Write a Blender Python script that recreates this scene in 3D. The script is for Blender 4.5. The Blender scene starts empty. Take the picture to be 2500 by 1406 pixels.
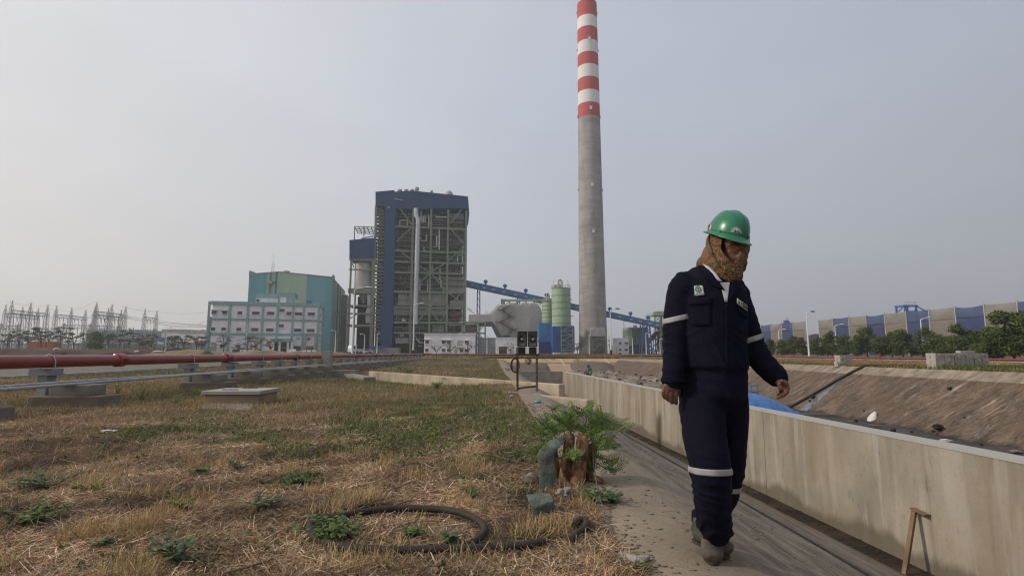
import bpy, bmesh, math, random
import numpy as np
from mathutils import Vector, Matrix, noise
from mathutils.bvhtree import BVHTree

R = math.radians
rnd = random.Random(7)
sc = bpy.context.scene
COL = sc.collection

# ------------------------------------------------------------------ camera
F, CX, CY, CAMZ = 1300.0, 1250.0, 703.0, 1.04
PITCH = math.atan(159.0 / F)
YAW = math.atan(50.0 * math.cos(PITCH) / F)
cam_data = bpy.data.cameras.new('camera')
cam = bpy.data.objects.new('camera', cam_data)
COL.objects.link(cam)
cam.location = (0, 0, CAMZ)
cam.rotation_euler = (R(90) + PITCH, 0, -YAW)
cam_data.sensor_width = 36.0
cam_data.lens = F / 2500.0 * 36.0
cam_data.clip_start = 0.05
cam_data.clip_end = 9000.0
cam_data.dof.use_dof = False
cam_data.dof.focus_distance = 3.2
cam_data.dof.aperture_fstop = 11.0
sc.camera = cam

# ------------------------------------------------------------------ sky and sun
SUN_EL, SUN_AZ = R(33), R(-96)          # azimuth measured from +Y towards +X
world = bpy.data.worlds.new('World')
sc.world = world
world.use_nodes = True
wn, wl = world.node_tree.nodes, world.node_tree.links
wn.clear()
w_out = wn.new('ShaderNodeOutputWorld')
w_bg = wn.new('ShaderNodeBackground')
w_bg.inputs['Strength'].default_value = 0.1
w_sky = wn.new('ShaderNodeTexSky')
w_sky.sky_type = 'NISHITA'
w_sky.sun_disc = False
w_sky.sun_elevation = SUN_EL
w_sky.sun_rotation = SUN_AZ
w_sky.air_density = 1.6
w_sky.dust_density = 6.0
w_sky.ozone_density = 1.2
w_hs = wn.new('ShaderNodeHueSaturation')
w_hs.inputs['Saturation'].default_value = 0.35
wl.new(w_sky.outputs[0], w_hs.inputs['Color'])
w_tc = wn.new('ShaderNodeTexCoord')
w_dot = wn.new('ShaderNodeVectorMath'); w_dot.operation = 'DOT_PRODUCT'
w_dot.inputs[1].default_value = (math.sin(SUN_AZ) * math.cos(SUN_EL), math.cos(SUN_AZ) * math.cos(SUN_EL), math.sin(SUN_EL))
wl.new(w_tc.outputs['Generated'], w_dot.inputs[0])
w_map = wn.new('ShaderNodeMapRange')
w_map.inputs[1].default_value = -0.75; w_map.inputs[2].default_value = 0.75
wl.new(w_dot.outputs['Value'], w_map.inputs[0])
w_ramp = wn.new('ShaderNodeValToRGB')
w_ramp.color_ramp.elements[0].color = (0.34, 0.365, 0.42, 1)
w_ramp.color_ramp.elements[1].color = (0.84, 0.80, 0.765, 1)
e = w_ramp.color_ramp.elements.new(0.55); e.color = (0.585, 0.61, 0.67, 1)
wl.new(w_map.outputs[0], w_ramp.inputs[0])
w_sc = wn.new('ShaderNodeVectorMath'); w_sc.operation = 'SCALE'; w_sc.inputs['Scale'].default_value = 10.0
wl.new(w_ramp.outputs[0], w_sc.inputs[0])
w_n = wn.new('ShaderNodeTexNoise')
w_n.inputs['Scale'].default_value = 1.6; w_n.inputs['Detail'].default_value = 4.0
w_mp = wn.new('ShaderNodeMapping'); w_mp.inputs['Scale'].default_value = (1, 1, 2.6)
wl.new(w_tc.outputs['Generated'], w_mp.inputs[0]); wl.new(w_mp.outputs[0], w_n.inputs['Vector'])
w_nr = wn.new('ShaderNodeMapRange')
w_nr.inputs[1].default_value = 0.3; w_nr.inputs[2].default_value = 0.7
w_nr.inputs[3].default_value = 0.95; w_nr.inputs[4].default_value = 1.055
wl.new(w_n.outputs[0], w_nr.inputs[0])
w_mix = wn.new('ShaderNodeMix'); w_mix.data_type = 'RGBA'; w_mix.inputs[0].default_value = 0.8
wl.new(w_hs.outputs[0], w_mix.inputs[6]); wl.new(w_sc.outputs[0], w_mix.inputs[7])
w_m2 = wn.new('ShaderNodeVectorMath'); w_m2.operation = 'SCALE'
wl.new(w_mix.outputs[2], w_m2.inputs[0]); wl.new(w_nr.outputs[0], w_m2.inputs['Scale'])
w_sep = wn.new('ShaderNodeSeparateXYZ'); wl.new(w_tc.outputs['Generated'], w_sep.inputs[0])
w_er = wn.new('ShaderNodeMapRange'); w_er.inputs[1].default_value = 0.0; w_er.inputs[2].default_value = 0.45
wl.new(w_sep.outputs[2], w_er.inputs[0])
w_tint = wn.new('ShaderNodeMix'); w_tint.data_type = 'RGBA'
w_tint.inputs[6].default_value = (0.97, 0.945, 0.905, 1); w_tint.inputs[7].default_value = (0.955, 0.995, 1.06, 1)
wl.new(w_er.outputs[0], w_tint.inputs[0])
w_mul = wn.new('ShaderNodeMix'); w_mul.data_type = 'RGBA'; w_mul.blend_type = 'MULTIPLY'; w_mul.inputs[0].default_value = 1.0
wl.new(w_m2.outputs[0], w_mul.inputs[6]); wl.new(w_tint.outputs[2], w_mul.inputs[7])
wl.new(w_mul.outputs[2], w_bg.inputs['Color'])
wl.new(w_bg.outputs[0], w_out.inputs['Surface'])

sun_data = bpy.data.lights.new('sun', 'SUN')
sun_data.energy = 2.5
sun_data.angle = R(3.0)
sun_data.color = (1.0, 0.91, 0.79)
sun = bpy.data.objects.new('sun', sun_data)
COL.objects.link(sun)
sdir = Vector((math.sin(SUN_AZ) * math.cos(SUN_EL), math.cos(SUN_AZ) * math.cos(SUN_EL), math.sin(SUN_EL)))
sun.rotation_euler = sdir.to_track_quat('Z', 'Y').to_euler()

sc.view_settings.view_transform = 'Standard'
sc.view_settings.look = 'None'
sc.view_settings.exposure = 0.0
sc.view_settings.gamma = 1.0
sc.view_settings.use_curve_mapping = False
sc.render.engine = 'CYCLES'
sc.cycles.use_denoising = True
sc.cycles.denoiser = 'OPENIMAGEDENOISE'
sc.cycles.denoising_prefilter = 'ACCURATE'
sc.cycles.filter_width = 1.2
sc.cycles.max_bounces = 6
sc.cycles.transparent_max_bounces = 16
sc.cycles.volume_bounces = 1

# ------------------------------------------------------------------ helpers
ROT = Matrix.Rotation(-YAW, 3, 'Z') @ Matrix.Rotation(R(90) + PITCH, 3, 'X')
def ray(px, py):
    return ROT @ Vector(((px - CX) / F, -(py - CY) / F, -1.0))
def P(px, py, Y=None, Z=None, X=None):
    d = ray(px, py)
    if Y is not None: t = Y / d.y
    elif Z is not None: t = (Z - CAMZ) / d.z
    else: t = X / d.x
    return Vector((d.x * t, d.y * t, CAMZ + d.z * t))
def sst(a, b, x):
    t = min(1.0, max(0.0, (x - a) / (b - a))); return t * t * (3 - 2 * t)
def lin(c):
    f = lambda v: v / 12.92 if v <= 0.04045 else ((v + 0.055) / 1.055) ** 2.4
    return tuple(f(v / 255.0) for v in c)

# ---- materials
MATS = {}
def mat(name, c1, c2=None, scale=3.0, rough=0.8, bump=0.0, bscale=None, stretch=(1, 1, 1), metal=0.0,
        dirt=None, dscale=0.6, damt=0.5, lo=0.35, hi=0.65, alpha=1.0, spec=0.3, detail=6.0, attr=None, transl=0.0, ds=(1, 1, 1), coat=0.0):
    if name in MATS: return MATS[name]
    m = bpy.data.materials.new(name); m.use_nodes = True
    n, l = m.node_tree.nodes, m.node_tree.links
    b = n['Principled BSDF']
    b.inputs['Roughness'].default_value = rough
    b.inputs['Metallic'].default_value = metal
    b.inputs['Specular IOR Level'].default_value = spec
    b.inputs['Alpha'].default_value = alpha
    b.inputs['Coat Weight'].default_value = coat
    tc = n.new('ShaderNodeTexCoord')
    def nz(sc_, st, det):
        mp = n.new('ShaderNodeMapping'); mp.inputs['Scale'].default_value = st
        l.new(tc.outputs['Object'], mp.inputs[0])
        t = n.new('ShaderNodeTexNoise'); t.inputs['Scale'].default_value = sc_; t.inputs['Detail'].default_value = det
        l.new(mp.outputs[0], t.inputs['Vector']); return t
    def mr(src, a, bb, c=0.0, d=1.0):
        r = n.new('ShaderNodeMapRange'); r.inputs[1].default_value = a; r.inputs[2].default_value = bb
        r.inputs[3].default_value = c; r.inputs[4].default_value = d
        l.new(src, r.inputs[0]); return r.outputs[0]
    def mix(fac, a, bb, mode='MIX'):
        x = n.new('ShaderNodeMix'); x.data_type = 'RGBA'; x.blend_type = mode
        if isinstance(fac, float): x.inputs[0].default_value = fac
        else: l.new(fac, x.inputs[0])
        for i, v in ((6, a), (7, bb)):
            if isinstance(v, tuple): x.inputs[i].default_value = (*v[:3], 1)
            else: l.new(v, x.inputs[i])
        return x.outputs[2]
    if c2 is None: c2 = tuple(v * 0.8 for v in c1)
    t = nz(scale, stretch, detail)
    col = mix(mr(t.outputs[0], lo, hi), tuple(c1), tuple(c2))
    if attr:
        a = n.new('ShaderNodeVertexColor'); a.layer_name = attr
        col = mix(1.0, col, a.outputs[0], 'MULTIPLY')
    if dirt:
        t2 = nz(dscale, ds, 8.0)
        col = mix(mr(t2.outputs[0], 0.45, 0.72, 0.0, damt), col, tuple(dirt))
    l.new(col, b.inputs['Base Color'])
    if bump:
        t3 = nz(bscale or scale * 4, stretch, 8.0)
        bp = n.new('ShaderNodeBump'); bp.inputs['Strength'].default_value = bump; bp.inputs['Distance'].default_value = 0.02
        l.new(t3.outputs[0], bp.inputs['Height']); l.new(bp.outputs[0], b.inputs['Normal'])
    if transl:
        tr = n.new('ShaderNodeBsdfTranslucent'); l.new(col, tr.inputs['Color'])
        ms = n.new('ShaderNodeMixShader'); ms.inputs[0].default_value = transl
        l.new(b.outputs[0], ms.inputs[1]); l.new(tr.outputs[0], ms.inputs[2])
        l.new(ms.outputs[0], n['Material Output'].inputs['Surface'])
    MATS[name] = m
    m['_h'] = 1
    return m

# ---- mesh builder
class MB:
    def __init__(s): s.v = []; s.f = []
    def add(s, vs, fs):
        o = len(s.v); s.v += [tuple(v) for v in vs]; s.f += [tuple(i + o for i in f) for f in fs]; return s
    def box(s, c, d, rz=0.0, m=None):
        x, y, z = d[0] / 2, d[1] / 2, d[2] / 2
        vs = [Vector((a, b, e)) for a in (-x, x) for b in (-y, y) for e in (-z, z)]
        if rz: M_ = Matrix.Rotation(rz, 3, 'Z'); vs = [M_ @ v for v in vs]
        if m is not None: vs = [m @ v for v in vs]
        vs = [v + Vector(c) for v in vs]
        return s.add(vs, [(0, 1, 3, 2), (4, 6, 7, 5), (0, 4, 5, 1), (2, 3, 7, 6), (0, 2, 6, 4), (1, 5, 7, 3)])
    def box2(s, a, b):
        return s.box([(a[i] + b[i]) / 2 for i in range(3)], [abs(b[i] - a[i]) for i in range(3)])
    def beam(s, p, q, w, h=None, up=(0, 0, 1)):
        p, q = Vector(p), Vector(q); h = h or w
        d = (q - p).normalized(); u = Vector(up)
        if abs(d.dot(u)) > 0.95: u = Vector((0, 1, 0))
        sd = d.cross(u).normalized(); u = sd.cross(d).normalized()
        vs = []
        for e in (p, q):
            for a, b in ((-1, -1), (1, -1), (1, 1), (-1, 1)):
                vs.append(e + sd * (a * w / 2) + u * (b * h / 2))
        return s.add(vs, [(0, 1, 2, 3), (7, 6, 5, 4), (0, 4, 5, 1), (1, 5, 6, 2), (2, 6, 7, 3), (3, 7, 4, 0)])
    def cyl(s, p, q, r, n=12, r2=None, cap=True):
        return s.tube([p, q], [r, r if r2 is None else r2], n, cap)
    def tube(s, pts, r, n=8, cap=True, flat=1.0, side=None):
        pts = [Vector(p) for p in pts]
        if not isinstance(r, (list, tuple)): r = [r] * len(pts)
        o = len(s.v); prev = None
        for i, p in enumerate(pts):
            a = pts[max(0, i - 1)]; b = pts[min(len(pts) - 1, i + 1)]
            d = (b - a).normalized()
            if prev is None:
                u = Vector(side) if side else (Vector((0, 0, 1)) if abs(d.z) < 0.9 else Vector((1, 0, 0)))
                sd = (u - d * u.dot(d)).normalized() if side else d.cross(u).normalized()
            else: sd = (prev - d * prev.dot(d)).normalized()
            prev = sd; u = sd.cross(d).normalized()
            rr = r[i] if isinstance(r[i], (tuple, list)) else (r[i], r[i] * flat)
            for k in range(n):
                t = 2 * math.pi * k / n
                s.v.append(tuple(p + sd * (math.cos(t) * rr[0]) + u * (math.sin(t) * rr[1])))
        for i in range(len(pts) - 1):
            for k in range(n):
                a = o + i * n + k; b = o + i * n + (k + 1) % n
                s.f.append((a, b, b + n, a + n))
        if cap:
            s.f.append(tuple(o + k for k in range(n))[::-1])
            s.f.append(tuple(o + (len(pts) - 1) * n + k for k in range(n)))
        return s
    def prism(s, pts, y0, y1):                      # polygon in x,z pulled from y0 to y1
        n = len(pts)
        vs = [(p[0], y0, p[1]) for p in pts] + [(p[0], y1, p[1]) for p in pts]
        return s.add(vs, [tuple(range(n)), tuple(range(2 * n - 1, n - 1, -1))] + [(i, i + n, (i + 1) % n + n, (i + 1) % n) for i in range(n)])
    def slab(s, pts, z0, z1):                       # polygon in x,y pulled from z0 to z1
        n = len(pts)
        vs = [(p[0], p[1], z0) for p in pts] + [(p[0], p[1], z1) for p in pts]
        return s.add(vs, [tuple(range(n))[::-1], tuple(range(n, 2 * n))] + [(i, (i + 1) % n, (i + 1) % n + n, i + n) for i in range(n)])
    def ball(s, c, r, n=10, m=6):
        c = Vector(c); r = r if isinstance(r, (tuple, list)) else (r, r, r)
        o = len(s.v)
        s.v.append(tuple(c + Vector((0, 0, r[2]))))
        for i in range(1, m):
            ph = math.pi * i / m
            for k in range(n):
                t = 2 * math.pi * k / n
                s.v.append(tuple(c + Vector((math.sin(ph) * math.cos(t) * r[0], math.sin(ph) * math.sin(t) * r[1], math.cos(ph) * r[2]))))
        s.v.append(tuple(c - Vector((0, 0, r[2]))))
        for k in range(n): s.f.append((o, o + 1 + k, o + 1 + (k + 1) % n))
        for i in range(m - 2):
            for k in range(n):
                a = o + 1 + i * n + k; b = o + 1 + i * n + (k + 1) % n
                s.f.append((a, a + n, b + n, b))
        l = len(s.v) - 1
        for k in range(n): s.f.append((l, o + 1 + (m - 2) * n + (k + 1) % n, o + 1 + (m - 2) * n + k))
        return s
    def mesh(s, name):
        me = bpy.data.meshes.new(name); me.from_pydata(s.v, [], s.f); me.validate(); me.update(); return me
    def build(s, name, m, parent=None, smooth=False, label=None, fix=False):
        me = s.mesh(name)
        if fix:
            bm = bmesh.new(); bm.from_mesh(me); bmesh.ops.recalc_face_normals(bm, faces=bm.faces); bm.to_mesh(me); bm.free()
        if m: me.materials.append(m)
        if smooth:
            me.shade_smooth(); me.set_sharp_from_angle(angle=R(50))
        o = bpy.data.objects.new(name, me); COL.objects.link(o)
        if parent: o.parent = parent
        if label: o['label'] = label
        return o

def tag(o, label, cat, group=None, kind=None):
    o['label'] = label; o['category'] = cat
    if group: o['group'] = group
    if kind: o['kind'] = kind
    return o
def thing(name, label, cat, loc=(0, 0, 0), rz=0.0, group=None):
    o = bpy.data.objects.new(name, None); COL.objects.link(o)
    o.empty_display_size = 0.2
    o.location = loc; o.rotation_euler = (0, 0, rz)
    return tag(o, label, cat, group)
def struct(o): o['kind'] = 'structure'; return o
def dup(o, loc=None, rz=None, scale=None, label=None, parent=None):
    c = o.copy(); COL.objects.link(c); c.parent = parent
    if loc is not None: c.location = loc
    if rz is not None: c.rotation_euler = (0, 0, rz)
    if scale is not None: c.scale = scale if isinstance(scale, (tuple, list)) else (scale,) * 3
    if label: c['label'] = label
    for ch in o.children: dup(ch, parent=c)
    return c
def bevel(o, w=0.01, seg=2):
    md = o.modifiers.new('bevel', 'BEVEL'); md.width = w; md.segments = seg; md.limit_method = 'ANGLE'; md.angle_limit = R(40)
    return o
def from_arrays(name, V, Fq, m, cols=None, smooth=False, nper=4):
    me = bpy.data.meshes.new(name)
    nf = len(Fq)
    me.vertices.add(len(V)); me.vertices.foreach_set('co', np.asarray(V, np.float32).ravel())
    me.loops.add(nf * nper); me.loops.foreach_set('vertex_index', np.asarray(Fq, np.int32).ravel())
    me.polygons.add(nf); me.polygons.foreach_set('loop_start', np.arange(nf, dtype=np.int32) * nper)
    if cols is not None:
        a = me.color_attributes.new('col', 'FLOAT_COLOR', 'POINT')
        c4 = np.ones((len(V), 4), np.float32); c4[:, :3] = cols
        a.data.foreach_set('color', c4.ravel())
    me.update(calc_edges=True); me.validate()
    me.materials.append(m)
    if smooth: me.shade_smooth()
    o = bpy.data.objects.new(name, me); COL.objects.link(o)
    return o

class Frame:
    """a facade: a vertical plane through two picture points at chosen depths"""
    def __init__(s, pxl, Yl, pxr, Yr, pyb):
        a = P(pxl, pyb, Y=Yl); b = P(pxr, pyb, Y=Yr)
        s.o = Vector((a.x, a.y, 0)); d = Vector((b.x - a.x, b.y - a.y, 0))
        s.L = d.length; s.ex = d.normalized(); s.ey = Vector((-s.ex.y, s.ex.x, 0)); s.rz = math.atan2(s.ex.y, s.ex.x)
        s.z0 = gz(a.x, a.y) - 0.05; s.o.z = s.z0
    def at(s, px, py, d=0.0):
        r = ray(px, py); o = s.o + s.ey * d
        t = (o - Vector((0, 0, CAMZ))).dot(s.ey) / r.dot(s.ey)
        w = Vector((0, 0, CAMZ)) + r * t
        q = w - s.o
        return (q.dot(s.ex), q.z)
    def W(s, lx, ly, lz): return s.o + s.ex * lx + s.ey * ly + Vector((0, 0, lz))

# ------------------------------------------------------------------ ground heights
XE, XB, XR, YF = 0.70, 1.35, 16.0, 66.0
W2a = P(900, 906, Z=0.1); W2b = P(1365, 938, Z=0.1)
W2d = Vector((W2b.x - W2a.x, W2b.y - W2a.y, 0)).normalized(); W2n = Vector((W2d.y, -W2d.x, 0))
if W2n.y > 0: W2n = -W2n
def zedge(Y): return 0.3 * sst(30, 66, Y)
def gz(X, Y):
    z = zedge(Y)
    if X > XR - 0.5: z = 0.45 - 0.1 * sst(50, 66, Y)
    far = 1.3 if X < -140 else (0.9 + 0.4 * (-X - 40) / 100 if X < -40 else (0.55 + 0.35 * (40 - X) / 80 if X < 40 else 0.55))
    z += (far - z) * sst(85, 150, Y)
    if X < XE + 0.1 and Y < 60:
        q = Vector((X - W2a.x, Y - W2a.y, 0)); al = q.dot(W2d); dd = q.dot(W2n)
        if -3 < al < 12: 
            k = sst(-3, 0, al)
            if dd > -.5: z -= 0.38 * k * math.exp(-(max(0, dd) / 2.2) ** 2)
            elif dd > -1.1: z -= 0.38 * k * (dd + 1.1) / .6
            if dd < -1.1: z += 0.05 * k * math.exp(-((dd + 1.1) / 2.0) ** 2)
        if X > -14:
            a = sst(XE, XE - 0.5, X) if X > XE - 0.5 else 1.0
            z += a * (0.035 * noise.noise(Vector((X * 0.9, Y * 0.9, 3.1))) + 0.02 * noise.noise(Vector((X * 3.1, Y * 3.1, 7.7))))
    return z
# ------------------------------------------------------------------ base colours
m_conc = mat('concrete_wall', (0.44, 0.37, 0.265), (0.30, 0.25, 0.18), scale=1.3, rough=0.85, bump=0.25, bscale=14, dirt=(0.16, 0.13, 0.095), dscale=0.9, damt=0.55)
m_conc2 = mat('concrete_light', (0.40, 0.35, 0.27), (0.29, 0.25, 0.19), scale=2.5, rough=0.9, bump=0.3, bscale=20, dirt=(0.14, 0.12, 0.09), dscale=1.5, damt=0.5)
m_concg = mat('concrete_grey', (0.27, 0.25, 0.215), (0.20, 0.185, 0.16), scale=3, rough=0.9, bump=0.2, dirt=(0.10, 0.085, 0.065), dscale=1.2, damt=0.5)
m_galv = mat('galvanised_steel', (0.42, 0.43, 0.44), (0.30, 0.31, 0.32), scale=4, rough=0.45, metal=0.5)
m_steelg = mat('grey_painted_steel', (0.25, 0.255, 0.26), (0.19, 0.195, 0.2), scale=4, rough=0.6)
m_white = mat('white_paint', (0.78, 0.76, 0.78), (0.68, 0.665, 0.68), scale=1.2, rough=0.7, dirt=(0.5, 0.48, 0.46), dscale=0.3, damt=0.4, ds=(1, 1, .3))
m_black = mat('black_rubber', (0.018, 0.017, 0.016), (0.035, 0.03, 0.026), scale=9, rough=0.6)
m_blue = mat('navy_cladding', (0.010, 0.045, 0.12), (0.012, 0.052, 0.135), scale=0.4, rough=0.55, stretch=(1, 1, 0.1))
m_blue2 = mat('blue_cladding', (0.045, 0.17, 0.40), (0.035, 0.13, 0.32), scale=0.3, rough=0.55)
m_grn = mat('sage_steel', (0.20, 0.24, 0.17), (0.16, 0.19, 0.135), scale=0.4, rough=0.65)
m_grn2 = mat('pale_green_cladding', (0.30, 0.40, 0.27), (0.25, 0.34, 0.23), scale=0.4, rough=0.6, stretch=(1, 1, 0.15))
m_teal = mat('teal_cladding', (0.15, 0.34, 0.37), (0.13, 0.30, 0.33), scale=0.3, rough=0.6, stretch=(1, 1, 0.1))
m_tealt = mat('teal_trim', (0.25, 0.40, 0.40), (0.21, 0.34, 0.345), scale=0.6, rough=0.7)
m_paleg = mat('pale_green_wall', (0.36, 0.47, 0.34), (0.32, 0.43, 0.31), scale=0.3, rough=0.6, stretch=(1, 1, 0.1))
m_glass = mat('dark_glazing', (0.03, 0.032, 0.038), (0.045, 0.047, 0.052), scale=1.0, rough=0.2, spec=0.6)
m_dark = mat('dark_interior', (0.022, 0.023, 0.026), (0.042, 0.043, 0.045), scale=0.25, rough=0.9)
m_gclad = mat('grey_cladding', (0.42, 0.41, 0.385), (0.33, 0.32, 0.30), scale=0.5, rough=0.6, stretch=(1, 1, 0.2), dirt=(0.19, 0.18, 0.16), dscale=0.15, damt=0.5)
m_silv = mat('silver_cladding', (0.55, 0.55, 0.56), (0.45, 0.45, 0.46), scale=0.7, rough=0.4, metal=0.3)
m_red = mat('red_painted_pipe', (0.235, 0.03, 0.025), (0.18, 0.025, 0.02), scale=2.0, rough=0.32, dirt=(0.20, 0.06, 0.04), dscale=3, damt=0.35, spec=0.5)
m_rust = mat('rusty_steel', (0.11, 0.05, 0.025), (0.055, 0.03, 0.02), scale=14, rough=0.9, bump=0.3)
m_wood = mat('weathered_timber', (0.22, 0.15, 0.09), (0.13, 0.085, 0.05), scale=8, rough=0.9, stretch=(1, 1, 0.15), bump=0.3)

def node_mat(name):
    m = bpy.data.materials.new(name); m.use_nodes = True
    n, l = m.node_tree.nodes, m.node_tree.links
    tc = n.new('ShaderNodeTexCoord')
    class K: pass
    k = K(); k.m, k.n, k.l, k.b, k.tc = m, n, l, n['Principled BSDF'], tc
    def nz(scale, st=(1, 1, 1), det=8.0, rough=0.55, rot=(0, 0, 0), dist=0.0):
        mp = n.new('ShaderNodeMapping'); mp.inputs['Scale'].default_value = st; mp.inputs['Rotation'].default_value = rot
        l.new(tc.outputs['Object'], mp.inputs[0])
        t = n.new('ShaderNodeTexNoise'); t.inputs['Scale'].default_value = scale; t.inputs['Detail'].default_value = det
        t.inputs['Roughness'].default_value = rough; t.inputs['Distortion'].default_value = dist
        l.new(mp.outputs[0], t.inputs['Vector']); return t.outputs[0]
    def mr(src, a, b, c=0.0, d=1.0):
        r = n.new('ShaderNodeMapRange'); r.inputs[1].default_value = a; r.inputs[2].default_value = b
        r.inputs[3].default_value = c; r.inputs[4].default_value = d; l.new(src, r.inputs[0]); return r.outputs[0]
    def mix(fac, a, b, mode='MIX'):
        x = n.new('ShaderNodeMix'); x.data_type = 'RGBA'; x.blend_type = mode
        if isinstance(fac, float): x.inputs[0].default_value = fac
        else: l.new(fac, x.inputs[0])
        for i, v in ((6, a), (7, b)):
            if isinstance(v, tuple): x.inputs[i].default_value = (*v[:3], 1)
            else: l.new(v, x.inputs[i])
        return x.outputs[2]
    def math_(op, a, b=None):
        x = n.new('ShaderNodeMath'); x.operation = op
        for i, v in ((0, a), (1, b)):
            if v is None: continue
            if isinstance(v, (int, float)): x.inputs[i].default_value = v
            else: l.new(v, x.inputs[i])
        return x.outputs[0]
    def bump(h, s=0.4, d=0.02):
        bp = n.new('ShaderNodeBump'); bp.inputs['Strength'].default_value = s; bp.inputs['Distance'].default_value = d
        l.new(h, bp.inputs['Height']); l.new(bp.outputs[0], k.b.inputs['Normal'])
    def xyz():
        s_ = n.new('ShaderNodeSeparateXYZ'); l.new(tc.outputs['Object'], s_.inputs[0]); return s_.outputs
    k.nz, k.mr, k.mix, k.math, k.bump, k.xyz = nz, mr, mix, math_, bump, xyz
    k.b.inputs['Roughness'].default_value = 0.9
    k.b.inputs['Specular IOR Level'].default_value = 0.2
    return k

# soil / dry lawn; darkened, shade between the blades is in the colour
k = node_mat('dry_ground')
c = k.mix(k.mr(k.nz(1.3), .38, .62), (0.05, 0.031, 0.02), (0.12, 0.074, 0.043))
c = k.mix(k.mr(k.nz(14, det=12, rough=.7), .45, .65), c, (0.25, 0.165, 0.095))
c = k.mix(k.mr(k.nz(60, det=6), .4, .6, 0, .6), c, (0.035, 0.022, 0.015))
c = k.mix(k.mr(k.nz(0.35, det=6), .48, .66, 0, .7), c, (0.075, 0.095, 0.035))
c = k.mix(k.mr(k.nz(0.6, det=9), .55, .7, 0, .6), c, (0.10, 0.05, 0.028))
k.l.new(c, k.b.inputs['Base Color']); k.bump(k.nz(22), .7, .03)
m_ground = k.m

# left bank concrete: streaks running down the slope (x direction)
k = node_mat('bank_concrete_near')
c = k.mix(k.mr(k.nz(1.1), .35, .65), (0.27, 0.22, 0.165), (0.19, 0.152, 0.112))
st = k.nz(3.2, st=(2.0, 0.28, 1.0), det=11, rot=(0, 0, R(-9)), rough=.62, dist=.25)
x, y, z = k.xyz()
msk = k.mr(x, 1.05, 1.7)
c2 = k.mix(k.mr(st, .36, .64), (0.245, 0.20, 0.15), (0.085, 0.066, 0.048))
c2 = k.mix(k.mr(k.nz(9, st=(2.0, .35, 1), det=12, rough=.75, rot=(0, 0, R(-9))), .48, .62, 0, .6), c2, (0.30, 0.26, 0.21))
c2 = k.mix(k.mr(k.nz(30, st=(1.5, .5, 1), det=8), .52, .66, 0, .5), c2, (0.06, 0.048, 0.036))
c = k.mix(k.mr(k.nz(26, st=(1, 1.8, 1), det=10, rough=.7), .5, .68, 0, .4), c, (0.10, 0.08, 0.06))
c = k.mix(msk, c, c2)
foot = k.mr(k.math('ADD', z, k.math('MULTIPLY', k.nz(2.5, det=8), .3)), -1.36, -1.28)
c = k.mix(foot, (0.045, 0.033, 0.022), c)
c = k.mix(k.mr(k.nz(14, st=(1, 2.2, 1), det=6, dist=1.0), .6, .68, 0, .55), c, (0.06, 0.05, 0.04))
c = k.mix(k.mr(k.nz(0.7, det=4), .5, .7, 0, .5), c, (0.13, 0.105, 0.08))
k.l.new(c, k.b.inputs['Base Color']); k.bump(k.nz(18, det=10), .45, .015)
m_bankL = k.m

# right bank
k = node_mat('bank_concrete_right')
x, y, z = k.xyz()
st = k.nz(1.9, st=(0.65, 1.6, 0.65), det=14, rough=.78, rot=(0, 0, R(14)), dist=.5)
c = k.mix(k.mr(st, .40, .60), (0.17, 0.122, 0.085), (0.05, 0.037, 0.029))
c = k.mix(k.mr(k.nz(9, st=(.7, 1.3, .7), det=14, rough=.8), .5, .64, 0, .7), c, (0.21, 0.165, 0.125))
c = k.mix(k.mr(k.nz(14, st=(.7, 1.5, .7), det=12, rough=.8), .52, .64, 0, .55), c, (0.04, 0.03, 0.024))
c = k.mix(k.mr(k.nz(2.2, st=(0.35, 2.2, 0.35), det=10, rough=.7, rot=(0, 0, R(18))), .58, .66, 0, .75), c, (0.36, 0.32, 0.275))
c = k.mix(k.mr(k.nz(0.5, det=4), .45, .62, 0, .5), c, (0.09, 0.062, 0.046))
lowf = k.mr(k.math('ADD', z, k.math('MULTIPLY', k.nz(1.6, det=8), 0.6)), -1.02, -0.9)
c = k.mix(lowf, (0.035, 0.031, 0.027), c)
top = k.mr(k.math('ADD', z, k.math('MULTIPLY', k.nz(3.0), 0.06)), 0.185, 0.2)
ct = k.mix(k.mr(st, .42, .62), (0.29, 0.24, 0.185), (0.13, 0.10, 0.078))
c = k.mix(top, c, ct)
k.l.new(c, k.b.inputs['Base Color']); k.bump(k.nz(12, det=10), .4, .02)
m_bankR = k.m

# basin wall with vertical shuttering streaks and a damp foot
k = node_mat('basin_wall_concrete')
x, y, z = k.xyz()
c = k.mix(k.mr(k.nz(1.0, st=(1, 1, 0.6), det=9), .38, .62), (0.325, 0.285, 0.225), (0.215, 0.188, 0.148))
c = k.mix(k.mr(k.nz(2.4, st=(1, 1, 0.10), det=7, rough=.6, dist=.15), .53, .6, 0, .5), c, (0.20, 0.16, 0.105))
c = k.mix(k.mr(k.nz(1.7, det=10, rough=.7), .5, .66, 0, .45), c, (0.22, 0.18, 0.125))
c = k.mix(k.mr(k.nz(3.6, st=(1, 1, 0.09), det=8, rough=.6), .52, .60, 0, .6), c, (0.38, 0.345, 0.29))
c = k.mix(k.mr(k.nz(22, st=(1, 1, .5), det=10, rough=.8), .56, .68, 0, .5), c, (0.12, 0.10, 0.075))
c = k.mix(k.mr(k.nz(.55, det=6), .45, .62, 0, .35), c, (0.24, 0.19, 0.13))
c = k.mix(k.mr(k.nz(7, st=(1, 1, 0.35), det=12, rough=.75), .58, .68, 0, .65), c, (0.13, 0.11, 0.085))
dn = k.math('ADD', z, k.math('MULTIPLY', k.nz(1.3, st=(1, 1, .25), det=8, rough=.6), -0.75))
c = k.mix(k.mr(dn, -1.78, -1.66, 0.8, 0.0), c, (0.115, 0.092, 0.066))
cap = k.mr(z, -0.045, -0.035)
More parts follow.
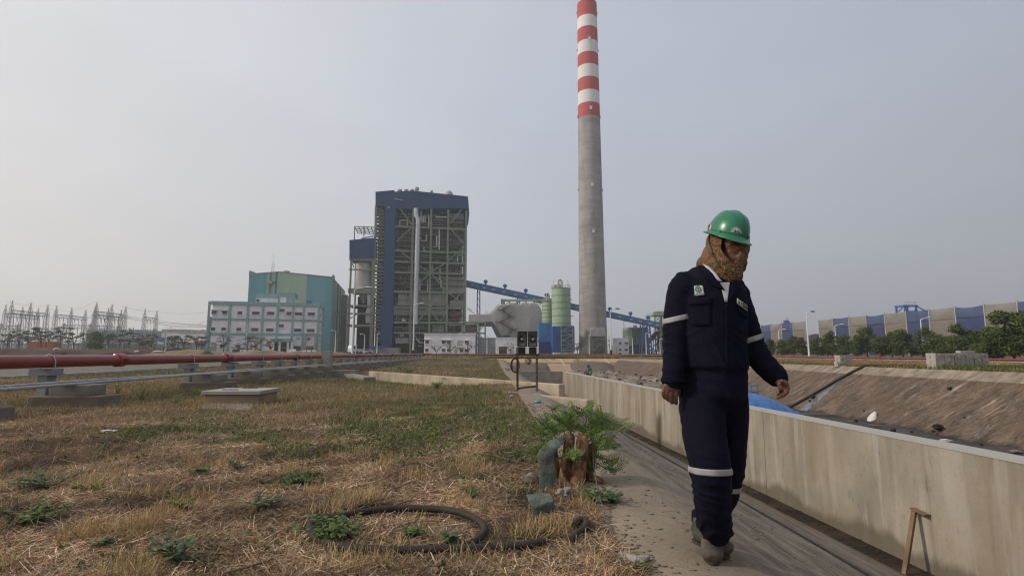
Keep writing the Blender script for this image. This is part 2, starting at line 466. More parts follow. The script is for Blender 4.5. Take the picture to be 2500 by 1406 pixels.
c = k.mix(cap, c, (0.34, 0.335, 0.31))
k.l.new(c, k.b.inputs['Base Color']); k.bump(k.nz(9, det=12, rough=.65), .45, .015)
m_wallC = k.m

# far bank
k = node_mat('far_bank_concrete')
x, y, z = k.xyz()
c = k.mix(k.mr(k.nz(0.5, det=8), .35, .65), (0.36, 0.27, 0.17), (0.27, 0.205, 0.14))
c = k.mix(k.mr(z, -0.12, -0.05), c, (0.38, 0.27, 0.15))
c = k.mix(k.mr(k.math('ABSOLUTE', k.math('ADD', z, 0.13)), 0.04, 0.10, .7, 0), c, (0.10, 0.08, 0.065))
c = k.mix(k.mr(k.nz(0.16, det=5, st=(1, .4, .4)), .56, .60, 0, .85), c, (0.125, 0.095, 0.08))
k.l.new(c, k.b.inputs['Base Color'])
m_bankF = k.m

k = node_mat('basin_sludge')
c = k.mix(k.mr(k.nz(1.1, det=9), .42, .6), (0.05, 0.04, 0.032), (0.012, 0.011, 0.011))
c = k.mix(k.mr(k.nz(0.35, det=4), .55, .62), c, (0.04, 0.04, 0.042))
k.l.new(c, k.b.inputs['Base Color']); k.l.new(k.mr(k.nz(0.6, det=5), .5, .62, .9, .35), k.b.inputs['Roughness'])
k.b.inputs['Specular IOR Level'].default_value = .3
k.bump(k.nz(7), .35, .03)
m_sludge = k.m

k = node_mat('trench_mud')
c = k.mix(k.mr(k.nz(1.6, det=9), .4, .62), (0.05, 0.034, 0.02), (0.02, 0.015, 0.011))
k.l.new(c, k.b.inputs['Base Color']); k.l.new(k.mr(k.nz(1.2, det=4), .4, .6, .45, .85), k.b.inputs['Roughness'])
k.b.inputs['Specular IOR Level'].default_value = .25; k.bump(k.nz(12), .2, .01)
m_mud = k.m

k = node_mat('asphalt')
c = k.mix(k.mr(k.nz(1.5), .4, .6), (0.155, 0.14, 0.12), (0.115, 0.105, 0.09))
k.l.new(c, k.b.inputs['Base Color']); m_road = k.m

# ------------------------------------------------------------------ ground sheet
xs = [-3000, -900, -300, -200, -140, -100, -75, -60, -50, -42, -36, -31, -27, -23, -20, -17, -14]
v = -12.0
while v < XE - 0.01: xs.append(v); v += 0.3 if v < -6 else 0.2
xs += [XE, XR, 18, 21, 25, 30, 36, 45, 60, 90, 130, 200, 400, 1000, 3000]
ys = [-20, -6, -2, 0]
v = 1.0
while v < 12: ys.append(v); v += 0.2
while v < 36: ys.append(v); v += 0.35
while v < YF - 1: ys.append(v); v += 1.5
ys += [YF, 72, 80, 90, 105, 120, 135, 150, 170, 220, 300, 500, 1200, 4000]
V, Fc = [], []
for yy in ys:
    for xx in xs: V.append((xx, yy, gz(xx, yy)))
nx = len(xs)
ie, ir, iy = xs.index(XE), xs.index(XR), ys.index(YF)
for j in range(len(ys) - 1):
    for i in range(nx - 1):
        if i == ie and j < iy: continue
        a = j * nx + i; Fc.append((a, a + 1, a + nx + 1, a + nx))
struct(from_arrays('ground', V, Fc, m_ground, smooth=True))
def ugz(X, Y): return gz(X, Y)

# road along the left with a kerb line
mb = MB()
Yr = [2, 10, 20, 30, 40, 50, 60, 74]
for a, b in zip(Yr, Yr[1:]):
    mb.add([(-31, a, gz(-31, a) + .03), (-19.6, a, gz(-19.6, a) + .03), (-19.6, b, gz(-19.6, b) + .03), (-31, b, gz(-31, b) + .03)], [(0, 1, 2, 3)])
mb.add([(-31, 74, gz(-31, 74) + .03), (60, 74, gz(60, 74) + .03), (60, 82, gz(60, 82) + .03), (-31, 82, gz(-31, 82) + .03)], [(0, 1, 2, 3)])
struct(mb.build('road', m_road))
mk = mat('kerb_concrete', (0.42, 0.39, 0.34), (0.3, 0.27, 0.23), scale=2, rough=.9)
for X0 in (-19.5, -31.2):
    mb = MB()
    for a, b in zip(Yr, Yr[1:]):
        z = (gz(X0, a) + gz(X0, b)) / 2
        mb.box2((X0 - .09, a + .01, z - .2), (X0 + .09, b - .01, z + .12))
    struct(mb.build('kerb', mk))

# walkway and near bank (one concrete sheet, rounded at the bend)
prof = [(XE - .03, -.02), (XE, .0), (1.0, .004), (1.2, 0), (1.32, -.02), (1.45, -.06), (1.6, -.12)]
nseg = 26
for i in range(1, nseg + 1):
    t = i / nseg; prof.append((1.6 + (5.05 - 1.6) * t, -.12 + (-1.5 + .12) * t))
V, Fc = [], []
ysb = [-3 + 0.3 * i for i in range(50)] + [12 + 1.0 * i for i in range(1, 55)]
for yy in ysb:
    for xx, zz in prof:
        X = xx - (0.0405 * yy) * max(0, (xx - 1.6) / 3.45)
        ir_ = 0.006 * noise.noise(Vector((xx * 1.3, yy * 1.3, 0)))
        V.append((X + (0.02 * noise.noise(Vector((yy * 2, 5, 0))) if xx < XE + .05 else 0), yy, zz + zedge(yy) + ir_))
n_ = len(prof)
for j in range(len(ysb) - 1):
    for i in range(n_ - 1):
        a = j * n_ + i; Fc.append((a, a + 1, a + n_ + 1, a + n_))
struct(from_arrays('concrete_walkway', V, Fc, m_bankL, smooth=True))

def wallx(Y): return 5.43 - 0.0405 * Y
# trench water between near bank and wall
mb = MB()
mb.add([(wallx(-3) - .6, -3, -1.525), (wallx(-3), -3, -1.525), (wallx(31.4), 31.4, -1.525), (wallx(31.4) - .6, 31.4, -1.525)], [(0, 1, 2, 3)])
struct(mb.build('trench_water', m_mud))
# debris in the trench
mb = MB()
for i in range(420):
    Y = rnd.uniform(3, 30) ; X = wallx(Y) - rnd.choice((.36, .3, .05, .1, .2)) + rnd.gauss(0, .05)
    s_ = rnd.uniform(.004, .02)
    mb.ball((X, Y, -1.52), (s_ * 1.6, s_ * 1.3, s_ * .5), 5, 4)
o = mb.build('mud_debris', mat('wet_debris', (0.05, 0.035, 0.025), (0.02, 0.017, 0.014), scale=6)); o['kind'] = 'stuff'

# basin floor, right bank, far bank
V, Fc = [], []
gx = [4.3 + .5 * i for i in range(19)]; gy = [-3 + 1.0 * i for i in range(65)]
for yy in gy:
    for xx in gx:
        xx = max(xx, (wallx(yy) + .1) if yy < 31.5 else 2.0 if xx < 4.4 else xx)
        V.append((xx, yy, -1.3 + .05 * noise.noise(Vector((xx * .8, yy * .8, 1))) + .02 * noise.noise(Vector((xx * 3, yy * 3, 1)))))
for j in range(len(gy) - 1):
    for i in range(len(gx) - 1):
        a = j * len(gx) + i; Fc.append((a, a + 1, a + 1 + len(gx), a + len(gx)))
struct(from_arrays('basin_floor', V, Fc, m_sludge, smooth=True))
V, Fc = [], []
np_ = 22
gy = [-3 + .6 * i for i in range(116)]
for yy in gy:
    for i in range(np_ + 1):
        t = i / np_; X = 12.5 + (XR - 12.5) * t; Z = -1.52 + (.45 + 1.52) * t
        if i == np_: Z = gz(XR, min(yy, 66)) + .01
        V.append((X, yy, Z + .012 * noise.noise(Vector((X * 2, yy * 2, 4)))))
for j in range(len(gy) - 1):
    for i in range(np_):
        a = j * (np_ + 1) + i; Fc.append((a, a + 1, a + 2 + np_, a + 1 + np_))
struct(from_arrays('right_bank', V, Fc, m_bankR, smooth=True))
mb = MB()
mb.add([(-.5, 59.5, -1.6), (17, 59.5, -1.6), (17, 66.02, .36), (-.5, 66.02, .36), (-.5, 66.5, .36), (17, 66.5, .36)], [(0, 1, 2, 3), (3, 2, 5, 4)])
struct(mb.build('far_bank', m_bankF))
# white joints running down the far bank
mj = mat('joint_mortar', (0.5, 0.47, 0.42))
for px in (1368, 1436, 1478, 1522, 1570):
    a = P(px, 879, Y=65.6); xa = a.x
    mb = MB(); mb.beam((xa, 65.9, .345), (xa + .3, 63.0, -.52), .10, .03)
    struct(mb.build('bank_joint', mj))

# ------------------------------------------------------------------ the long basin wall, wall across, channel walls
root = thing('basin_wall', 'long stained concrete wall with a pale cap running beside the trench, right of the walking worker', 'wall', (0, 0, 0))
segY = [-3, 3.9, 9.9, 19.9, 31.4]
for i in range(4):
    a, b = segY[i], segY[i + 1]
    V = []
    nyy, nzz = int((b - a) / .35) + 2, 7
    mbw = MB()
    ya, yb = a + .006, b - .006
    for side, off in ((0, 0.0), (1, .2)):
        pass
    def pt(y, dx, z): return (wallx(y) + dx, y, z)
    mbw.add([pt(ya, 0, -1.75), pt(yb, 0, -1.75), pt(yb, 0, -.04), pt(ya, 0, -.04), pt(ya, .2, -1.75), pt(yb, .2, -1.75), pt(yb, .2, -.04), pt(ya, .2, -.04)],
            [(0, 1, 2, 3), (4, 7, 6, 5), (0, 3, 7, 4), (1, 5, 6, 2)])
    mbw.add([pt(ya, -.008, -.0395), pt(yb, -.008, -.0395), pt(yb, -.008, 0), pt(ya, -.008, 0), pt(ya, .208, -.0395), pt(yb, .208, -.0395), pt(yb, .208, 0), pt(ya, .208, 0)],
            [(0, 1, 2, 3), (4, 7, 6, 5), (0, 3, 7, 4), (1, 5, 6, 2), (3, 2, 6, 7), (0, 4, 5, 1)])
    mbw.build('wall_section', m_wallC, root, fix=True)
xw = wallx(31.4)
o = MB().box2((.2, 31.4, -1.8), (xw + .22, 31.65, -.02)).build('end_wall', m_concg)
tag(o, 'short grey concrete wall closing the channel at the far end, square to the long wall', 'wall')
def chan_wall(name, a, b, t, ztop, zbot, label):
    r = thing(name, label, 'wall', (0, 0, 0))
    a, b = Vector((a.x, a.y, 0)), Vector((b.x, b.y, 0)); d = (b - a).normalized(); n_v = Vector((-d.y, d.x, 0))
    if n_v.y < 0: n_v = -n_v
    cuts = [0, 0.09, .45, 1.0]; L = (b - a).length
    for i in range(3):
        p, q = a + d * (L * cuts[i] + .006), a + d * (L * cuts[i + 1] - .006)
        o = MB().slab([(p.x, p.y), (q.x, q.y), (q.x + n_v.x * t, q.y + n_v.y * t), (p.x + n_v.x * t, p.y + n_v.y * t)], zbot, ztop).build('wall_section', m_conc, r, fix=True)
        bevel(o, .03, 3)
    return r
chan_wall('channel_wall', W2a, W2b, .26, .1, -1.3, 'long low concrete channel wall crossing the grass behind the floodlight stand')
w1a, w1b = P(1225, 955, Z=0.0), P(1433, 976, Z=0.0)
chan_wall('channel_wall', w1a, w1b, .2, 0.0, -1.4, 'short low concrete channel wall just in front of the floodlight stand, behind the stump')
w3a, w3b = P(815, 906, Z=.02), P(903, 921, Z=.02)
o = MB().beam((w3a.x, w3a.y, -.1), (w3b.x, w3b.y, -.1), .5, .26).build('channel_kerb', m_concg)
tag(o, 'low weathered concrete kerb left of the long channel wall end', 'kerb')

# thin black cable lying down the bank parallel to the trench
def bankz(X, Y):
    s_ = 1.6; k_ = (X - 1.6) / (3.45 - .0405 * Y) if X > 1.6 else 0
    return (-.12 - 1.38 * k_ if X > 1.6 else (-.12 * (X - 1.2) / .4 if X > 1.2 else 0)) + zedge(Y)
pts = []
for i in range(60):
    Y = 1.5 + i * .45
    X = 3.05 + .03 * math.sin(Y * 1.1) + .02 * math.sin(Y * 2.7) - .012 * Y
    pts.append((X, Y, bankz(X, Y) + .012))
tag(MB().tube(pts, .011, 6).build('cable', m_black, smooth=True), 'thin black cable lying along the sloping concrete bank above the trench', 'cable')
pts = [P(1585 + 6 * math.sin(i * .9), 946 + i * 12, X=5.2) for i in range(10)]
pts = [(p.x - .02 if False else wallx(p.y) - .012, p.y, p.z) for p in [P(1604 + 3 * math.sin(i * .8) - i * .8, 958 + i * 10, Y=10.8) for i in range(10)]]
tag(MB().tube([(wallx(10.9) + .12, 10.9, .012)] + [(wallx(10.9) - .014, 10.9 + .03 * math.sin(i), -.1 * i + .012) for i in range(13)], .006, 5).build('wire', m_black), 'thin dark wire hanging down the face of the long basin wall beside the man\'s hand', 'wire')
# ------------------------------------------------------------------ chimney
CH_Y = 216.0
def chimney():
    b = P(1448.5, 864, Y=CH_Y); z0 = gz(b.x, b.y) - .1
    r = thing('chimney', 'very tall concrete chimney, its upper part banded red and white', 'chimney', (b.x, b.y, z0))
    cols = {'red': mat('chimney_red', (0.44, 0.07, 0.066), (0.38, 0.06, 0.055), scale=.12, rough=.8, dirt=(0.30, 0.14, 0.13), dscale=.08, ds=(1, 1, .25), damt=.3),
            'white': mat('chimney_white', (0.70, 0.68, 0.66), (0.62, 0.60, 0.58), scale=.12, rough=.8, dirt=(0.45, 0.42, 0.40), dscale=.08, ds=(1, 1, .25), damt=.35)}
    k = node_mat('chimney_concrete')
    x, y, z = k.xyz()
    c = k.mix(k.mr(k.nz(.10, st=(1, 1, 3.0), det=9, rough=.65), .36, .64), (0.36, 0.34, 0.31), (0.25, 0.238, 0.22))
    c = k.mix(k.mr(k.nz(.5, st=(1, 1, .15), det=6), .5, .7, 0, .4), c, (0.14, 0.13, 0.115))
    fr = k.math('FRACT', k.math('MULTIPLY', z, .4)); c = k.mix(k.mr(k.math('ABSOLUTE', k.math('SUBTRACT', fr, .5)), .44, .5, 0, .22), c, (0.13, 0.12, 0.105))
    k.l.new(c, k.b.inputs['Base Color']); k.bump(k.nz(.8, det=10), .2, .1)
    zc = lambda py: P(1443, py, Y=CH_Y - 5).z - z0
    Ht = zc(-6)
    rad = lambda z: 5.75 + (4.22 - 5.75) * min(1, (z / Ht)) ** .85
    def section(name, za, zb, m, off=0, nz_=1):
        mb = MB(); n = 48
        zz = [za + (zb - za) * i / nz_ for i in range(nz_ + 1)]
        mb.tube([(0, 0, q) for q in zz], [rad(q) + off for q in zz], n)
        o = mb.build(name, m, r, smooth=False)
        o.data.shade_smooth(); o.data.set_sharp_from_angle(angle=R(40))
        return o
    ys_ = [0, 32, 60, 93, 123, 153, 184, 216, 247, 280]
    section('shaft', 0, zc(280), k.m, nz_=12)
    for i in range(9):
        section('painted_band', zc(ys_[i + 1]) + .01, zc(ys_[i]) if i else Ht, cols['red' if i % 2 == 0 else 'white'], .02)
    # openings with white frames, aviation lamps
    for px, py in ((1442, 93), (1445, 263), (1448, 451), (1452, 662), (1439, 565)):
        z = zc(py); mb = MB()
        mb.box((0, -rad(z) - .05, z), (.9, .5, 1.1)).box((0, -rad(z) - .35, z + .7), (1.2, .35, .2))
        mb.build('opening', m_white if py < 660 else m_steelg, r)
    for py in (108, 273, 455, 15):
        for sx in (-1, 1):
            z = zc(py); MB().box((sx * (rad(z) + .15), 0, z), (.4, .5, .8)).build('warning_lamp', m_steelg, r)
    # ladder strip
    MB().box2((-1.0, -5.95, 1.2), (-.75, -5.72, 1.5)).build('step', m_steelg, r)
    # lift and duct housing at the foot
    an = thing('chimney_duct_housing', 'grey clad duct housing on a steel frame against the chimney foot', 'duct housing', (b.x, b.y - 6.2, z0))
    q = lambda px, py: ((P(px, py, Y=b.y - 6.2).x - b.x), P(px, py, Y=b.y - 6.2).z - z0)
    A = [q(1441, 821), q(1441, 806), q(1450, 799), q(1475, 799), q(1478, 815), q(1478, 821)]
    MB().prism(A, -.8, 1.2).build('duct_hood', m_gclad, an, fix=True)
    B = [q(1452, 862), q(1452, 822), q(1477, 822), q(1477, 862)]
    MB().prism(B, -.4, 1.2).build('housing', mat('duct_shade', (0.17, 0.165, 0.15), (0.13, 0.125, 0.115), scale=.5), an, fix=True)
    C = [q(1420, 862), q(1420, 850), q(1436, 841), q(1441, 846), q(1441, 862)]
    MB().prism(C, -.6, 1.0).build('lower_duct', m_gclad, an, fix=True)
    for px in (1442, 1478):
        MB().beam((q(px, 862)[0], -1.1, 0), (q(px, 815)[0], -1.1, q(px, 815)[1]), .35).build('column', m_grn, an)
    for (a, c_) in (((1442, 843), (1478, 843)), ((1442, 827), (1478, 827)), ((1444, 862), (1476, 828)), ((1452, 843), (1470, 862))):
        x1, z1 = q(*a); x2, z2 = q(*c_); MB().beam((x1, -1.2, z1), (x2, -1.2, z2), .28).build('brace', m_grn, an)
chimney()

# ------------------------------------------------------------------ boiler house
def frame_members(fr, root, conv, specs, name, m, w, d=0.0):
    for s_ in specs:
        a = fr.at(*conv(s_[0], s_[1]), d); b = fr.at(*conv(s_[2], s_[3]), d)
        ww = s_[4] if len(s_) > 4 else w
        MB().beam((a[0], d, a[1]), (b[0], d, b[1]), ww, ww, up=(0, 1, 0)).build(name, m, root)
def boiler():
    fr = Frame(917, 208, 1143, 213, 862)
    cv = lambda cx, cy: (820 + cx / 3.125, 430 + cy / 3.125)
    L = lambda cx, cy, d=0.0: fr.at(*cv(cx, cy), d)
    r = thing('boiler_house', 'tall open steel boiler house of a power station, navy cladding along its top', 'boiler house', fr.o, fr.rz)
    D = 34.0
    x0, x1 = L(295, 700)[0], L(993, 700)[0]
    def pan(name, pts, d0, d1, m=m_blue, label=None):
        o = MB().prism([L(*p, d0) for p in pts], d0, d1).build(name, m, r, fix=True)
        if label: o['label'] = label
        return o
    # dark core (furnace, bunkers and decks set back from the frame)
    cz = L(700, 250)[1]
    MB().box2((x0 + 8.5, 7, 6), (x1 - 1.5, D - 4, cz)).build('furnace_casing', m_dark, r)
    MB().box2((x0 + .7, 4.6, 2), (x0 + 9, D - 4, cz)).build('dark_backing', m_dark, r)  # dark box added behind the stair, stands in for the shade inside
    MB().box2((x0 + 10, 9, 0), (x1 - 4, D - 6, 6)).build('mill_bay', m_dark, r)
    # upper cladding
    pan('parapet_panel', [(302, 230), (302, 120), (445, 107), (450, 120), (450, 250), (372, 248), (372, 230)], -.6, D)
    pan('parapet_panel', [(450, 250), (450, 120), (590, 112), (1005, 155), (1012, 248)], -.45, D)
    pan('gable_edge', [(1005, 160), (1008, 155), (1018, 283), (1010, 365), (1003, 365), (1003, 248)], -.5, D)
    for cx in (700, 860):
        pan('drip_strip', [(cx, 238), (cx, 248), (cx + 120, 248), (cx + 120, 238)], -.62, -.46)
    MB().beam((L(447, 180)[0], -.9, L(447, 180)[1]), (L(512, 189)[0], -.9, L(512, 189)[1]), .3).build('gutter', m_galv, r)
    MB().beam((L(395, 243)[0], -.9, L(395, 243)[1]), (L(412, 246)[0], -.9, L(412, 246)[1]), .5).build('sign_plate', m_galv, r)
    # navy lift tower
    xa, xb = L(372, 600)[0] - .3, L(438, 600)[0] + .5
    MB().box2((xa, -.55, .5), (xb, 8, L(400, 245)[1])).build('lift_tower', m_blue, r)
    # columns
    for cx in (292, 580, 720, 851, 990):
        x = L(cx, 700)[0]; MB().box2((x - .38, -.38, 0), (x + .38, .38, L(700, 250)[1])).build('column', m_grn, r)
    for cx in (352, 455, 650, 786, 920):
        x = L(cx, 700)[0]; MB().box2((x - .18, 5.2, 0), (x + .18, 5.6, L(700, 250)[1])).build('inner_column', m_grn, r)
    x = x1 + .2; 
    for yy in (12, 24, D - .5): MB().box2((x - .4, yy - .35, 0), (x + .4, yy + .35, L(700, 250)[1])).build('column', m_grn, r)
    # beams
    for cy in (383, 568, 652, 733, 880, 1000, 1115, 1195):
        a, b = L(438, cy), L(990, cy); MB().box2((a[0], -.25, a[1] - .33), (b[0], .25, a[1] + .33)).build('beam', m_grn, r)
    for cy in (300, 350, 430, 485, 522, 610, 690, 775, 820, 935, 1055, 1085, 1150, 1160, 1240):
        a, b = L(442, cy), L(rnd.choice((720, 850, 980)), cy)
        MB().box2((a[0], 1.8, a[1] - .14), (b[0], 2.1, a[1] + .14)).build('deck_edge', m_grn, r)
    frame_members(fr, r, cv, [(490, 250, 580, 370), (580, 390, 465, 495), (465, 550, 575, 640), (630, 680, 720, 735), (720, 735, 850, 655), (850, 650, 980, 540),
        (865, 390, 970, 510), (960, 255, 870, 365), (720, 735, 625, 830), (730, 745, 840, 875), (840, 885, 715, 1000), (715, 1000, 610, 885), (715, 1000, 610, 1125),
        (715, 1005, 800, 1130), (860, 890, 915, 932), (915, 932, 975, 885), (915, 935, 870, 975), (915, 935, 975, 975), (840, 1030, 800, 1120), (580, 1190, 640, 1260)], 'brace', m_grn, .42, d=-.1)
    # landings of the outer stair
    for i in range(38):
        cy = 262 + i * 27
        a, b = L(296, cy), L(366, cy)
        MB().box2((a[0], -.2, a[1] - .12), (b[0], 3.4, a[1] + .12)).build('stair_landing', m_grn, r)
        mbx = MB()
        mbx.beam((a[0], -.2, a[1] + 1.0), (b[0], -.2, a[1] + 1.0), .07)
        for t in range(5): xx = a[0] + (b[0] - a[0]) * t / 4; mbx.beam((xx, -.2, a[1]), (xx, -.2, a[1] + 1.0), .07)
        mbx.beam((a[0] if i % 2 else b[0], .9, a[1]), (b[0] if i % 2 else a[0], .9, a[1] + 2.0), .25)
        mbx.build('handrail', m_grn, r)
    # cladding of furnace parts seen through the frame
    def box(name, c0, c1, d0, d1, m): 
        a, b = L(*c0, d0), L(*c1, d0)
        return MB().box2((a[0], d0, a[1]), (b[0], d1, b[1])).build(name, m, r)
    box('windbox', (472, 985), (840, 893), 3, 8, m_gclad); box('windbox', (430, 1055), (838, 1010), 2.5, 8, m_gclad)
    box('hopper_casing', (808, 880), (980, 768), 3.4, 9, m_gclad); box('casing_panel', (868, 350), (975, 288), 4, 9, m_gclad)
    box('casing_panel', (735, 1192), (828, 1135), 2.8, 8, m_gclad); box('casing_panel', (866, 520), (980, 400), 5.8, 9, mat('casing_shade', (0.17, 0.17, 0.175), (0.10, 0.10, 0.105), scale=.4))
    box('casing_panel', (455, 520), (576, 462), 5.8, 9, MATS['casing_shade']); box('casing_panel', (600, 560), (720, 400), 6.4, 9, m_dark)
    box('casing_panel', (876, 1085), (955, 1030), 3, 8, mat('brown_casing', (0.16, 0.10, 0.08))); box('coal_feeder', (870, 1000), (975, 950), 3, 8, m_gclad)
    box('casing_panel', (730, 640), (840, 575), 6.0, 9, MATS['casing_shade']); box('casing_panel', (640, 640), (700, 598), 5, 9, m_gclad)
    box('casing_panel', (985, 1190), (1068, 1120), 2, 9, m_gclad)
    for cx in range(500, 840, 44):                                   # seams of the windbox
        box('seam', (cx, 984), (cx + 2, 895), 2.93, 3.0, m_steelg)
    for cx in range(826, 980, 22): box('seam', (cx, 879), (cx + 1.6, 770), 3.33, 3.4, m_steelg)
    # silver steam pipe
    pp = [L(612, 252), L(612, 305), L(628, 332), L(616, 730), L(609, 1000), L(607, 1130)]
    mbp = MB().tube([(p[0], -.9, p[1]) for p in pp], [.95] * 6, 12); mbp.build('steam_pipe', m_silv, r, smooth=True)
    for i in range(60):
        t = i / 60; cy = 340 + t * 780; cx = 627 - 19 * t
        a = L(cx, cy); MB().cyl((a[0], -.9, a[1] - .06), (a[0], -.9, a[1] + .06), 1.0, 12).build('pipe_band', m_galv, r)
    # pipes: individual larger runs, then fine pipework as one mass
    runs = [[(487, 372), (487, 333), (545, 333), (545, 372)], [(648, 262), (648, 330), (600, 330)], [(710, 300), (710, 390), (690, 390)], [(770, 450), (770, 535), (740, 535)],
            [(790, 400), (790, 560)], [(692, 445), (692, 490), (650, 490)], [(672, 540), (672, 574), (640, 574)], [(760, 308), (850, 308)], [(795, 700), (795, 790), (770, 790)],
            [(930, 650), (930, 598), (970, 598)], [(655, 300), (655, 350)], [(668, 300), (668, 350)], [(682, 300), (682, 350)], [(516, 1080), (516, 1120)], [(500, 1100), (535, 1100)],
            [(735, 680), (735, 740)], [(803, 790), (803, 850)], [(640, 780), (640, 870)], [(460, 1240), (550, 1240), (550, 1275)], [(700, 790), (700, 880)], [(968, 560), (968, 660)],
            [(860, 1135), (968, 1135), (968, 1180)], [(610, 1240), (640, 1270), (665, 1270)]]
    for q in runs:
        MB().tube([(L(*p)[0], 1.2, L(*p)[1]) for p in q], [.3] * len(q), 8).build('pipe_run', m_silv, r)
    rr = random.Random(3); mbf, mbg = MB(), MB()
    for i in range(620):
        cx, cy = rr.uniform(445, 980), rr.uniform(260, 1330); a = L(cx, cy); d = rr.uniform(1.5, 6)
        ln = rr.choice((.8, 1.5, 3, 5)); w = rr.choice((.1, .12, .2, .3))
        hz = rr.random() < .5
        b_ = (a[0] + (ln if hz else 0), d, a[1] + (0 if hz else ln))
        if b_[0] > x1 or b_[2] > cz: continue
        (mbf if rr.random() < .3 else mbg).beam((a[0], d, a[1]), b_, w)
    for cy in (300, 350, 383, 430, 485, 522, 568, 610, 652, 733, 775, 820, 880, 1000, 1055, 1115, 1195, 1240):
        a, b = L(445, cy), L(980, cy)
        mbg.beam((a[0], 1.8, a[1] + 1.1), (b[0], 1.8, a[1] + 1.1), .07); mbg.beam((a[0], 1.8, a[1] + .6), (b[0], 1.8, a[1] + .6), .05)
        x = a[0]
        while x < b[0]: mbg.beam((x, 1.8, a[1]), (x, 1.8, a[1] + 1.1), .06); x += 1.4
        mbg.box2((a[0], 1.8, a[1] - .08), (b[0], 7, a[1] + .02))
    mbf.build('small_pipework', m_galv, r)['kind'] = 'stuff'
    mbg.build('handrails_and_decks', m_steelg, r)['kind'] = 'stuff'
    # roof vents
    for cx, cy, w, h in ((487, 120, 40, 28), (537, 118, 36, 26), (580, 116, 32, 24), (617, 112, 36, 44), (730, 124, 22, 24)):
        a = L(cx, cy, 4); W_ = w / 3.125 / F * 212; Hh = h / 3.125 / F * 215; a = (a[0], a[1] - Hh * .45)
        mbv = MB().cyl((a[0], 4, a[1] - 3), (a[0], 4, a[1] + Hh * .55), W_ * .38, 14).cyl((a[0], 4, a[1] + Hh * .55), (a[0], 4, a[1] + Hh), W_ * .5, 14)
        mbv.build('roof_vent', m_gclad, r)
    a = L(862, 138, 4); MB().ball((a[0], 4, a[1] - .8), (1.85, 1.85, 2.3), 16, 8).build('roof_vent', m_gclad, r, smooth=True)
    # side annex: bunker bay with blue head box and silo
    ax0, ax1 = L(106, 900)[0], L(284, 900)[0]
    pan('annex_head', [(103, 622), (103, 488), (295, 470), (290, 622)], -1.0, 14)
    for cx, dd in ((108, -.2), (133, 6), (275, -.2)):
        x = L(cx, 900)[0]; MB().box2((x - .35, dd - .3, 0), (x + .35, dd + .3, L(200, 622)[1])).build('column', m_grn, r)
    for cy, th in ((635, 1.3), (716, .5), (877, 1.9), (990, .6), (1050, .6), (1140, .9)):
        z = L(200, cy)[1]; MB().box2((ax0 - .6, -.5, z - th / 2), (ax1 + 1, 0, z + th / 2)).build('beam', m_grn, r)
    for cy in (877, 990, 1140):
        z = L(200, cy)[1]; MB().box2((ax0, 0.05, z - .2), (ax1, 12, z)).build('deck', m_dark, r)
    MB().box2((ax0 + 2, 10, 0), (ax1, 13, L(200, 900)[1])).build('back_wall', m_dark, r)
    a, b = L(210, 850), L(210, 655)
    xc = L(212, 750)[0]; wr = (L(282, 750)[0] - L(142, 750)[0]) / 2
    MB().cyl((xc, wr + .8, a[1]), (xc, wr + .8, b[1]), wr, 32).build('silo', m_gclad, r, smooth=False)
    MB().cyl((xc, wr + .8, L(210, 960)[1]), (xc, wr + .8, a[1]), .8, 20, r2=wr * .8).build('silo_cone', m_gclad, r)
    for i, cx in enumerate((246, 258, 270)):
        q = [L(cx, 900), L(cx, 1000), L(cx - 14, 1035), L(cx - 14, 1120)]
        MB().tube([(p[0], .6, p[1]) for p in q], [.35] * 4, 8).build('coal_pipe', m_silv, r)
    # open roof frame over annex
    zt = L(200, 385)[1]; zb = L(200, 480)[1]; fx0, fx1 = L(142, 430)[0], L(300, 430)[0]
    for x in (fx0, fx0 + 3.6): MB().box2((x - .18, 0, zb - 1), (x + .18, .4, zt)).build('frame_post', m_grn, r)
    for yy in (0, 4, 8, 12): MB().box2((fx0, yy, zt - .2), (fx1, yy + .3, zt + .1)).build('frame_rail', m_grn, r)
    for i in range(6):
        x = fx0 + (fx1 - fx0) * i / 5; MB().box2((x - .12, 0, zt - .25), (x + .12, 12, zt - .05)).build('frame_rafter', m_grn, r)
    p1, p2 = L(195, 478), L(298, 455); MB().tube([(p1[0], -.6, p1[1]), (p2[0], -.6, p2[1])], [.35, .35], 8).build('pipe_run', m_silv, r)
    frame_members(fr, r, cv, [(110, 1085, 170, 1045), (108, 632, 140, 700)], 'brace', m_grn, .4)
    # dark ground clutter at the foot
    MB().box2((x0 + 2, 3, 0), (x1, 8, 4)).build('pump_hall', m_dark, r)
    box('pump_skid', (455, 1275), (555, 1235), -1, 1, m_steelg); box('pump_skid', (490, 1225), (520, 1195), -.8, 1, m_grn)
boiler()

# blue tarpaulin shed, grey fence at the foot of the boiler house
def simple_box(name, label, cat, px0, px1, pyt, pyb, Y, depth, m, parts=()):
    a, b = P(px0, pyb, Y=Y), P(px1, pyb, Y=Y); zt = P((px0 + px1) / 2, pyt, Y=Y).z; z0 = gz(a.x, Y) - .1
    r = thing(name, label, cat, (a.x, Y, z0))
    MB().box2((0, 0, 0), (b.x - a.x, depth, zt - z0)).build('wall', m, r)
    return r, (lambda px, py: (P(px, py, Y=Y).x - a.x, P(px, py, Y=Y).z - z0)), b.x - a.x, zt - z0
r_, q_, w_, h_ = simple_box('site_shed', 'low grey site shed with a bright blue roof at the foot of the boiler house', 'shed', 902, 972, 849, 862, 190, 5, m_steelg)
a = q_(902, 842); b = q_(936, 848); MB().box2((a[0], -.6, b[1] - .2), (b[0], 5.4, b[1] + .5)).build('roof', mat('tarp_blue_far', (0.05, 0.13, 0.34)), r_)

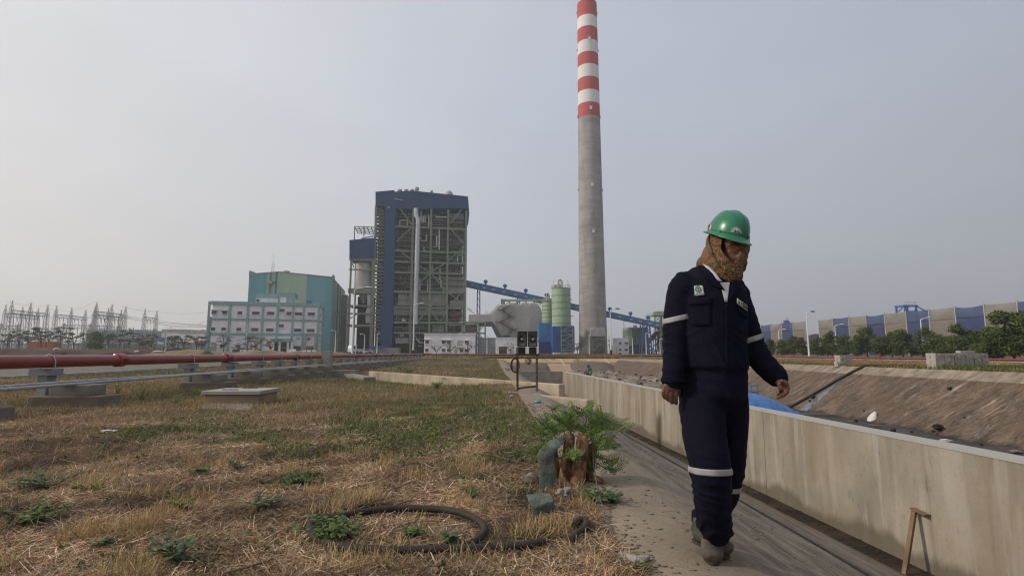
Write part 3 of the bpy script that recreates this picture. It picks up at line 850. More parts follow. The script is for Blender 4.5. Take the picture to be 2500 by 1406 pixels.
# ------------------------------------------------------------------ windows for plain buildings
def window(r, x0, x1, z0, z1, sill=True, hood=False, m=None, y=0):
    o = MB().box2((x0, y - .06, z0), (x1, y + .05, z1)).build('window', m or m_glass, r)
    f = MB()
    t = .09
    f.box2((x0 - t, y - .12, z1), (x1 + t, y - .002, z1 + t)).box2((x0 - t, y - .12, z0 - t), (x1 + t, y - .002, z0)).box2((x0 - t, y - .12, z0), (x0, y - .002, z1)).box2((x1, y - .12, z0), (x1 + t, y - .002, z1))
    n = max(1, int((x1 - x0) / 1.1))
    for i in range(1, n): xx = x0 + (x1 - x0) * i / n; f.box2((xx - .03, y - .1, z0), (xx + .03, y - .061, z1))
    f.build('frame', m_white, o)
    if sill: MB().box2((x0 - .25, y - .3, z0 - .3), (x1 + .25, y - .003, z0 - .12)).build('sill', m_tealt if hood == 2 else m_white, o)
    if hood: MB().box2((x0 - .35, y - .7, z1 + .12), (x1 + .35, y - .003, z1 + .3)).build('hood', m_white, o)
    return o
def white_block():
    r, q, w, h = simple_box('pump_station', 'small white two storey block in front of the boiler house, with bare trees before it', 'building', 1035, 1160, 817, 862, 196, 10, m_white)
    cv = lambda cx, cy: q(820 + cx / 3.125, 430 + cy / 3.125)
    for c0, c1, hood in (((682, 1278), (710, 1252), 1), ((808, 1280), (838, 1254), 1), ((848, 1280), (876, 1254), 1), ((984, 1280), (1012, 1256), 1),
                   ((682, 1338), (708, 1316), 0), ((808, 1340), (836, 1316), 0), ((848, 1340), (876, 1316), 0), ((944, 1342), (972, 1318), 0), ((982, 1342), (1010, 1318), 0)):
        a, b = cv(*c0), cv(*c1); window(r, a[0], b[0], a[1], b[1], hood=hood)
    a, b = cv(925, 1300), cv(972, 1252); MB().box2((a[0], -.05, a[1]), (b[0], .1, b[1])).build('balcony_recess', m_gclad, r)
    a, b = cv(920, 1306), cv(978, 1298); MB().box2((a[0], -1.2, a[1]), (b[0], -.01, b[1])).build('balcony', m_white, r)
    a, b = cv(905, 1350), cv(925, 1318); MB().box2((a[0], -.06, 0), (b[0], .1, b[1])).build('door', m_gclad, r)
    MB().box2((-.15, -.15, h), (w + .15, 10.15, h + .35)).build('parapet', m_white, r)
    a, b = cv(672, 1350), cv(1060, 1298); 
white_block()

# ------------------------------------------------------------------ office and turbine hall
def office():
    fr = Frame(510, 163, 788, 170, 862)
    cv = lambda cx, cy: (480 + cx / 5.857, 640 + cy / 5.857)
    L = lambda cx, cy, d=0.0: fr.at(*cv(cx, cy), d)
    r = thing('office_building', 'white three storey office block with teal pilasters and bands', 'building', fr.o, fr.rz)
    Wd = L(1750, 900)[0]; H = L(900, 575)[1]; Dp = 13
    def at_y(cx): return L(cx, 830)[0]
    MB().box2((0.15, .0, 0), (Wd - .1, Dp, H - .3)).build('wall', m_white, r)
    MB().box2((-.25, -.34, H - .95), (Wd + .1, Dp + .2, H + .1)).build('parapet', m_tealt, r)
    for cy in (825, 1035): 
        z = L(900, cy)[1]; MB().box2((.2, -.22, z - .26), (Wd, Dp + .1, z + .26)).build('floor_band', m_tealt, r)
        MB().box2((.2, -.28, z + .26), (Wd, -.1, z + .36)).build('ledge', m_tealt, r)
    for cx in (170, 470, 727, 943, 1157, 1373, 1528, 1742):
        x = at_y(cx); MB().box2((x - .3, -.3, 0), (x + .3, .2, H + .02)).build('pilaster', m_tealt, r)
    MB().box2((Wd - .4, Dp - .4, 0), (Wd + .3, Dp + .3, H)).build('pilaster', m_tealt, r)
    wins = [(215, 695, 290, 742, 1), (365, 700, 437, 745, 1), (585, 703, 655, 748, 0), (792, 708, 902, 752, 0), (1005, 711, 1113, 755, 0), (1183, 668, 1258, 712, 0), (1283, 711, 1357, 757, 0), (1403, 716, 1510, 761, 0), (1587, 720, 1693, 764, 0),
            (200, 930, 270, 978, 0), (352, 932, 422, 978, 0), (568, 937, 642, 983, 0), (778, 941, 887, 988, 0), (992, 944, 1100, 990, 0), (1172, 886, 1248, 930, 0), (1393, 950, 1500, 996, 0), (1577, 955, 1685, 999, 0),
            (335, 1180, 405, 1226, 1), (555, 1182, 628, 1228, 1), (768, 1186, 850, 1232, 0), (1385, 1198, 1490, 1262, 0), (1570, 1198, 1675, 1250, 0)]
    for a0, b0, a1, b1, hd in wins:
        a, b = L(a0, b1), L(a1, b0); window(r, a[0], b[0], a[1], b[1], hood=hd)
    a, b = L(200, 1262), L(290, 1165); MB().box2((a[0], -.08, 0), (b[0], .1, b[1])).build('roller_door', m_gclad, r)
    a, b = L(295, 1262), L(1000, 1175)
    # entrance
    a, b = L(1110, 1275), L(1350, 1160); MB().box2((a[0], -.4, 0), (b[0], .1, b[1])).build('entrance_glazing', m_glass, r)
    a, b = L(1080, 1140), L(1370, 1095); MB().box2((a[0], -3.4, a[1]), (b[0], 0, b[1])).build('canopy', m_tealt, r)
    for cx in (1090, 1185, 1305, 1360): x = L(cx, 1200, -3)[0]; MB().box2((x - .3, -3.2, 0), (x + .3, -2.6, L(1200, 1140)[1])).build('canopy_column', m_white, r)
    for cx in (1550, 1700): x = L(cx, 1100)[0]; MB().box2((x - .3, -.7, 0), (x + .3, -.3, L(1550, 1020)[1])).build('flue', m_gclad, r)
    a, b = L(1418, 1105), L(1482, 1075); MB().box2((a[0], -.15, a[1]), (b[0], -.01, b[1])).build('louvre', m_gclad, r)
    for cx, cy in ((1605, 1095), (876, 545)): 
        p = L(cx, cy, 0 if cy > 600 else 3); MB().box2((p[0] - .35, (-.45 if cy > 600 else 2.6), p[1] - .3), (p[0] + .35, (-.01 if cy > 600 else 3.0), p[1] + .3)).build('air_conditioner', m_black, r)
    # pent houses
    a, b = L(845, 575, 3), L(1170, 460, 3); MB().box2((a[0], 3, H - .3), (b[0], 9, b[1])).build('penthouse', m_white, r)
    z = L(900, 510, 3)[1]; MB().box2((a[0] - .1, 2.9, z), (b[0], 9.1, b[1] + .1)).build('penthouse_band', m_tealt, r)
    a, b = L(1175, 580, 2), L(1405, 445, 2); MB().box2((a[0], 2, H - .3), (b[0], 9.5, b[1])).build('stair_house', m_white, r)
    z = L(1200, 497, 2)[1]; MB().box2((a[0] - .1, 1.9, z), (b[0] + .1, 9.6, b[1] + .1)).build('penthouse_band', m_tealt, r)
    for cx in (1180, 1390): x = L(cx, 540, 2)[0]; MB().box2((x - .2, 1.85, H), (x + .25, 2.2, z)).build('penthouse_post', m_tealt, r)
    a, b = L(1280, 578, 2), L(1382, 500, 2); MB().box2((a[0], 1.95, H), (b[0], 2.1, b[1])).build('dark_opening', m_gclad, r)
    a, b = L(1565, 578, 5), L(1640, 553, 5); MB().box2((a[0], 5, H), (b[0], 7, b[1])).build('water_tank', m_blue2, r)
    # side face details
    for yy, zz in ((4, .78), (8.5, .78), (4, .5), (8.5, .5), (6, .25)):
        MB().box2((Wd - .12, yy, H * zz - .6), (Wd - .03, yy + 1.0, H * zz + .7)).build('side_window', m_glass, r)
    mbp = MB()
    for yy in (-1.6, -1.1): mbp.beam((Wd + .8, yy, 0), (Wd + .8, yy, L(1815, 540)[1]), .12)
    mbp.beam((Wd + .8, -1.35, L(1815, 540)[1]), (Wd + 1.3, -1.35, L(1815, 530)[1]), .3)
    for i in range(18): mbp.beam((Wd + .8, -1.6, i * .9), (Wd + .8, -1.1, i * .9), .07)
    o = mbp.build('mast_frame', m_galv, r)
    p0, p1 = L(120, 1260), L(150, 775)
    MB().box2((-.9, .5, 0), (-.1, Dp, L(150, 775)[1])).build('end_wing', m_tealt, r)
office()
def hall():
    fr = Frame(597, 196, 808, 201, 862)
    cv = lambda cx, cy: (480 + cx / 5.857, 640 + cy / 5.857)
    L = lambda cx, cy, d=0.0: fr.at(*cv(cx, cy), d)
    r = thing('turbine_hall', 'large turbine hall clad in teal and pale green vertical stripes', 'building', fr.o, fr.rz)
    Wd = L(1930, 600)[0]; zl, zr_, zrr = L(735, 170)[1], L(1170, 137)[1], L(1915, 213)[1]; xr = L(1170, 300)[0]
    Dp = 46
    top = lambda x: zl + (zr_ - zl) * x / xr if x < xr else zr_ + (zrr - zr_) * (x - xr) / (Wd - xr)
    MB().prism([(0, 0), (0, zl - .2), (xr, zr_ - .2), (Wd, zrr - .2), (Wd, 0)], .15, Dp).build('wall', m_teal, r, fix=True)
    m_t2 = mat('teal_stripe', (0.075, 0.235, 0.27), (0.065, 0.21, 0.245), scale=.3)
    cuts = [(680, 992, m_teal), (992, 1028, m_paleg), (1028, 1060, m_t2), (1060, 1110, m_paleg), (1110, 1142, m_t2), (1142, 1565, m_paleg), (1565, 1930, m_teal)]
    for c0, c1, m in cuts:
        xa, xb = L(c0 + 6, 400)[0], L(c1 + 6, 400)[0]; xa = max(0, xa); xb = min(Wd, xb)
        nn = max(1, int((xb - xa) / 4)); pts = [(xa + .02, 0)] + [(xa + (xb - xa) * i / nn, top(xa + (xb - xa) * i / nn)) for i in range(nn + 1)] + [(xb - .02, 0)]
        MB().prism(pts, 0, .14).build('cladding_panel', m, r, fix=True)
    for y0, y1, m in ((.2, 9, m_teal), (9, 15, m_paleg), (15, 20, m_t2), (20, 26, m_paleg), (26, 30, m_t2), (30, 34, m_paleg), (34, 45.8, m_gclad)):
        MB().box2((Wd + .002, y0, 0), (Wd + .14, y1 - .03, zrr - .1)).build('cladding_panel', m, r)
    # raised corner walls
    MB().prism([(-.1, zl - 1), (-.1, zl + 1.2), (.6, zl + 1.2), (3.6, zl - .1), (3.6, zl - 1)], -.1, .3).build('corner_parapet', m_teal, r, fix=True)
    MB().box2((Wd - .2, -.1, zrr - 1), (Wd + .25, 5, zrr + .9)).build('corner_parapet', m_teal, r)
    MB().box2((Wd + .14, 34, 0), (Wd + 2.4, 45, zrr - 3)).build('side_annex', m_gclad, r)
    for yy, zz in ((12, .3), (22, .28), (12, .55), (24, .6)): MB().box2((Wd + .15, yy, zrr * zz - 1), (Wd + .4, yy + 3, zrr * zz + .6)).build('side_louvre', m_gclad, r)
    tr = MB()
    for a, b in (((0, zl), (xr, zr_)), ((xr, zr_), (Wd, zrr))): tr.beam((a[0], -.06, a[1]), (b[0], -.06, b[1]), .3, .25)
    tr.build('roof_trim', mat('roof_trim_brown', (0.36, 0.30, 0.25)), r)
    mbl = MB(); x = L(1090, 200)[0]
    for dx in (-.35, .35): mbl.beam((x + dx, -.5, L(1090, 260)[1]), (x + dx, -.5, zr_ + 3), .12)
    for i in range(12): z = L(1090, 260)[1] + i * .9; mbl.beam((x - .35, -.5, z), (x + .35, -.5, z), .09)
    x2 = L(1055, 350)[0]
    for dx in (-.35, .35): mbl.beam((x2 + dx, -.5, L(1055, 450)[1]), (x2 + dx, -.5, L(1055, 265)[1]), .12)
    for i in range(7): z = L(1055, 450)[1] + i * .9; mbl.beam((x2 - .35, -.5, z), (x2 + .35, -.5, z), .09)
    mbl.box((x, -.7, L(1080, 280)[1]), (2.4, 1.2, .3)).box((x2, -.7, L(1080, 300)[1]), (1.6, 1.2, .9))
    mbl.build('ladder', m_gclad, r)
    a = L(1252, 135); MB().cyl((a[0], 4, a[1] - .8), (a[0], 4, a[1] + .4), .3, 8).cyl((a[0], 4, a[1] + .4), (a[0], 4, a[1] + .8), 1.2, 12).build('roof_vent', m_gclad, r)
hall()

# ------------------------------------------------------------------ conveyor, precipitator, silos
c3 = lambda cx, cy: (1120 + cx / 4.808, 660 + cy / 4.808)
def Q(cx, cy, Y): return P(*c3(cx, cy), Y=Y)
def conveyor():
    Y = 232
    r = thing('coal_conveyor', 'long blue enclosed conveyor sloping down from the boiler house past the chimney', 'conveyor', (0, 0, 0))
    T = lambda cx: 118 + (cx - 100) * (612 - 118) / 2260.0
    Bo = lambda cx: 188 + (cx - 100) * (668 - 188) / 2250.0
    cxs = [60, 330, 560, 800, 1050, 1300, 1560, 1800, 2040, 2200, 2365]
    for c0, c1 in zip(cxs, cxs[1:]):
        a, b, c_, d = Q(c0, T(c0), Y), Q(c1, T(c1), Y), Q(c1, Bo(c1), Y), Q(c0, Bo(c0), Y)
        pts = [(a.x + .03, a.z), (b.x - .03, b.z), (c_.x - .03, c_.z), (d.x + .03, d.z)]
        MB().prism(pts, Y, Y + 4.5).build('gallery_section', mat('conveyor_blue', (0.06, 0.175, 0.37), (0.05, 0.145, 0.31), scale=.2, rough=.6), r, fix=True)
    for cx in (315, 545, 790, 1035, 1785, 2030, 2233):
        p = Q(cx, T(cx) - 8, Y); MB().cyl((p.x, Y + 2, p.z - .3), (p.x, Y + 2, p.z + .6), .4, 10).ball((p.x, Y + 2, p.z + 1.2), (.95, .95, .85), 10, 6).build('roof_ventilator', MATS['conveyor_blue'], r)
    for cx in (157, 300, 405, 530, 670, 790, 880, 1390, 1890, 2025, 2133, 2245, 2330):
        p = Q(cx, (T(cx) + Bo(cx)) / 2 + 6, Y); MB().box((p.x, Y - .03, p.z), (1.3, .1, .7)).build('window', m_gclad, r)
    for cx, c2 in ((233, 520), (703, 400)):
        a, b = Q(cx, Bo(cx), Y), Q(cx, 1000 if cx > 300 else 985, Y)
        mb = MB()
        for dx in (-.5, .5): mb.beam((a.x + dx, Y + 1, a.z), (a.x + dx * 1.6, Y + 1, gz(a.x, Y) - .1), .45)
        z = a.z
        while z > 3: mb.beam((a.x - .6, Y + 1, z), (a.x + .6, Y + 1, z - 3), .2); z -= 3
        mb.build('trestle', MATS['conveyor_blue'], r)
    a = Q(2200, Bo(2200), Y); mb = MB()
    for dx, dy in ((-1.4, 0), (1.4, 0), (-1.4, 4), (1.4, 4)): mb.beam((a.x + dx, Y + dy, a.z), (a.x + dx * 1.7, Y + dy, gz(a.x, Y) - .1), .55)
    z = a.z; s = 1
    while z > 2.5: mb.beam((a.x - 1.6 * s, Y, z), (a.x + 1.8 * s, Y, z - 3.2), .3); mb.beam((a.x - 2, Y, z), (a.x + 2, Y, z), .3); z -= 3.2; s = -s
    mb.build('trestle', MATS['conveyor_blue'], r)
conveyor()
def precipitator():
    Y = 205
    z0 = gz(0, Y)
    r = thing('dust_precipitator', 'grey ribbed dust precipitator with a green gantry frame on its roof', 'precipitator', (0, 0, 0))
    p = lambda cx, cy, y=Y: (Q(cx, cy, y).x, Q(cx, cy, y).z)
    MB().prism([p(352, 603), p(352, 512), p(395, 512), p(480, 420), p(500, 404), p(935, 404), p(960, 440), p(985, 520), p(985, 760), p(930, 792), p(500, 792), p(470, 770), p(440, 680), p(400, 605)], Y, Y + 18).build('casing', m_gclad, r, fix=True)
    MB().prism([p(115, 603), p(115, 517), p(351, 512), p(351, 603)], Y + 1, Y + 10).build('inlet_duct', m_gclad, r, fix=True)
    mbr = MB()
    for cx in range(510, 940, 20):
        a = p(cx, 410); b = p(cx, 788); o = MB().box2((a[0] - .1, Y - .22, b[1]), (a[0] + .1, Y - .01, a[1])).build('rib', m_gclad, r)
    mdk = mat('dark_duct', (0.085, 0.085, 0.08), (0.06, 0.06, 0.058), scale=.4)
    MB().prism([p(230, 608), p(385, 608), p(410, 628), p(498, 770), p(498, 795), p(452, 795), p(385, 655), p(230, 652)], Y - 1.4, Y + 3).build('return_duct', mdk, r, fix=True)
    MB().prism([p(80, 720), p(80, 640), p(210, 640), p(210, 720)], Y - 1, Y + 4).build('fan_casing', mdk, r, fix=True)
    for a, b in (((0, 612), (320, 612)), ((0, 740), (310, 740)), ((60, 632), (225, 632))):
        q1, q2 = p(*a), p(*b); MB().beam((q1[0], Y - 2, q1[1]), (q2[0], Y - 2, q2[1]), .6).build('beam', m_grn, r)
    for cx, ct in ((232, 615), (312, 615), (68, 615)):
        a = p(cx, ct); MB().box2((a[0] - .3, Y - 2.3, 0), (a[0] + .3, Y - 1.7, a[1])).build('column', m_grn, r)
    for a, b in (((235, 710), (300, 655)), ((237, 820), (275, 775)), ((235, 690), (270, 655))):
        q1, q2 = p(*a), p(*b); MB().beam((q1[0], Y - 2, q1[1]), (q2[0], Y - 2, q2[1]), .35).build('brace', m_grn, r)
    # top gantry
    a, b = p(497, 330), p(1000, 348); MB().box2((a[0], Y + 3, b[1] - .1), (b[0], Y + 5, a[1])).build('gantry_beam', m_grn2, r)
    a = p(497, 382); b = p(545, 330); MB().box2((a[0], Y + 2, a[1]), (b[0], Y + 6, b[1])).build('gantry_end', m_grn, r)
    for cx in (597, 700, 800, 900, 965):
        a = p(cx, 345); b = p(cx, 404); MB().beam((a[0], Y + 4, a[1]), (b[0], Y + 4, b[1]), .3).build('gantry_post', m_grn, r)
        c_ = p(cx - 45, 398); MB().beam((a[0], Y + 4, a[1]), (c_[0], Y + 4, c_[1]), .2).build('gantry_brace', m_grn, r)
    for cx in (640, 785, 890):
        a = p(cx - 45, 402); b = p(cx + 45, 380); MB().box2((a[0], Y + 1, a[1]), (b[0], Y + 5, b[1])).build('rapper_box', m_gclad, r)
    # zigzag stairs
    zz = [(610, 410), (520, 465), (610, 540), (520, 610), (640, 695), (545, 780)]
    zz = [(605, 410), (500, 465), (615, 542), (475, 610), (640, 692), (560, 770)]
    for u, v_ in zip(zz, zz[1:]):
        q1, q2 = p(*u), p(*v_)
        MB().beam((q1[0], Y - 1.0, q1[1]), (q2[0], Y - 1.0, q2[1]), .5, .35).beam((q1[0], Y - 1.3, q1[1] + 1.1), (q2[0], Y - 1.3, q2[1] + 1.1), .1).build('stair_flight', mdk, r)
        MB().box((q2[0], Y - 1.0, q2[1]), (3.0, 1.4, .2)).build('stair_landing', mdk, r)
    for (a, b) in (((370, 508), (472, 395)), ((385, 512), (490, 402)), ((100, 430), (150, 470)), ((100, 455), (185, 505))):
        q1, q2 = p(*a), p(*b); MB().beam((q1[0], Y + .5, q1[1]), (q2[0], Y + .5, q2[1]), .22).build('handrail', m_grn, r)
    for cx in range(312, 375, 14):
        a = p(cx, 512); MB().beam((a[0], Y + 1, a[1]), (a[0], Y + 1, a[1] + 1.2), .1).build('rail_post', m_galv, r)
precipitator()
def blockhouse():
    r, q, w, h = simple_box('switch_house', 'low white building with a dark doorway under the grey precipitator', 'building', 1211, 1314, 826, 864, 192, 9, m_white)
    cv = lambda cx, cy: q(*c3(cx, cy))
    a, b = cv(472, 985), cv(565, 895); MB().box2((a[0], -.08, 0), (b[0], .1, b[1])).build('door', m_dark, r)
    a, b = cv(605, 980), cv(645, 930); MB().box2((a[0], -.08, a[1]), (b[0], .1, b[1])).build('louvre', m_gclad, r)
    MB().box2((-.15, -.15, h), (w + .15, 9.15, h + .3)).build('parapet', m_white, r)
    r, q, w, h = simple_box('pipe_bridge', 'green steel pipe rack between the two low white buildings', 'pipe rack', 1168, 1210, 824, 826, 199, 4, m_tealt)
    for px in (1170, 1175, 1184, 1192, 1200, 1208):
        a = q(px, 862); MB().box2((a[0] - .2, -.3, -.1), (a[0] + .2, .1, h)).build('post', m_steelg, r)
    for py in (826, 837, 846): a = q(1168, py); MB().box2((a[0], -.5, a[1] - .25), (w, -.05, a[1] + .1)).build('rail', m_steelg, r)
    a, b = q(1180, 862), q(1206, 840); MB().box2((a[0], .1, 0), (b[0], 2, b[1])).build('glazed_screen', mat('grey_blue_screen', (0.2, 0.23, 0.26)), r)
blockhouse()
def silos():
    for (cxl, cxr, ct, cb, bl, br, bb, Y, lab, nm) in ((1108, 1333, 205, 655, 1105, 1360, 990, 190, 'tall pale green ringed silo with rooftop railings standing on a dark blue base', 1), (985, 1140, 370, 615, 940, 1106, 850, 199, 'shorter pale green silo partly hidden behind the taller one, on a bright blue base', 0)):
        a, b = Q(cxl, 700, Y), Q(cxr, 700, Y); xc = (a.x + b.x) / 2; rad = (b.x - a.x) / 2; z1, z0_ = Q(1200, ct, Y).z, Q(1200, cb, Y).z; g = gz(xc, Y) - .1
        r = thing('silo', lab, 'silo', (xc, Y + rad, g))
        MB().cyl((0, 0, z0_ - g), (0, 0, z1 - g), rad, 40).build('barrel', m_grn2, r)
        for t in (.08, .28, .47, .63, .81, 1.0):
            z = z0_ - g + (z1 - z0_) * t; MB().cyl((0, 0, z - .12), (0, 0, z + .12), rad + .1, 40).build('ring', m_grn, r)
        u, v_ = Q(bl, 800, Y - .6), Q(br, 800, Y - .6)
        MB().box2((u.x - xc, -rad - .6, .9 if nm else 4.6), (v_.x - xc, rad, z0_ - g - .02)).build('base_cladding', mat('deep_blue_cladding', (0.018, 0.075, 0.25), (0.015, 0.062, 0.21), scale=.3, rough=.55) if nm else m_blue2, r)
        MB().box2((u.x - xc + .3, -rad - .3, 0), (v_.x - xc - .3, rad - .3, .9 if nm else 4.6)).build('plinth', m_white if nm else MATS.get('deep_blue_cladding', m_blue2), r)
        # rooftop
        mb = MB(); zt = z1 - g
        for k_ in range(20):
            t = 2 * math.pi * k_ / 20; p_ = (math.cos(t) * rad, math.sin(t) * rad)
            mb.beam((p_[0], p_[1], zt), (p_[0], p_[1], zt + 1.2), .09)
            t2 = 2 * math.pi * (k_ + 1) / 20
            for hh in (.6, 1.2): mb.beam((p_[0], p_[1], zt + hh), (math.cos(t2) * rad, math.sin(t2) * rad, zt + hh), .08)
        mb.build('railing', m_galv, r)
        mb = MB().box((-rad * .3, 0, zt + .8), (1.6, 1.6, 1.6)).tube([(-rad * .3, -1, zt), (-rad * .3, -1, zt + 3.2), (-rad * .1, -1, zt + 3.4), (rad * .05, -1, zt + 2.5), (rad * .05, -1, zt)], [.35] * 5, 8).box((-rad * .6, 0, zt + .9), (1.2, 1.2, 1.0))
        mb.build('filter_unit', m_gclad, r)
        if nm:
            for s_ in (-.75, .75): MB().beam((s_ * rad, -1, zt + 1), (s_ * rad - .4, -1, zt + 3.3), .09).build('lamp_arm', m_galv, r)
            lx = Q(1300, 400, Y).x - xc
            mb = MB()
            for dx in (-.3, .3): mb.beam((lx + dx, -rad * .75, z0_ - g), (lx + dx, -rad * .75, zt), .1)
            for i in range(30): mb.beam((lx - .3, -rad * .75, z0_ - g + i * .55), (lx + .3, -rad * .75, z0_ - g + i * .55), .07)
            mb.box((rad - .3, -1.5, z1 - g - 4), (1.4, 1.2, .2)).box((rad + .2, -1.2, z1 - g - 10), (1.2, 1.0, .2))
            mb.build('ladder', m_galv, r)
            # stair tower in front of base
            sx0, sx1 = Q(1205, 800, Y - 2.5).x - xc, Q(1340, 800, Y - 2.5).x - xc; hz = z0_ - g
            for x in (sx0, sx1): MB().box2((x - .2, -rad - 2.6, 0), (x + .2, -rad - 2.2, hz)).build('stair_column', m_grn, r)
            nlev = 6
            for i in range(nlev):
                za, zb = hz * i / nlev, hz * (i + 1) / nlev
                MB().beam((sx0, -rad - 2.4, zb), (sx1, -rad - 2.4, zb), .35).build('stair_beam', m_grn, r)
                p1, p2 = (sx0, sx1) if i % 2 else (sx1, sx0)
                MB().beam((p1, -rad - 2.4, za), (p2, -rad - 2.4, zb), .5, .3).build('stair_flight', m_grn, r)
silos()
def right_plant():
    Y = 236; p = lambda cx, cy, y=Y: (Q(cx, cy, y).x, Q(cx, cy, y).z)
    # green shed
    a = p(1992, 690); b = p(2038, 665); g = gz(a[0], Y) - .1
    r = thing('green_shed', 'tall pale green steel shed with a gable roof beside the conveyor foot', 'shed', (p(1992, 900)[0], Y, g))
    o0 = p(1992, 900)[0]; x1, x2 = p(2038, 900)[0] - o0, p(2222, 900)[0] - o0; he, hr = p(1992, 700)[1] - g, p(2020, 665)[1] - g
    MB().prism([(0, 0), (0, he), (x1 * .5, hr), (x1, hr - .3), (x1, 0)], 0, 10).build('gable_wall', m_grn2, r, fix=True)
    MB().box2((x1, .1, 0), (x2, 10, hr - .6)).build('side_wall', mat('green_cladding_dark', (0.115, 0.17, 0.12), (0.10, 0.15, 0.105), scale=.2), r)
    MB().box2((x1 - .4, -.3, hr - .6), (x2 + .4, 10.3, hr - .1)).build('roof', m_gclad, r)
    zz = p(2000, 870)[1] - g; MB().box2((x1, -.05, 0), (x2, .09, zz)).build('plinth', m_dark, r)
    v_ = p(2103, 650)[0] - o0; MB().cyl((v_, 5, hr - .2), (v_, 5, hr + 1.1), .9, 10).build('roof_vent', m_gclad, r)
    # white block
    r, q, w, h = simple_box('control_house', 'small white three storey house with a round white tank beside the green shed', 'building', 1507, 1536, 825, 866, 225, 8, m_white)
    cv = lambda cx, cy: q(*c3(cx, cy))
    for c0, c1 in (((1880, 866), (1908, 842)), ((1946, 866), (1986, 842)), ((1880, 942), (1908, 918)), ((1946, 942), (1986, 918)), ((1880, 985), (1905, 965))):
        a, b = cv(*c0), cv(*c1); window(r, a[0], b[0], a[1], b[1])
    a = cv(1858, 880); b = cv(1858, 795); MB().cyl((a[0], 2, a[1]), (a[0], 2, b[1]), 1.1, 16).build('tank', m_white, r)
    a, b = cv(1812, 985), cv(1880, 880); MB().box2((a[0], .5, 0), (b[0], 6, b[1])).build('low_wing', m_white, r)
    # transfer tower
    a = p(2312, 900)[0]; b = p(2420, 900)[0]; g = gz(a, Y) - .1
    r = thing('transfer_tower', 'open green steel transfer tower with a small roofed cabin at the end of the conveyor', 'tower', (a, Y, g))
    h = p(2360, 530)[1] - g; hd = p(2360, 480)[1] - g; w = b - a + 1.5
    m_tr = m_grn
    for x in (0, w * .45, w):
        for yy in (0, 8): MB().box2((x - .25, yy - .25, 0 if x else p(2312, 700)[1] - g), (x + .25, yy + .25, h)).build('column', m_tr, r)
    MB().prism([(-.8, h), (-.8, h + 1.4), (w * .12, hd), (w + .8, hd), (w + .8, h)], -.5, 8.5).build('cabin_roof', m_grn2, r, fix=True)
    for cy in (605, 650, 700, 760, 800, 870, 940):
        z = p(2360, cy)[1] - g; MB().box2((w * .3, -.4, z - .4), (w + .5, 8, z + .2)).build('deck', m_tr, r)
    for u, v_ in (((0, h), (w * .45, p(0, 605)[1] - g)), ((w * .45, h), (0, p(0, 605)[1] - g)), ((w * .45, 8), (w, 4)), ((w * .45, 3), (w, 8)), ((w * .45, 14), (w, 9))):
        MB().beam((u[0], -.3, u[1]), (v_[0], -.3, v_[1]), .25).build('brace', m_tr, r)
    MB().box2((w * .5, 1, 2), (w - .5, 7, p(0, 650)[1] - g)).build('chute', m_dark, r)
    # second dark inclined conveyor towards the ground, blue ladder frame
    r = thing('coal_chute', 'dark latticed coal chute rising behind the blue trestle to the transfer tower', 'conveyor', (0, 0, 0))
    q1, q2 = p(2100, 985, Y + 6), p(2330, 720, Y + 6)
    mdk = mat('dark_steel', (0.035, 0.035, 0.037), (0.055, 0.053, 0.05), scale=.5)
    MB().beam((q1[0], Y + 6, q1[1]), (q2[0], Y + 6, q2[1]), 2.4, 1.6).build('gallery', mdk, r)
    mb = MB()
    for i in range(9):
        t = i / 8; x = q1[0] + (q2[0] - q1[0]) * t; z = q1[1] + (q2[1] - q1[1]) * t
        mb.beam((x, Y + 4.6, 0.5), (x, Y + 4.6, z), .25); mb.beam((x, Y + 4.6, .5), (x + 1.6, Y + 4.6, z * .7), .2); mb.beam((x, Y + 4.5, z), (x + 1.4, Y + 4.5, z + 2.4), .2)
    mb.build('lattice', mdk, r)
    r = thing('blue_pipe_stand', 'bright blue steel ladder frame beside the conveyor trestle', 'frame', (0, 0, 0))
    for cx in (2213, 2237): a, b = p(cx, 985, Y - 4), p(cx - 4, 660 if cx < 2220 else 800, Y - 4); MB().beam((a[0], Y - 4, .4), (b[0], Y - 4, b[1]), .3).build('rail', m_blue2, r)
    for i in range(9): a = p(2225, 970 - i * 20, Y - 4); MB().beam((a[0] - .6, Y - 4, a[1]), (a[0] + .6, Y - 4, a[1]), .2).build('rung', m_blue2, r)
    q1, q2 = p(1955, 960, Y - 8), p(2000, 905, Y - 8); 
    r = thing('blue_machine', 'low blue machine with a raised arm parked before the white house', 'machine', (0, 0, 0))
    MB().beam((q1[0], Y - 8, q1[1]), (q2[0], Y - 8, q2[1]), .7).build('arm', m_blue2, r)
    MB().box((q1[0] + .6, Y - 8, 2.0), (7, 2.5, 2.4)).build('body', mat('machine_teal', (0.05, 0.10, 0.11)), r)
    MB().box((q1[0] + 2, Y - 8, 3.7), (2, 2, 1.0)).build('cab', m_glass, r)
    # radio mast and thin stacks
    for i, (px, pt, Ym, lab) in enumerate(((1525, 783, 250, 'thin guyed radio mast rising behind the small white house'), (1488, 820, 240, 'slim white lamp mast just right of the chimney foot'))):
        a = P(px, 864, Y=Ym); t = P(px, pt, Y=Ym).z; g = gz(a.x, Ym)
        r = thing('radio_mast' if i == 0 else 'slim_mast', lab, 'mast', (a.x, Ym, g))
        MB().beam((0, 0, 0), (0, 0, t - g), .22).build('shaft', m_galv, r)
        for z in (.5, .75): MB().box((0, 0, (t - g) * z), (.9, .2, .5)).build('antenna', m_galv, r)
right_plant()
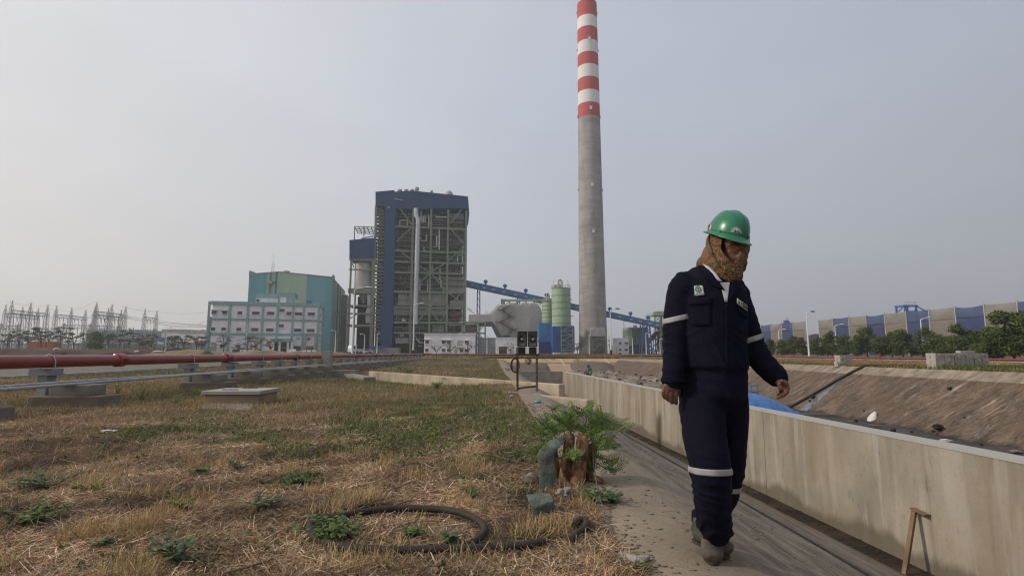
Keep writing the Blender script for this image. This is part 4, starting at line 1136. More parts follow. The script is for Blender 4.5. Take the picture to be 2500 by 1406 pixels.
# ------------------------------------------------------------------ lamp posts
m_lampw = mat('lamp_post_white', (0.66, 0.66, 0.66), (0.55, 0.55, 0.55), scale=2, rough=.5)
def lamp(px, pyt, Y, arm, label, dark=False, basecol=False, double=False):
    a = P(px, 862, Y=Y); g = gz(a.x, Y) - .05; h = P(px, pyt, Y=Y).z - g
    r = thing('street_lamp', label, 'street lamp', (a.x, Y, g), 0, 'lamp posts along the site roads')
    MB().tube([(0, 0, 0), (0, 0, h * .5), (0, 0, h - .3)], [.14 + h * .004, .12, .075], 10).build('post', m_lampw, r, smooth=True)
    L = abs(arm); s = 1 if arm > 0 else -1
    MB().tube([(0, 0, h - .35), (s * .12 * L, 0, h - .12), (s * .45 * L, 0, h), (s * L * .8, 0, h + .12)], [.075, .07, .055, .05], 8).build('arm', m_lampw, r, smooth=True)
    MB().ball((s * L, 0, h + .12), (.48, .2, .12), 10, 6).build('lamp_head', m_black if dark else m_lampw, r, smooth=True)
    if basecol: MB().cyl((0, 0, 0), (0, 0, 1.3), .2, 10).build('base_sleeve', m_black, r)
    MB().box((0, 0, .1), (.5, .5, .25)).build('foot', m_concg, r)
lamp(860, 703, 78, 2.1, 'tallest looking white street lamp, in front of the boiler house silo bay')
lamp(1009, 742, 100, 1.4, 'white street lamp standing before the silver steam pipe of the boiler house', basecol=True)
lamp(818, 808, 150, -1.0, 'small white street lamp between the office block and the boiler house')
lamp(889, 816, 160, -1.0, 'small street lamp in front of the dark bay left of the navy lift tower')
lamp(920, 815, 165, .5, 'small thin street lamp at the foot of the navy lift tower')
lamp(1189, 820, 160, .3, 'thin white street lamp between the two low white buildings')
lamp(1492, 755, 98, 1.4, 'white street lamp with a dark head just right of the chimney', dark=True, basecol=True)
lamp(1439, 818, 160, .3, 'thin street lamp standing at the chimney foot')
lamp(1545, 823, 150, -1.5, 'short street lamp before the green shed')
lamp(1578, 815, 165, .3, 'plain pole lamp before the blue conveyor trestle')
lamp(1612, 829, 165, .3, 'plain pole lamp beside the transfer tower')
lamp(1904, 805, 120, 1.4, 'farthest street lamp before the screened coal yard, nearest the worker\'s elbow')
lamp(1975, 762, 92, 1.2, 'tall street lamp with a dark head before the gap in the net screens', dark=True)
lamp(2043, 793, 105, 1.5, 'white street lamp with a black base sleeve, behind the small block pile', basecol=True)
lamp(2255, 777, 86, 1.5, 'white street lamp standing behind the left end of the big block stack', basecol=True)
lamp(403, 800, 150, 1.0, 'small street lamp before the long pale building left of the office')
lamp(480, 806, 155, 1.2, 'small street lamp close to the left corner of the office block')
lamp(600, 792, 152, -1.6, 'street lamp standing before the second bay of the office block')
lamp(3, 820, 150, .5, 'street lamp at the far left end of the switchyard fence')
lamp(158, 830, 150, .5, 'street lamp among the trees before the switchyard')
lamp(260, 828, 152, .4, 'street lamp between the switchyard trees right of the orange hoarding')

# ------------------------------------------------------------------ switchyard
m_lat = mat('lattice_galvanised', (0.34, 0.34, 0.35), (0.27, 0.27, 0.28), scale=1, rough=.6)  # lightened grey, distance haze put into the colour
def lattice_col(mb, x, y, z0, z1, w0, w1, peak):
    n = 9
    def c4(z, w): return [(x - w, y - w, z), (x + w, y - w, z), (x + w, y + w, z), (x - w, y + w, z)]
    lv = [(z0 + (z1 - z0) * i / n, w0 + (w1 - w0) * i / n) for i in range(n + 1)]
    for (za, wa), (zb, wb) in zip(lv, lv[1:]):
        A, B = c4(za, wa), c4(zb, wb)
        for k in range(4):
            mb.beam(A[k], B[k], .09); mb.beam(A[k], B[(k + 1) % 4], .055); mb.beam(B[k], B[(k + 1) % 4], .055)
            mb.beam(A[(k + 1) % 4], B[k], .05)
    B = c4(z1, w1)
    for k in range(4):
        mb.beam(B[k], (x, y, z1 + peak), .08)
        m1 = [B[k][i] * .5 + (x, y, z1 + peak)[i] * .5 for i in range(3)]; m2 = [B[(k + 1) % 4][i] * .5 + (x, y, z1 + peak)[i] * .5 for i in range(3)]
        mb.beam(B[k], m2, .07); mb.beam(m1, m2, .07)
    mb.beam((x - .7, y, z1 + peak), (x + .7, y, z1 + peak), .09)
def lattice_beam(mb, a, b, h):
    a, b = Vector(a), Vector(b); n = max(4, int((b - a).length / 1.3)); side = Vector((0, .5, 0))
    for s in (side, -side):
        for dz in (0, -h): mb.beam(a + s + Vector((0, 0, dz)), b + s + Vector((0, 0, dz)), .19)
        for i in range(n):
            p, q = a.lerp(b, i / n) + s, a.lerp(b, (i + 1) / n) + s
            mb.beam(p + Vector((0, 0, -h if i % 2 else 0)), q + Vector((0, 0, 0 if i % 2 else -h)), .09)
def gantry(tops, H, label, bh=.16, peak=True):
    pts = []
    for px, py in tops:
        Y = F * (H - 0.2) / (857 - py); p = P(px, 857, Y=Y); pts.append((p.x + 0, p.y))
    r = thing('switchyard_gantry', label, 'gantry', (pts[0][0], pts[0][1], gz(*pts[0]) - .1), 0, 'lattice gantries of the switchyard')
    pk = H * .175 if peak else .6
    ox, oy = pts[0]
    for x, y in pts:
        mb = MB(); lattice_col(mb, x - ox, y - oy, 0, H - pk, .8, .45, pk); mb.build('tower', m_lat, r)
    for u, v in zip(pts, pts[1:]):
        mb = MB(); lattice_beam(mb, (u[0] - ox, u[1] - oy, H - pk - .1), (v[0] - ox, v[1] - oy, H - pk - .1), 1.2); mb.build('crossbeam', m_lat, r)
        for k in range(1, 4):
            t = k / 4; x, y = u[0] + (v[0] - u[0]) * t - ox, u[1] + (v[1] - u[1]) * t - oy
            MB().tube([(x, y, H - pk - 1.3), (x + .4, y, H - pk - 3.5), (x, y, H * .25)], [.1, .05, .04], 5).build('dropper', m_black, r)
    return pts
g1 = gantry([(16.6, 736), (63, 741), (105.5, 745.5)], 18, 'tallest left lattice gantry of the switchyard, three spired towers')
g1b = gantry([(2, 746), (44, 750), (83, 754)], 18, 'lattice gantry behind the leftmost one, its beam slightly lower')
g2 = gantry([(127, 748), (165, 752), (200, 756)], 18, 'second lattice gantry from the left, three spired towers above the orange hoarding')
g3 = gantry([(225.7, 739), (263.6, 744), (298, 748.5)], 18, 'tall lattice gantry in the middle of the switchyard, three spired towers')
g3b = gantry([(222.6, 749), (256, 753), (287.6, 757)], 17.5, 'lattice gantry seen just behind the tall middle one')
g4 = gantry([(346, 754.8), (375.6, 758.6)], 18, 'rightmost lattice gantry with only two spired towers')
gantry([(150, 789), (215, 790), (285, 793)], 11, 'low lattice beam frame between the second and third tall gantries', peak=False)
gantry([(-5, 790), (36, 792)], 11, 'low lattice frame at the left edge of the switchyard', peak=False)
gantry([(82, 797), (138, 798)], 10, 'low lattice frame below the gap between the first two tall gantries', peak=False)
gantry([(312, 800), (374, 801)], 9.5, 'low lattice frame between the middle and the rightmost tall gantries', peak=False)
# overhead lines
def wire(a, b, sag, rad, label):
    pts = []
    for i in range(21):
        t = i / 20; p = Vector(a).lerp(Vector(b), t); p.z -= sag * 4 * t * (1 - t); pts.append(p)
    tag(MB().tube(pts, rad, 5).build('overhead_line', m_lat), label, 'overhead line', 'overhead lines of the switchyard')
ex = P(505, 787, Y=185); ex2 = P(505, 794, Y=185); ex3 = P(505, 798, Y=185); ex0 = P(505, 781, Y=185)
s3 = P(300, 770, Y=216); s4 = P(300, 777, Y=216); s0 = P(298, 749, Y=216); s1 = P(225, 740, Y=198)
wire(s3, ex2, .6, .11, 'upper thick power line sagging from the middle gantry to the office block')
wire(s3 + Vector((0, 0, -.25)), ex3, 1.2, .09, 'second thick power line just under the upper one, ending at the office block')
wire(s4, P(505, 796, Y=185), .4, .06, 'thin power line leaving the middle gantry a little lower')
wire(P(376, 782, Y=238), ex0 + Vector((0, 0, -.4)), 2.4, .07, 'power line rising from the rightmost gantry to the office block')
wire(s0, P(376, 759, Y=238), .5, .04, 'thin earth wire between the spires of the middle and rightmost gantries')
wire(P(376, 759, Y=238), P(510, 762, Y=185), .8, .04, 'thin earth wire from the rightmost spire towards the office roof')
wire(P(16.6, 737, Y=193), P(105, 746, Y=210), .4, .04, 'thin earth wire along the spires of the leftmost gantry')
wire(P(105, 746, Y=210), P(225, 740, Y=198), 2.4, .04, 'thin earth wire between the leftmost and the middle gantry')
wire(P(105, 768, Y=210), P(225, 775, Y=198), 1.5, .06, 'power line hanging between the leftmost and middle gantries')
wire(P(200, 775, Y=230), P(226, 768, Y=198), .8, .06, 'short power line beside the middle gantry')
wire(P(400, 797, Y=210), P(452, 805, Y=205), .3, .04, 'thin dropper line above the pale building')
# insulator stands: many, thin, seen as one row
mb = MB(); rr = random.Random(11)
for i in range(46):
    px = rr.uniform(0, 500); Y = rr.uniform(172, 200); a = P(px, 857, Y=Y); h = rr.uniform(4, 8)
    g = gz(a.x, Y)
    mb.beam((a.x, Y, g), (a.x, Y, g + h * .55), .35); mb.beam((a.x, Y, g + h * .55), (a.x, Y, g + h), .22); mb.beam((a.x - 1.2, Y, g + h * .55), (a.x + 1.2, Y, g + h * .55), .15)
    for z in range(6): mb.beam((a.x - .28, Y, g + h * (.6 + .06 * z)), (a.x + .28, Y, g + h * (.6 + .06 * z)), .12)
tag(mb.build('switchgear', m_lat), 'mass of grey insulator stands and switchgear behind the trees', 'switchgear', kind='stuff')
# low buildings behind the switchyard
for nm, lab, p0, p1, t, Y, mm, trim in (('relay_building', 'pale relay building with a teal top left of the middle gantry', 207, 242, 807, 236, m_gclad, m_tealt), ('relay_building', 'pale low building with a teal top right of the middle gantry', 262, 330, 808, 240, m_gclad, m_tealt),
        ('relay_building', 'small pale building with a teal top behind the rightmost gantry', 340, 376, 809, 242, m_gclad, m_tealt), ('store_building', 'long low whitish building between the rightmost gantry and the office', 391, 450, 806, 222, m_white, m_gclad), ('store_building', 'whitish building with a sloping end beside the office block', 432, 508, 808, 216, m_white, m_gclad)):
    r, q, w, h = simple_box(nm, lab, 'building', p0, p1, t + 6, 860, Y, 10, mm)
    MB().box2((-.1, -.1, h), (w + .1, 10.1, h + 1.4)).build('parapet', trim, r)
    for k in range(int(w / 6)): MB().box2((2 + k * 6, -.08, h * .35), (3.6 + k * 6, .05, h * .55)).build('window', m_glass, r)
r, q, w, h = simple_box('blue_roof_shed', 'small shed with a light blue roof before the long pale building', 'shed', 384, 404, 829, 856, 165, 5, m_white)
MB().box2((-.4, -.6, h), (w + .4, 5.4, h + .7)).build('roof', mat('light_blue_roof', (0.13, 0.22, 0.45)), r)
# green mesh fence in front of the yard
m_mesh = mat('fence_mesh_green', (0.06, 0.11, 0.10), (0.08, 0.13, 0.12), scale=1.5, alpha=.45)
r = thing('mesh_fence', 'long dark green mesh fence in front of the switchyard', 'fence', (0, 0, 0))
pa, pb = P(-40, 857, Y=158), P(500, 857, Y=166)
N = 44
for i in range(N):
    u, v = Vector((pa.x, pa.y, 0)).lerp(Vector((pb.x, pb.y, 0)), i / N), Vector((pa.x, pa.y, 0)).lerp(Vector((pb.x, pb.y, 0)), (i + 1) / N)
    g = gz(u.x, u.y)
    MB().beam((u.x, u.y, g - .1), (u.x, u.y, g + 2.7), .1).build('post', m_tealt, r)
    MB().box2((u.x + .06, u.y - .01, g + .1), (v.x - .06, u.y + .01, g + 2.6)).build('mesh_panel', m_mesh, r)
    MB().beam((u.x, u.y, g + 2.6), (v.x, v.y, g + 2.6), .07).build('top_rail', m_tealt, r)
# low kerb wall in front
o = MB().box2((P(-60, 857, Y=150).x, 150, .2), (P(515, 857, Y=150).x, 150.3, gz(-110, 150) + .45)).build('boundary_kerb', m_concg); tag(o, 'low concrete kerb wall running before the green mesh fence', 'kerb')
# orange hoarding
m_or = mat('orange_sheet', (0.42, 0.13, 0.045), (0.34, 0.11, 0.04), scale=.8, rough=.6)
for i, (p0, p1, t) in enumerate(((68, 92, 834), (92.4, 112, 834.5), (113, 128, 834))):
    a, b = P(p0, 850, Y=148), P(p1, 850, Y=148); g = gz(a.x, 148); zt = P(p0, t, Y=148).z
    r = thing('orange_container', ('left', 'middle', 'right')[i] + 'most of three orange site containers before the switchyard' if i != 1 else 'middle one of three orange site containers before the switchyard', 'container', (a.x, 148, g), 0, 'orange containers by the switchyard')
    w = b.x - a.x; h = zt - g
    MB().box2((0, 0, 0), (w - .06, 2.4, h)).build('body', m_or, r)
    for k in range(int(w / .5)): MB().box2((.2 + k * .5, -.05, .1), (.4 + k * .5, -.001, h - .1)).build('rib', m_or, r)
# rubbish cabinet in grey
for p0, p1, t, lab in ((180, 200, 837, 'pale equipment cabinet before the switchyard fence, right of the orange containers'), (442, 458, 838, 'pale equipment cabinet before the fence close to the office block')):
    r, q, w, h = simple_box('equipment_cabinet', lab, 'cabinet', p0, p1, t, 855, 153, 1.5, m_gclad)
    MB().box2((w * .48, -.04, .2), (w * .52, -.001, h - .2)).build('door_gap', m_dark, r)

# ------------------------------------------------------------------ vehicles and gate things by the office
m_tyre = mat('tyre_rubber', (0.02, 0.02, 0.02))
def car(px, Y, rz, colour, label, kind=0, name='parked_car'):
    a = P(px, 860, Y=Y); g = gz(a.x, Y)
    r = thing(name, label, 'car' if not kind else 'truck', (a.x, Y, g), rz)
    m = mat('car_paint_%s' % colour, {'white': (0.7, 0.7, 0.7), 'dark': (0.05, 0.055, 0.06), 'silver': (0.4, 0.4, 0.42), 'red': (0.3, 0.03, 0.03)}[colour], rough=.3)
    if not kind:
        MB().prism([(-2.1, .35), (-2.15, .8), (-1.9, .95), (-1.1, 1.0), (-.5, 1.45), (1.0, 1.48), (1.7, 1.05), (2.15, .95), (2.2, .4)], -.85, .85).build('body', m, r, fix=True)
        MB().prism([(-.95, 1.0), (-.45, 1.38), (.95, 1.40), (1.45, 1.03)], -.87, .87).build('windows', m_glass, r, fix=True)
        wx = (-1.35, 1.35); wr = .32
    else:
        MB().prism([(-3, .5), (-3, 1.6), (-2.7, 2.5), (-1.2, 2.6), (-1.2, .5)], -1, 1).build('cab', m, r, fix=True)
        MB().prism([(-3.02, 1.55), (-2.75, 2.3), (-1.9, 2.3), (-1.9, 1.5)], -1.02, 1.02).build('windows', m_glass, r, fix=True)
        MB().box2((-1.1, -1.05, .8), (3, 1.05, 1.4)).build('flatbed', m, r); wx = (-2.2, 2.0); wr = .45
    for x in wx:
        for s in (-1, 1): MB().cyl((x, s * .72, wr), (x, s * .9, wr), wr, 14).build('wheel', m_tyre, r)
car(589, 150, R(8), 'dark', 'dark parked car before the white office, left of the white car')
car(608, 148, R(0), 'white', 'white parked car before the office block')
car(618, 151, R(6), 'dark', 'dark parked car partly behind the white one, before the office')
car(872, 168, R(60), 'white', 'white truck with a big windscreen at the foot of the silo bay', 1, 'parked_truck')
car(893, 166, R(5), 'silver', 'silver parked car beside the white truck')
car(352, 146, R(5), 'red', 'small dark red car before the switchyard fence')
car(430, 150, R(2), 'dark', 'dark car parked left of the office, by the mesh fence')
# notice board
a = P(660, 860, Y=150); g = gz(a.x, 150)
r = thing('notice_board', 'white notice board on legs with a red square before the office entrance', 'notice board', (a.x, 150, g))
for s in (-.8, .8): MB().box2((s - .05, -.05, 0), (s + .05, .05, 2.9)).build('leg', m_white, r)
MB().box2((-.95, -.1, .9), (.95, 0, 2.8)).build('board', m_white, r); MB().box2((-.35, -.13, 1.2), (.35, -.101, 1.9)).build('red_square', mat('sign_red', (0.4, 0.04, 0.04)), r)
a = P(643, 860, Y=150)
for (p0, p1, lab) in ((700, 722, 'low white block wall before the office entrance'), (736, 772, 'white railing by the right end of the office')):
    r, q, w, h = simple_box('low_wall', lab, 'wall' if p0 == 700 else 'railing', p0, p1, 852 if p0 == 700 else 855, 860, 146, .3, m_white)

# ------------------------------------------------------------------ trees
def leafmat(name, c1, c2, tr=.25): return mat(name, c1, c2, scale=1.2, rough=.65, attr='col', transl=tr)
m_leafR = leafmat('leaf_green_dense', (0.07, 0.11, 0.026), (0.045, 0.075, 0.02))
m_leafL = leafmat('leaf_grey_green', (0.05, 0.068, 0.035), (0.035, 0.05, 0.026))
m_leafY = leafmat('leaf_yellowing', (0.22, 0.17, 0.04), (0.12, 0.12, 0.03))
m_bark = mat('tree_bark', (0.11, 0.085, 0.06), (0.065, 0.05, 0.036), scale=6, rough=.95)
def leaf_cloud(centres, n, size, rr, flat=.35, droop=0.0):
    """small leaf faces spread through clumps (centre, radii)"""
    V = np.zeros((n * 4, 3), np.float32); C = np.zeros((n * 4, 3), np.float32)
    wts = np.array([c[1][0] * c[1][1] * c[1][2] for c in centres]) ** .67; wts /= wts.sum()
    idx = rr.choice(len(centres), n, p=wts)
    cc = np.array([c[0] for c in centres])[idx]; rd = np.array([c[1] for c in centres])[idx]
    u = rr.normal(size=(n, 3)); u /= np.linalg.norm(u, axis=1)[:, None]
    q = rr.random(n) ** .45
    pos = cc + u * rd * q[:, None]
    nrm = u * .6 + rr.normal(size=(n, 3)) * .6 + np.array([0, 0, .5]); nrm /= np.linalg.norm(nrm, axis=1)[:, None]
    t = np.cross(nrm, rr.normal(size=(n, 3))); t /= np.linalg.norm(t, axis=1)[:, None]; b = np.cross(nrm, t)
    s = size * (.6 + .8 * rr.random(n))[:, None]
    V[0::4] = pos - t * s; V[1::4] = pos + b * s * flat; V[2::4] = pos + t * s; V[3::4] = pos - b * s * flat
    br = np.repeat((0.65 + .8 * rr.random(n)), 4)[:, None]; hue = np.repeat(rr.random(n), 4)[:, None]
    C[:] = br * np.concatenate([1 + .35 * hue, np.ones_like(hue), 1 - .3 * hue], 1)
    return V, np.arange(n * 4).reshape(-1, 4), C
def tree(name, label, cat, loc, h, spread, kind, seed, group=None, nleaf=2600):
    rr = np.random.RandomState(seed); r1 = random.Random(seed)
    r = thing(name, label, cat, loc, 0, group)
    mb = MB(); cen = []
    if kind == 'dense':
        mb.tube([(0, 0, -.1), (.05, 0, h * .25), (0, .05, h * .6), (.1, 0, h * .85)], [.05 * h * .5, .04 * h * .5, .03 * h * .4, .02], 7)
        nl = 13
        for i in range(nl):
            t = i / (nl - 1); a = r1.uniform(0, 6.28); z = h * (.22 + .68 * t); rad = spread * (.75 - .5 * abs(t - .25)) * r1.uniform(.5, 1.0)
            p = (math.cos(a) * rad, math.sin(a) * rad, z)
            mb.tube([(0, 0, max(.1, z - h * .22)), (p[0] * .6, p[1] * .6, z - h * .05), p], [.03 * h * .3, .02 * h * .3, .01], 5)
            s = spread * r1.uniform(.28, .5); cen.append((p, (s, s, s * .75)))
        cen.append(((0, 0, h * .9), (spread * .3, spread * .3, h * .13))); cen.append(((0, 0, h * .35), (spread * .7, spread * .7, h * .2)))
        V, Fq, C = leaf_cloud(cen, nleaf, .04 * spread + .1, rr); m = m_leafR
    elif kind == 'sparse':
        mb.tube([(0, 0, -.1), (.05, 0, h * .3), (0, .05, h * .5)], [.11, .09, .06], 7)
        for i in range(16):
            a = r1.uniform(0, 6.28); z = h * r1.uniform(.52, 1.0); rad = spread * r1.uniform(.25, 1.0)
            p = (math.cos(a) * rad, math.sin(a) * rad, z)
            mb.tube([(0, 0, h * r1.uniform(.3, .5)), (p[0] * .5, p[1] * .5, z - h * .12), p], [.05, .035, .012], 5)
            s = spread * r1.uniform(.12, .3); cen.append((p, (s * 1.3, s * 1.3, s * .45)))
        V, Fq, C = leaf_cloud(cen, nleaf // 3, .13, rr, flat=.5); m = m_leafL
    elif kind == 'bare':
        mb.tube([(0, 0, -.1), (.05, 0, h * .3)], [.09, .07], 6)
        for i in range(10):
            a = r1.uniform(0, 6.28); p = (math.cos(a) * spread * r1.uniform(.3, 1), math.sin(a) * spread * .6, h * r1.uniform(.6, 1))
            mb.tube([(0, 0, h * .3), (p[0] * .5, p[1] * .5, h * .55), p], [.06, .04, .015], 5)
            cen.append((p, (.25, .25, .2)))
        V, Fq, C = leaf_cloud(cen, 90, .16, rr, flat=.5); m = m_leafL
    elif kind == 'palm':
        mb.tube([(0, 0, -.1), (0, .03, h * .55)], [.12, .08], 7)
        VV, FF, CC = [], [], []; o = 0
        for i in range(11):
            a = i * 2.399 + r1.random() * .4; L = spread * r1.uniform(.8, 1.1); up = r1.uniform(.5, 1.25)
            for k in range(8):
                for sd in (-1, 1):
                    t = (k + .5) / 8; rad = L * t; z = h * .55 + L * (up * t - 1.15 * t * t)
                    c = Vector((math.cos(a) * rad, math.sin(a) * rad, z)); dv = Vector((math.cos(a + sd * .7), math.sin(a + sd * .7), -.25)) * (L * .3 * (1.1 - t))
                    w = Vector((math.cos(a), math.sin(a), 0)) * .09
                    VV += [c - w, c + dv - w * .2, c + dv + w * .2, c + w]; CC += [[r1.uniform(.7, 1.3)] * 3] * 4; FF.append((o, o + 1, o + 2, o + 3)); o += 4
        V, Fq, C = np.array([tuple(v) for v in VV]), np.array(FF), np.array(CC); m = m_leafY
    mb.build('trunk', m_bark, r)
    o = from_arrays('crown', V, Fq, m, C); o.parent = r
    return r
def place_xy(px, Y): a = P(px, 862, Y=Y); return (a.x, Y, gz(a.x, Y) - .05)
protoR = None
GR = 'bushy trees below the screened coal yard'
spec = [(1880, 105, 828, .9, 'low bush at the left end of the row below the net screens'), (1912, 108, 822, 1.2, 'small bushy tree behind the leftmost street lamp of the coal yard row'), (1938, 104, 820, 1.1, 'bushy tree between the first two street lamps, right of the worker\'s arm'),
    (1958, 100, 824, 1.0, 'round bush directly left of the tall dark headed lamp'), (1996, 98, 817, 1.0, 'bush growing before the gap in the net screens'), (2020, 100, 826, 1.0, 'low dark bush between the gap in the screens and the next tree'), (2032, 96, 808, 1.15, 'tall bushy tree touching the white lamp with the black sleeve'), (2062, 92, 810, 1.2, 'bushy tree just right of the lamp with the black sleeve'),
    (2092, 90, 818, 1.1, 'mid height bushy tree behind the small block pile'), (2118, 90, 796, 1.1, 'tallest pointed tree before the middle blue screen'), (2150, 86, 812, .9, 'slender pointed tree before the blue screen right of centre'), (2178, 86, 810, 1.1, 'bushy tree left of the lamp that rises behind the blocks'), (2205, 84, 804, 1.2, 'broad tree behind the red hydrant and lamp'), (2225, 84, 806, 1.0, 'broad tree directly left of the leaning looking white lamp'), (2262, 80, 798, 1.1, 'tree with two peaks right behind the white lamp'),
    (2290, 78, 818, 1.1, 'low bushy tree above the left end of the block stack'), (2318, 76, 812, 1.1, 'bushy tree rising over the block stack'), (2348, 72, 792, 1.3, 'tall leafy tree standing over the middle of the block stack'), (2375, 72, 806, 1.0, 'leafy tree over the right end of the block stack'), (2415, 60, 836, 1.0, 'low yellowish green bush right of the block stack'), (2395, 66, 838, .9, 'small dark bush just behind the right end of the blocks')]
for i, (px, Y, pt, sp, lab) in enumerate(spec):
    loc = place_xy(px, Y); h = P(px, pt, Y=Y).z - loc[2]
    tree('bushy_tree', lab, 'tree', loc, h * (.86 if i % 3 == 1 else 1.0), sp * 1.65, 'dense', 100 + i, GR, 2500)
loc = place_xy(2475, 48); h = P(2475, 764, Y=48).z - loc[2]
tree('broad_tree', 'largest dark leafy tree, at the right edge of the picture before the beige screen', 'tree', loc, h, 2.7, 'dense', 300, None, 9000)
loc = place_xy(2530, 52)
tree('broad_tree', 'dark leafy tree mostly outside the right edge, behind the largest one', 'tree', loc, 4.4, 2.4, 'dense', 301, None, 4000)
GL = 'thin trees before the switchyard and office'
spec = [(16, 815, 'leftmost thin tree before the switchyard'), (42, 806, 'dense thin tree left of the orange containers'), (66, 803, 'thin tree behind the left orange container'), (98, 800, 'wide thin tree above the orange containers'), (116, 797, 'tall thin tree above the right orange container'),
    (146, 800, 'thin tree just right of the orange containers'), (178, 812, 'thin tree before the pale equipment cabinet'), (205, 811, 'round thin tree below the second gantry'), (232, 809, 'fullest dark tree below the middle gantry'), (262, 814, 'thin tree right of the fullest dark one'), (290, 806, 'thin grey green tree below the third spire of the middle gantry'), (312, 810, 'thin tree between the middle and rightmost gantries'),
    (346, 818, 'low thin tree below the rightmost gantry'), (368, 818, 'low thin tree right under the last spire'), (420, 819, 'small twiggy tree before the long pale building'), (446, 818, 'small twiggy tree right of the blue roofed shed'), (478, 819, 'twiggy tree close to the corner of the office block'), (494, 822, 'twiggy tree touching the corner of the office block')]
for i, (px, pt, lab) in enumerate(spec):
    Y = 146 + (i * 37 % 10); loc = place_xy(px, Y); h = P(px, pt, Y=Y).z - loc[2]
    tree('thin_tree', lab, 'tree', loc, h, 2.4 if i != 8 else 2.8, 'sparse' if i != 8 else 'dense', 400 + i, GL, 3000)
for i, (px, pt, lab, kd) in enumerate(((545, 817, 'bare branching tree before the left bays of the office', 'sparse'), (603, 820, 'bare branching tree before the second pilaster of the office', 'sparse'), (660, 828, 'thin twiggy tree left of the office entrance', 'sparse'), (624, 822, 'thin tree leaning over the parked cars', 'sparse'),
        (1100, 838, 'bare small tree before the low white block', 'bare'), (1143, 838, 'bare small tree at the right corner of the low white block', 'bare'), (1245, 838, 'bare small tree left of the floodlights, before the switch house', 'bare'), (1065, 846, 'small bare tree left of the white block door', 'bare'), (1410, 838, 'spreading dark conifer at the left foot of the chimney', 'sparse'), (1472, 850, 'low bush at the chimney foot', 'bare'))):
    Y = 143 + i; loc = place_xy(px, Y); h = P(px, pt, Y=Y).z - loc[2]
    tree('slender_tree', lab, 'tree', loc, h, 2.6 if kd == 'sparse' else 1.8, kd, 500 + i, GL, 1500)
for i, (px, lab) in enumerate(((514, 'small yellow palm at the left corner of the office'), (570, 'yellowing palm before the second bay of the office'), (622, 'leaning yellow palm before the parked cars'), (690, 'yellow palm before the office entrance'), (748, 'yellowing palm by the right bays of the office'), (398, 'yellow palm before the blue roofed shed'), (452, 'yellow palm before the pale equipment cabinet'), (337, 'small yellow palm below the rightmost gantry'), (760, 'drooping orange palm right of the entrance'), (1226, 'green palm like shrub by the pipe rack'))):
    Y = 140; loc = place_xy(px, Y); tree('palm', lab, 'palm', loc, 2.6, 1.5, 'palm', 600 + i, 'young palms along the site road')

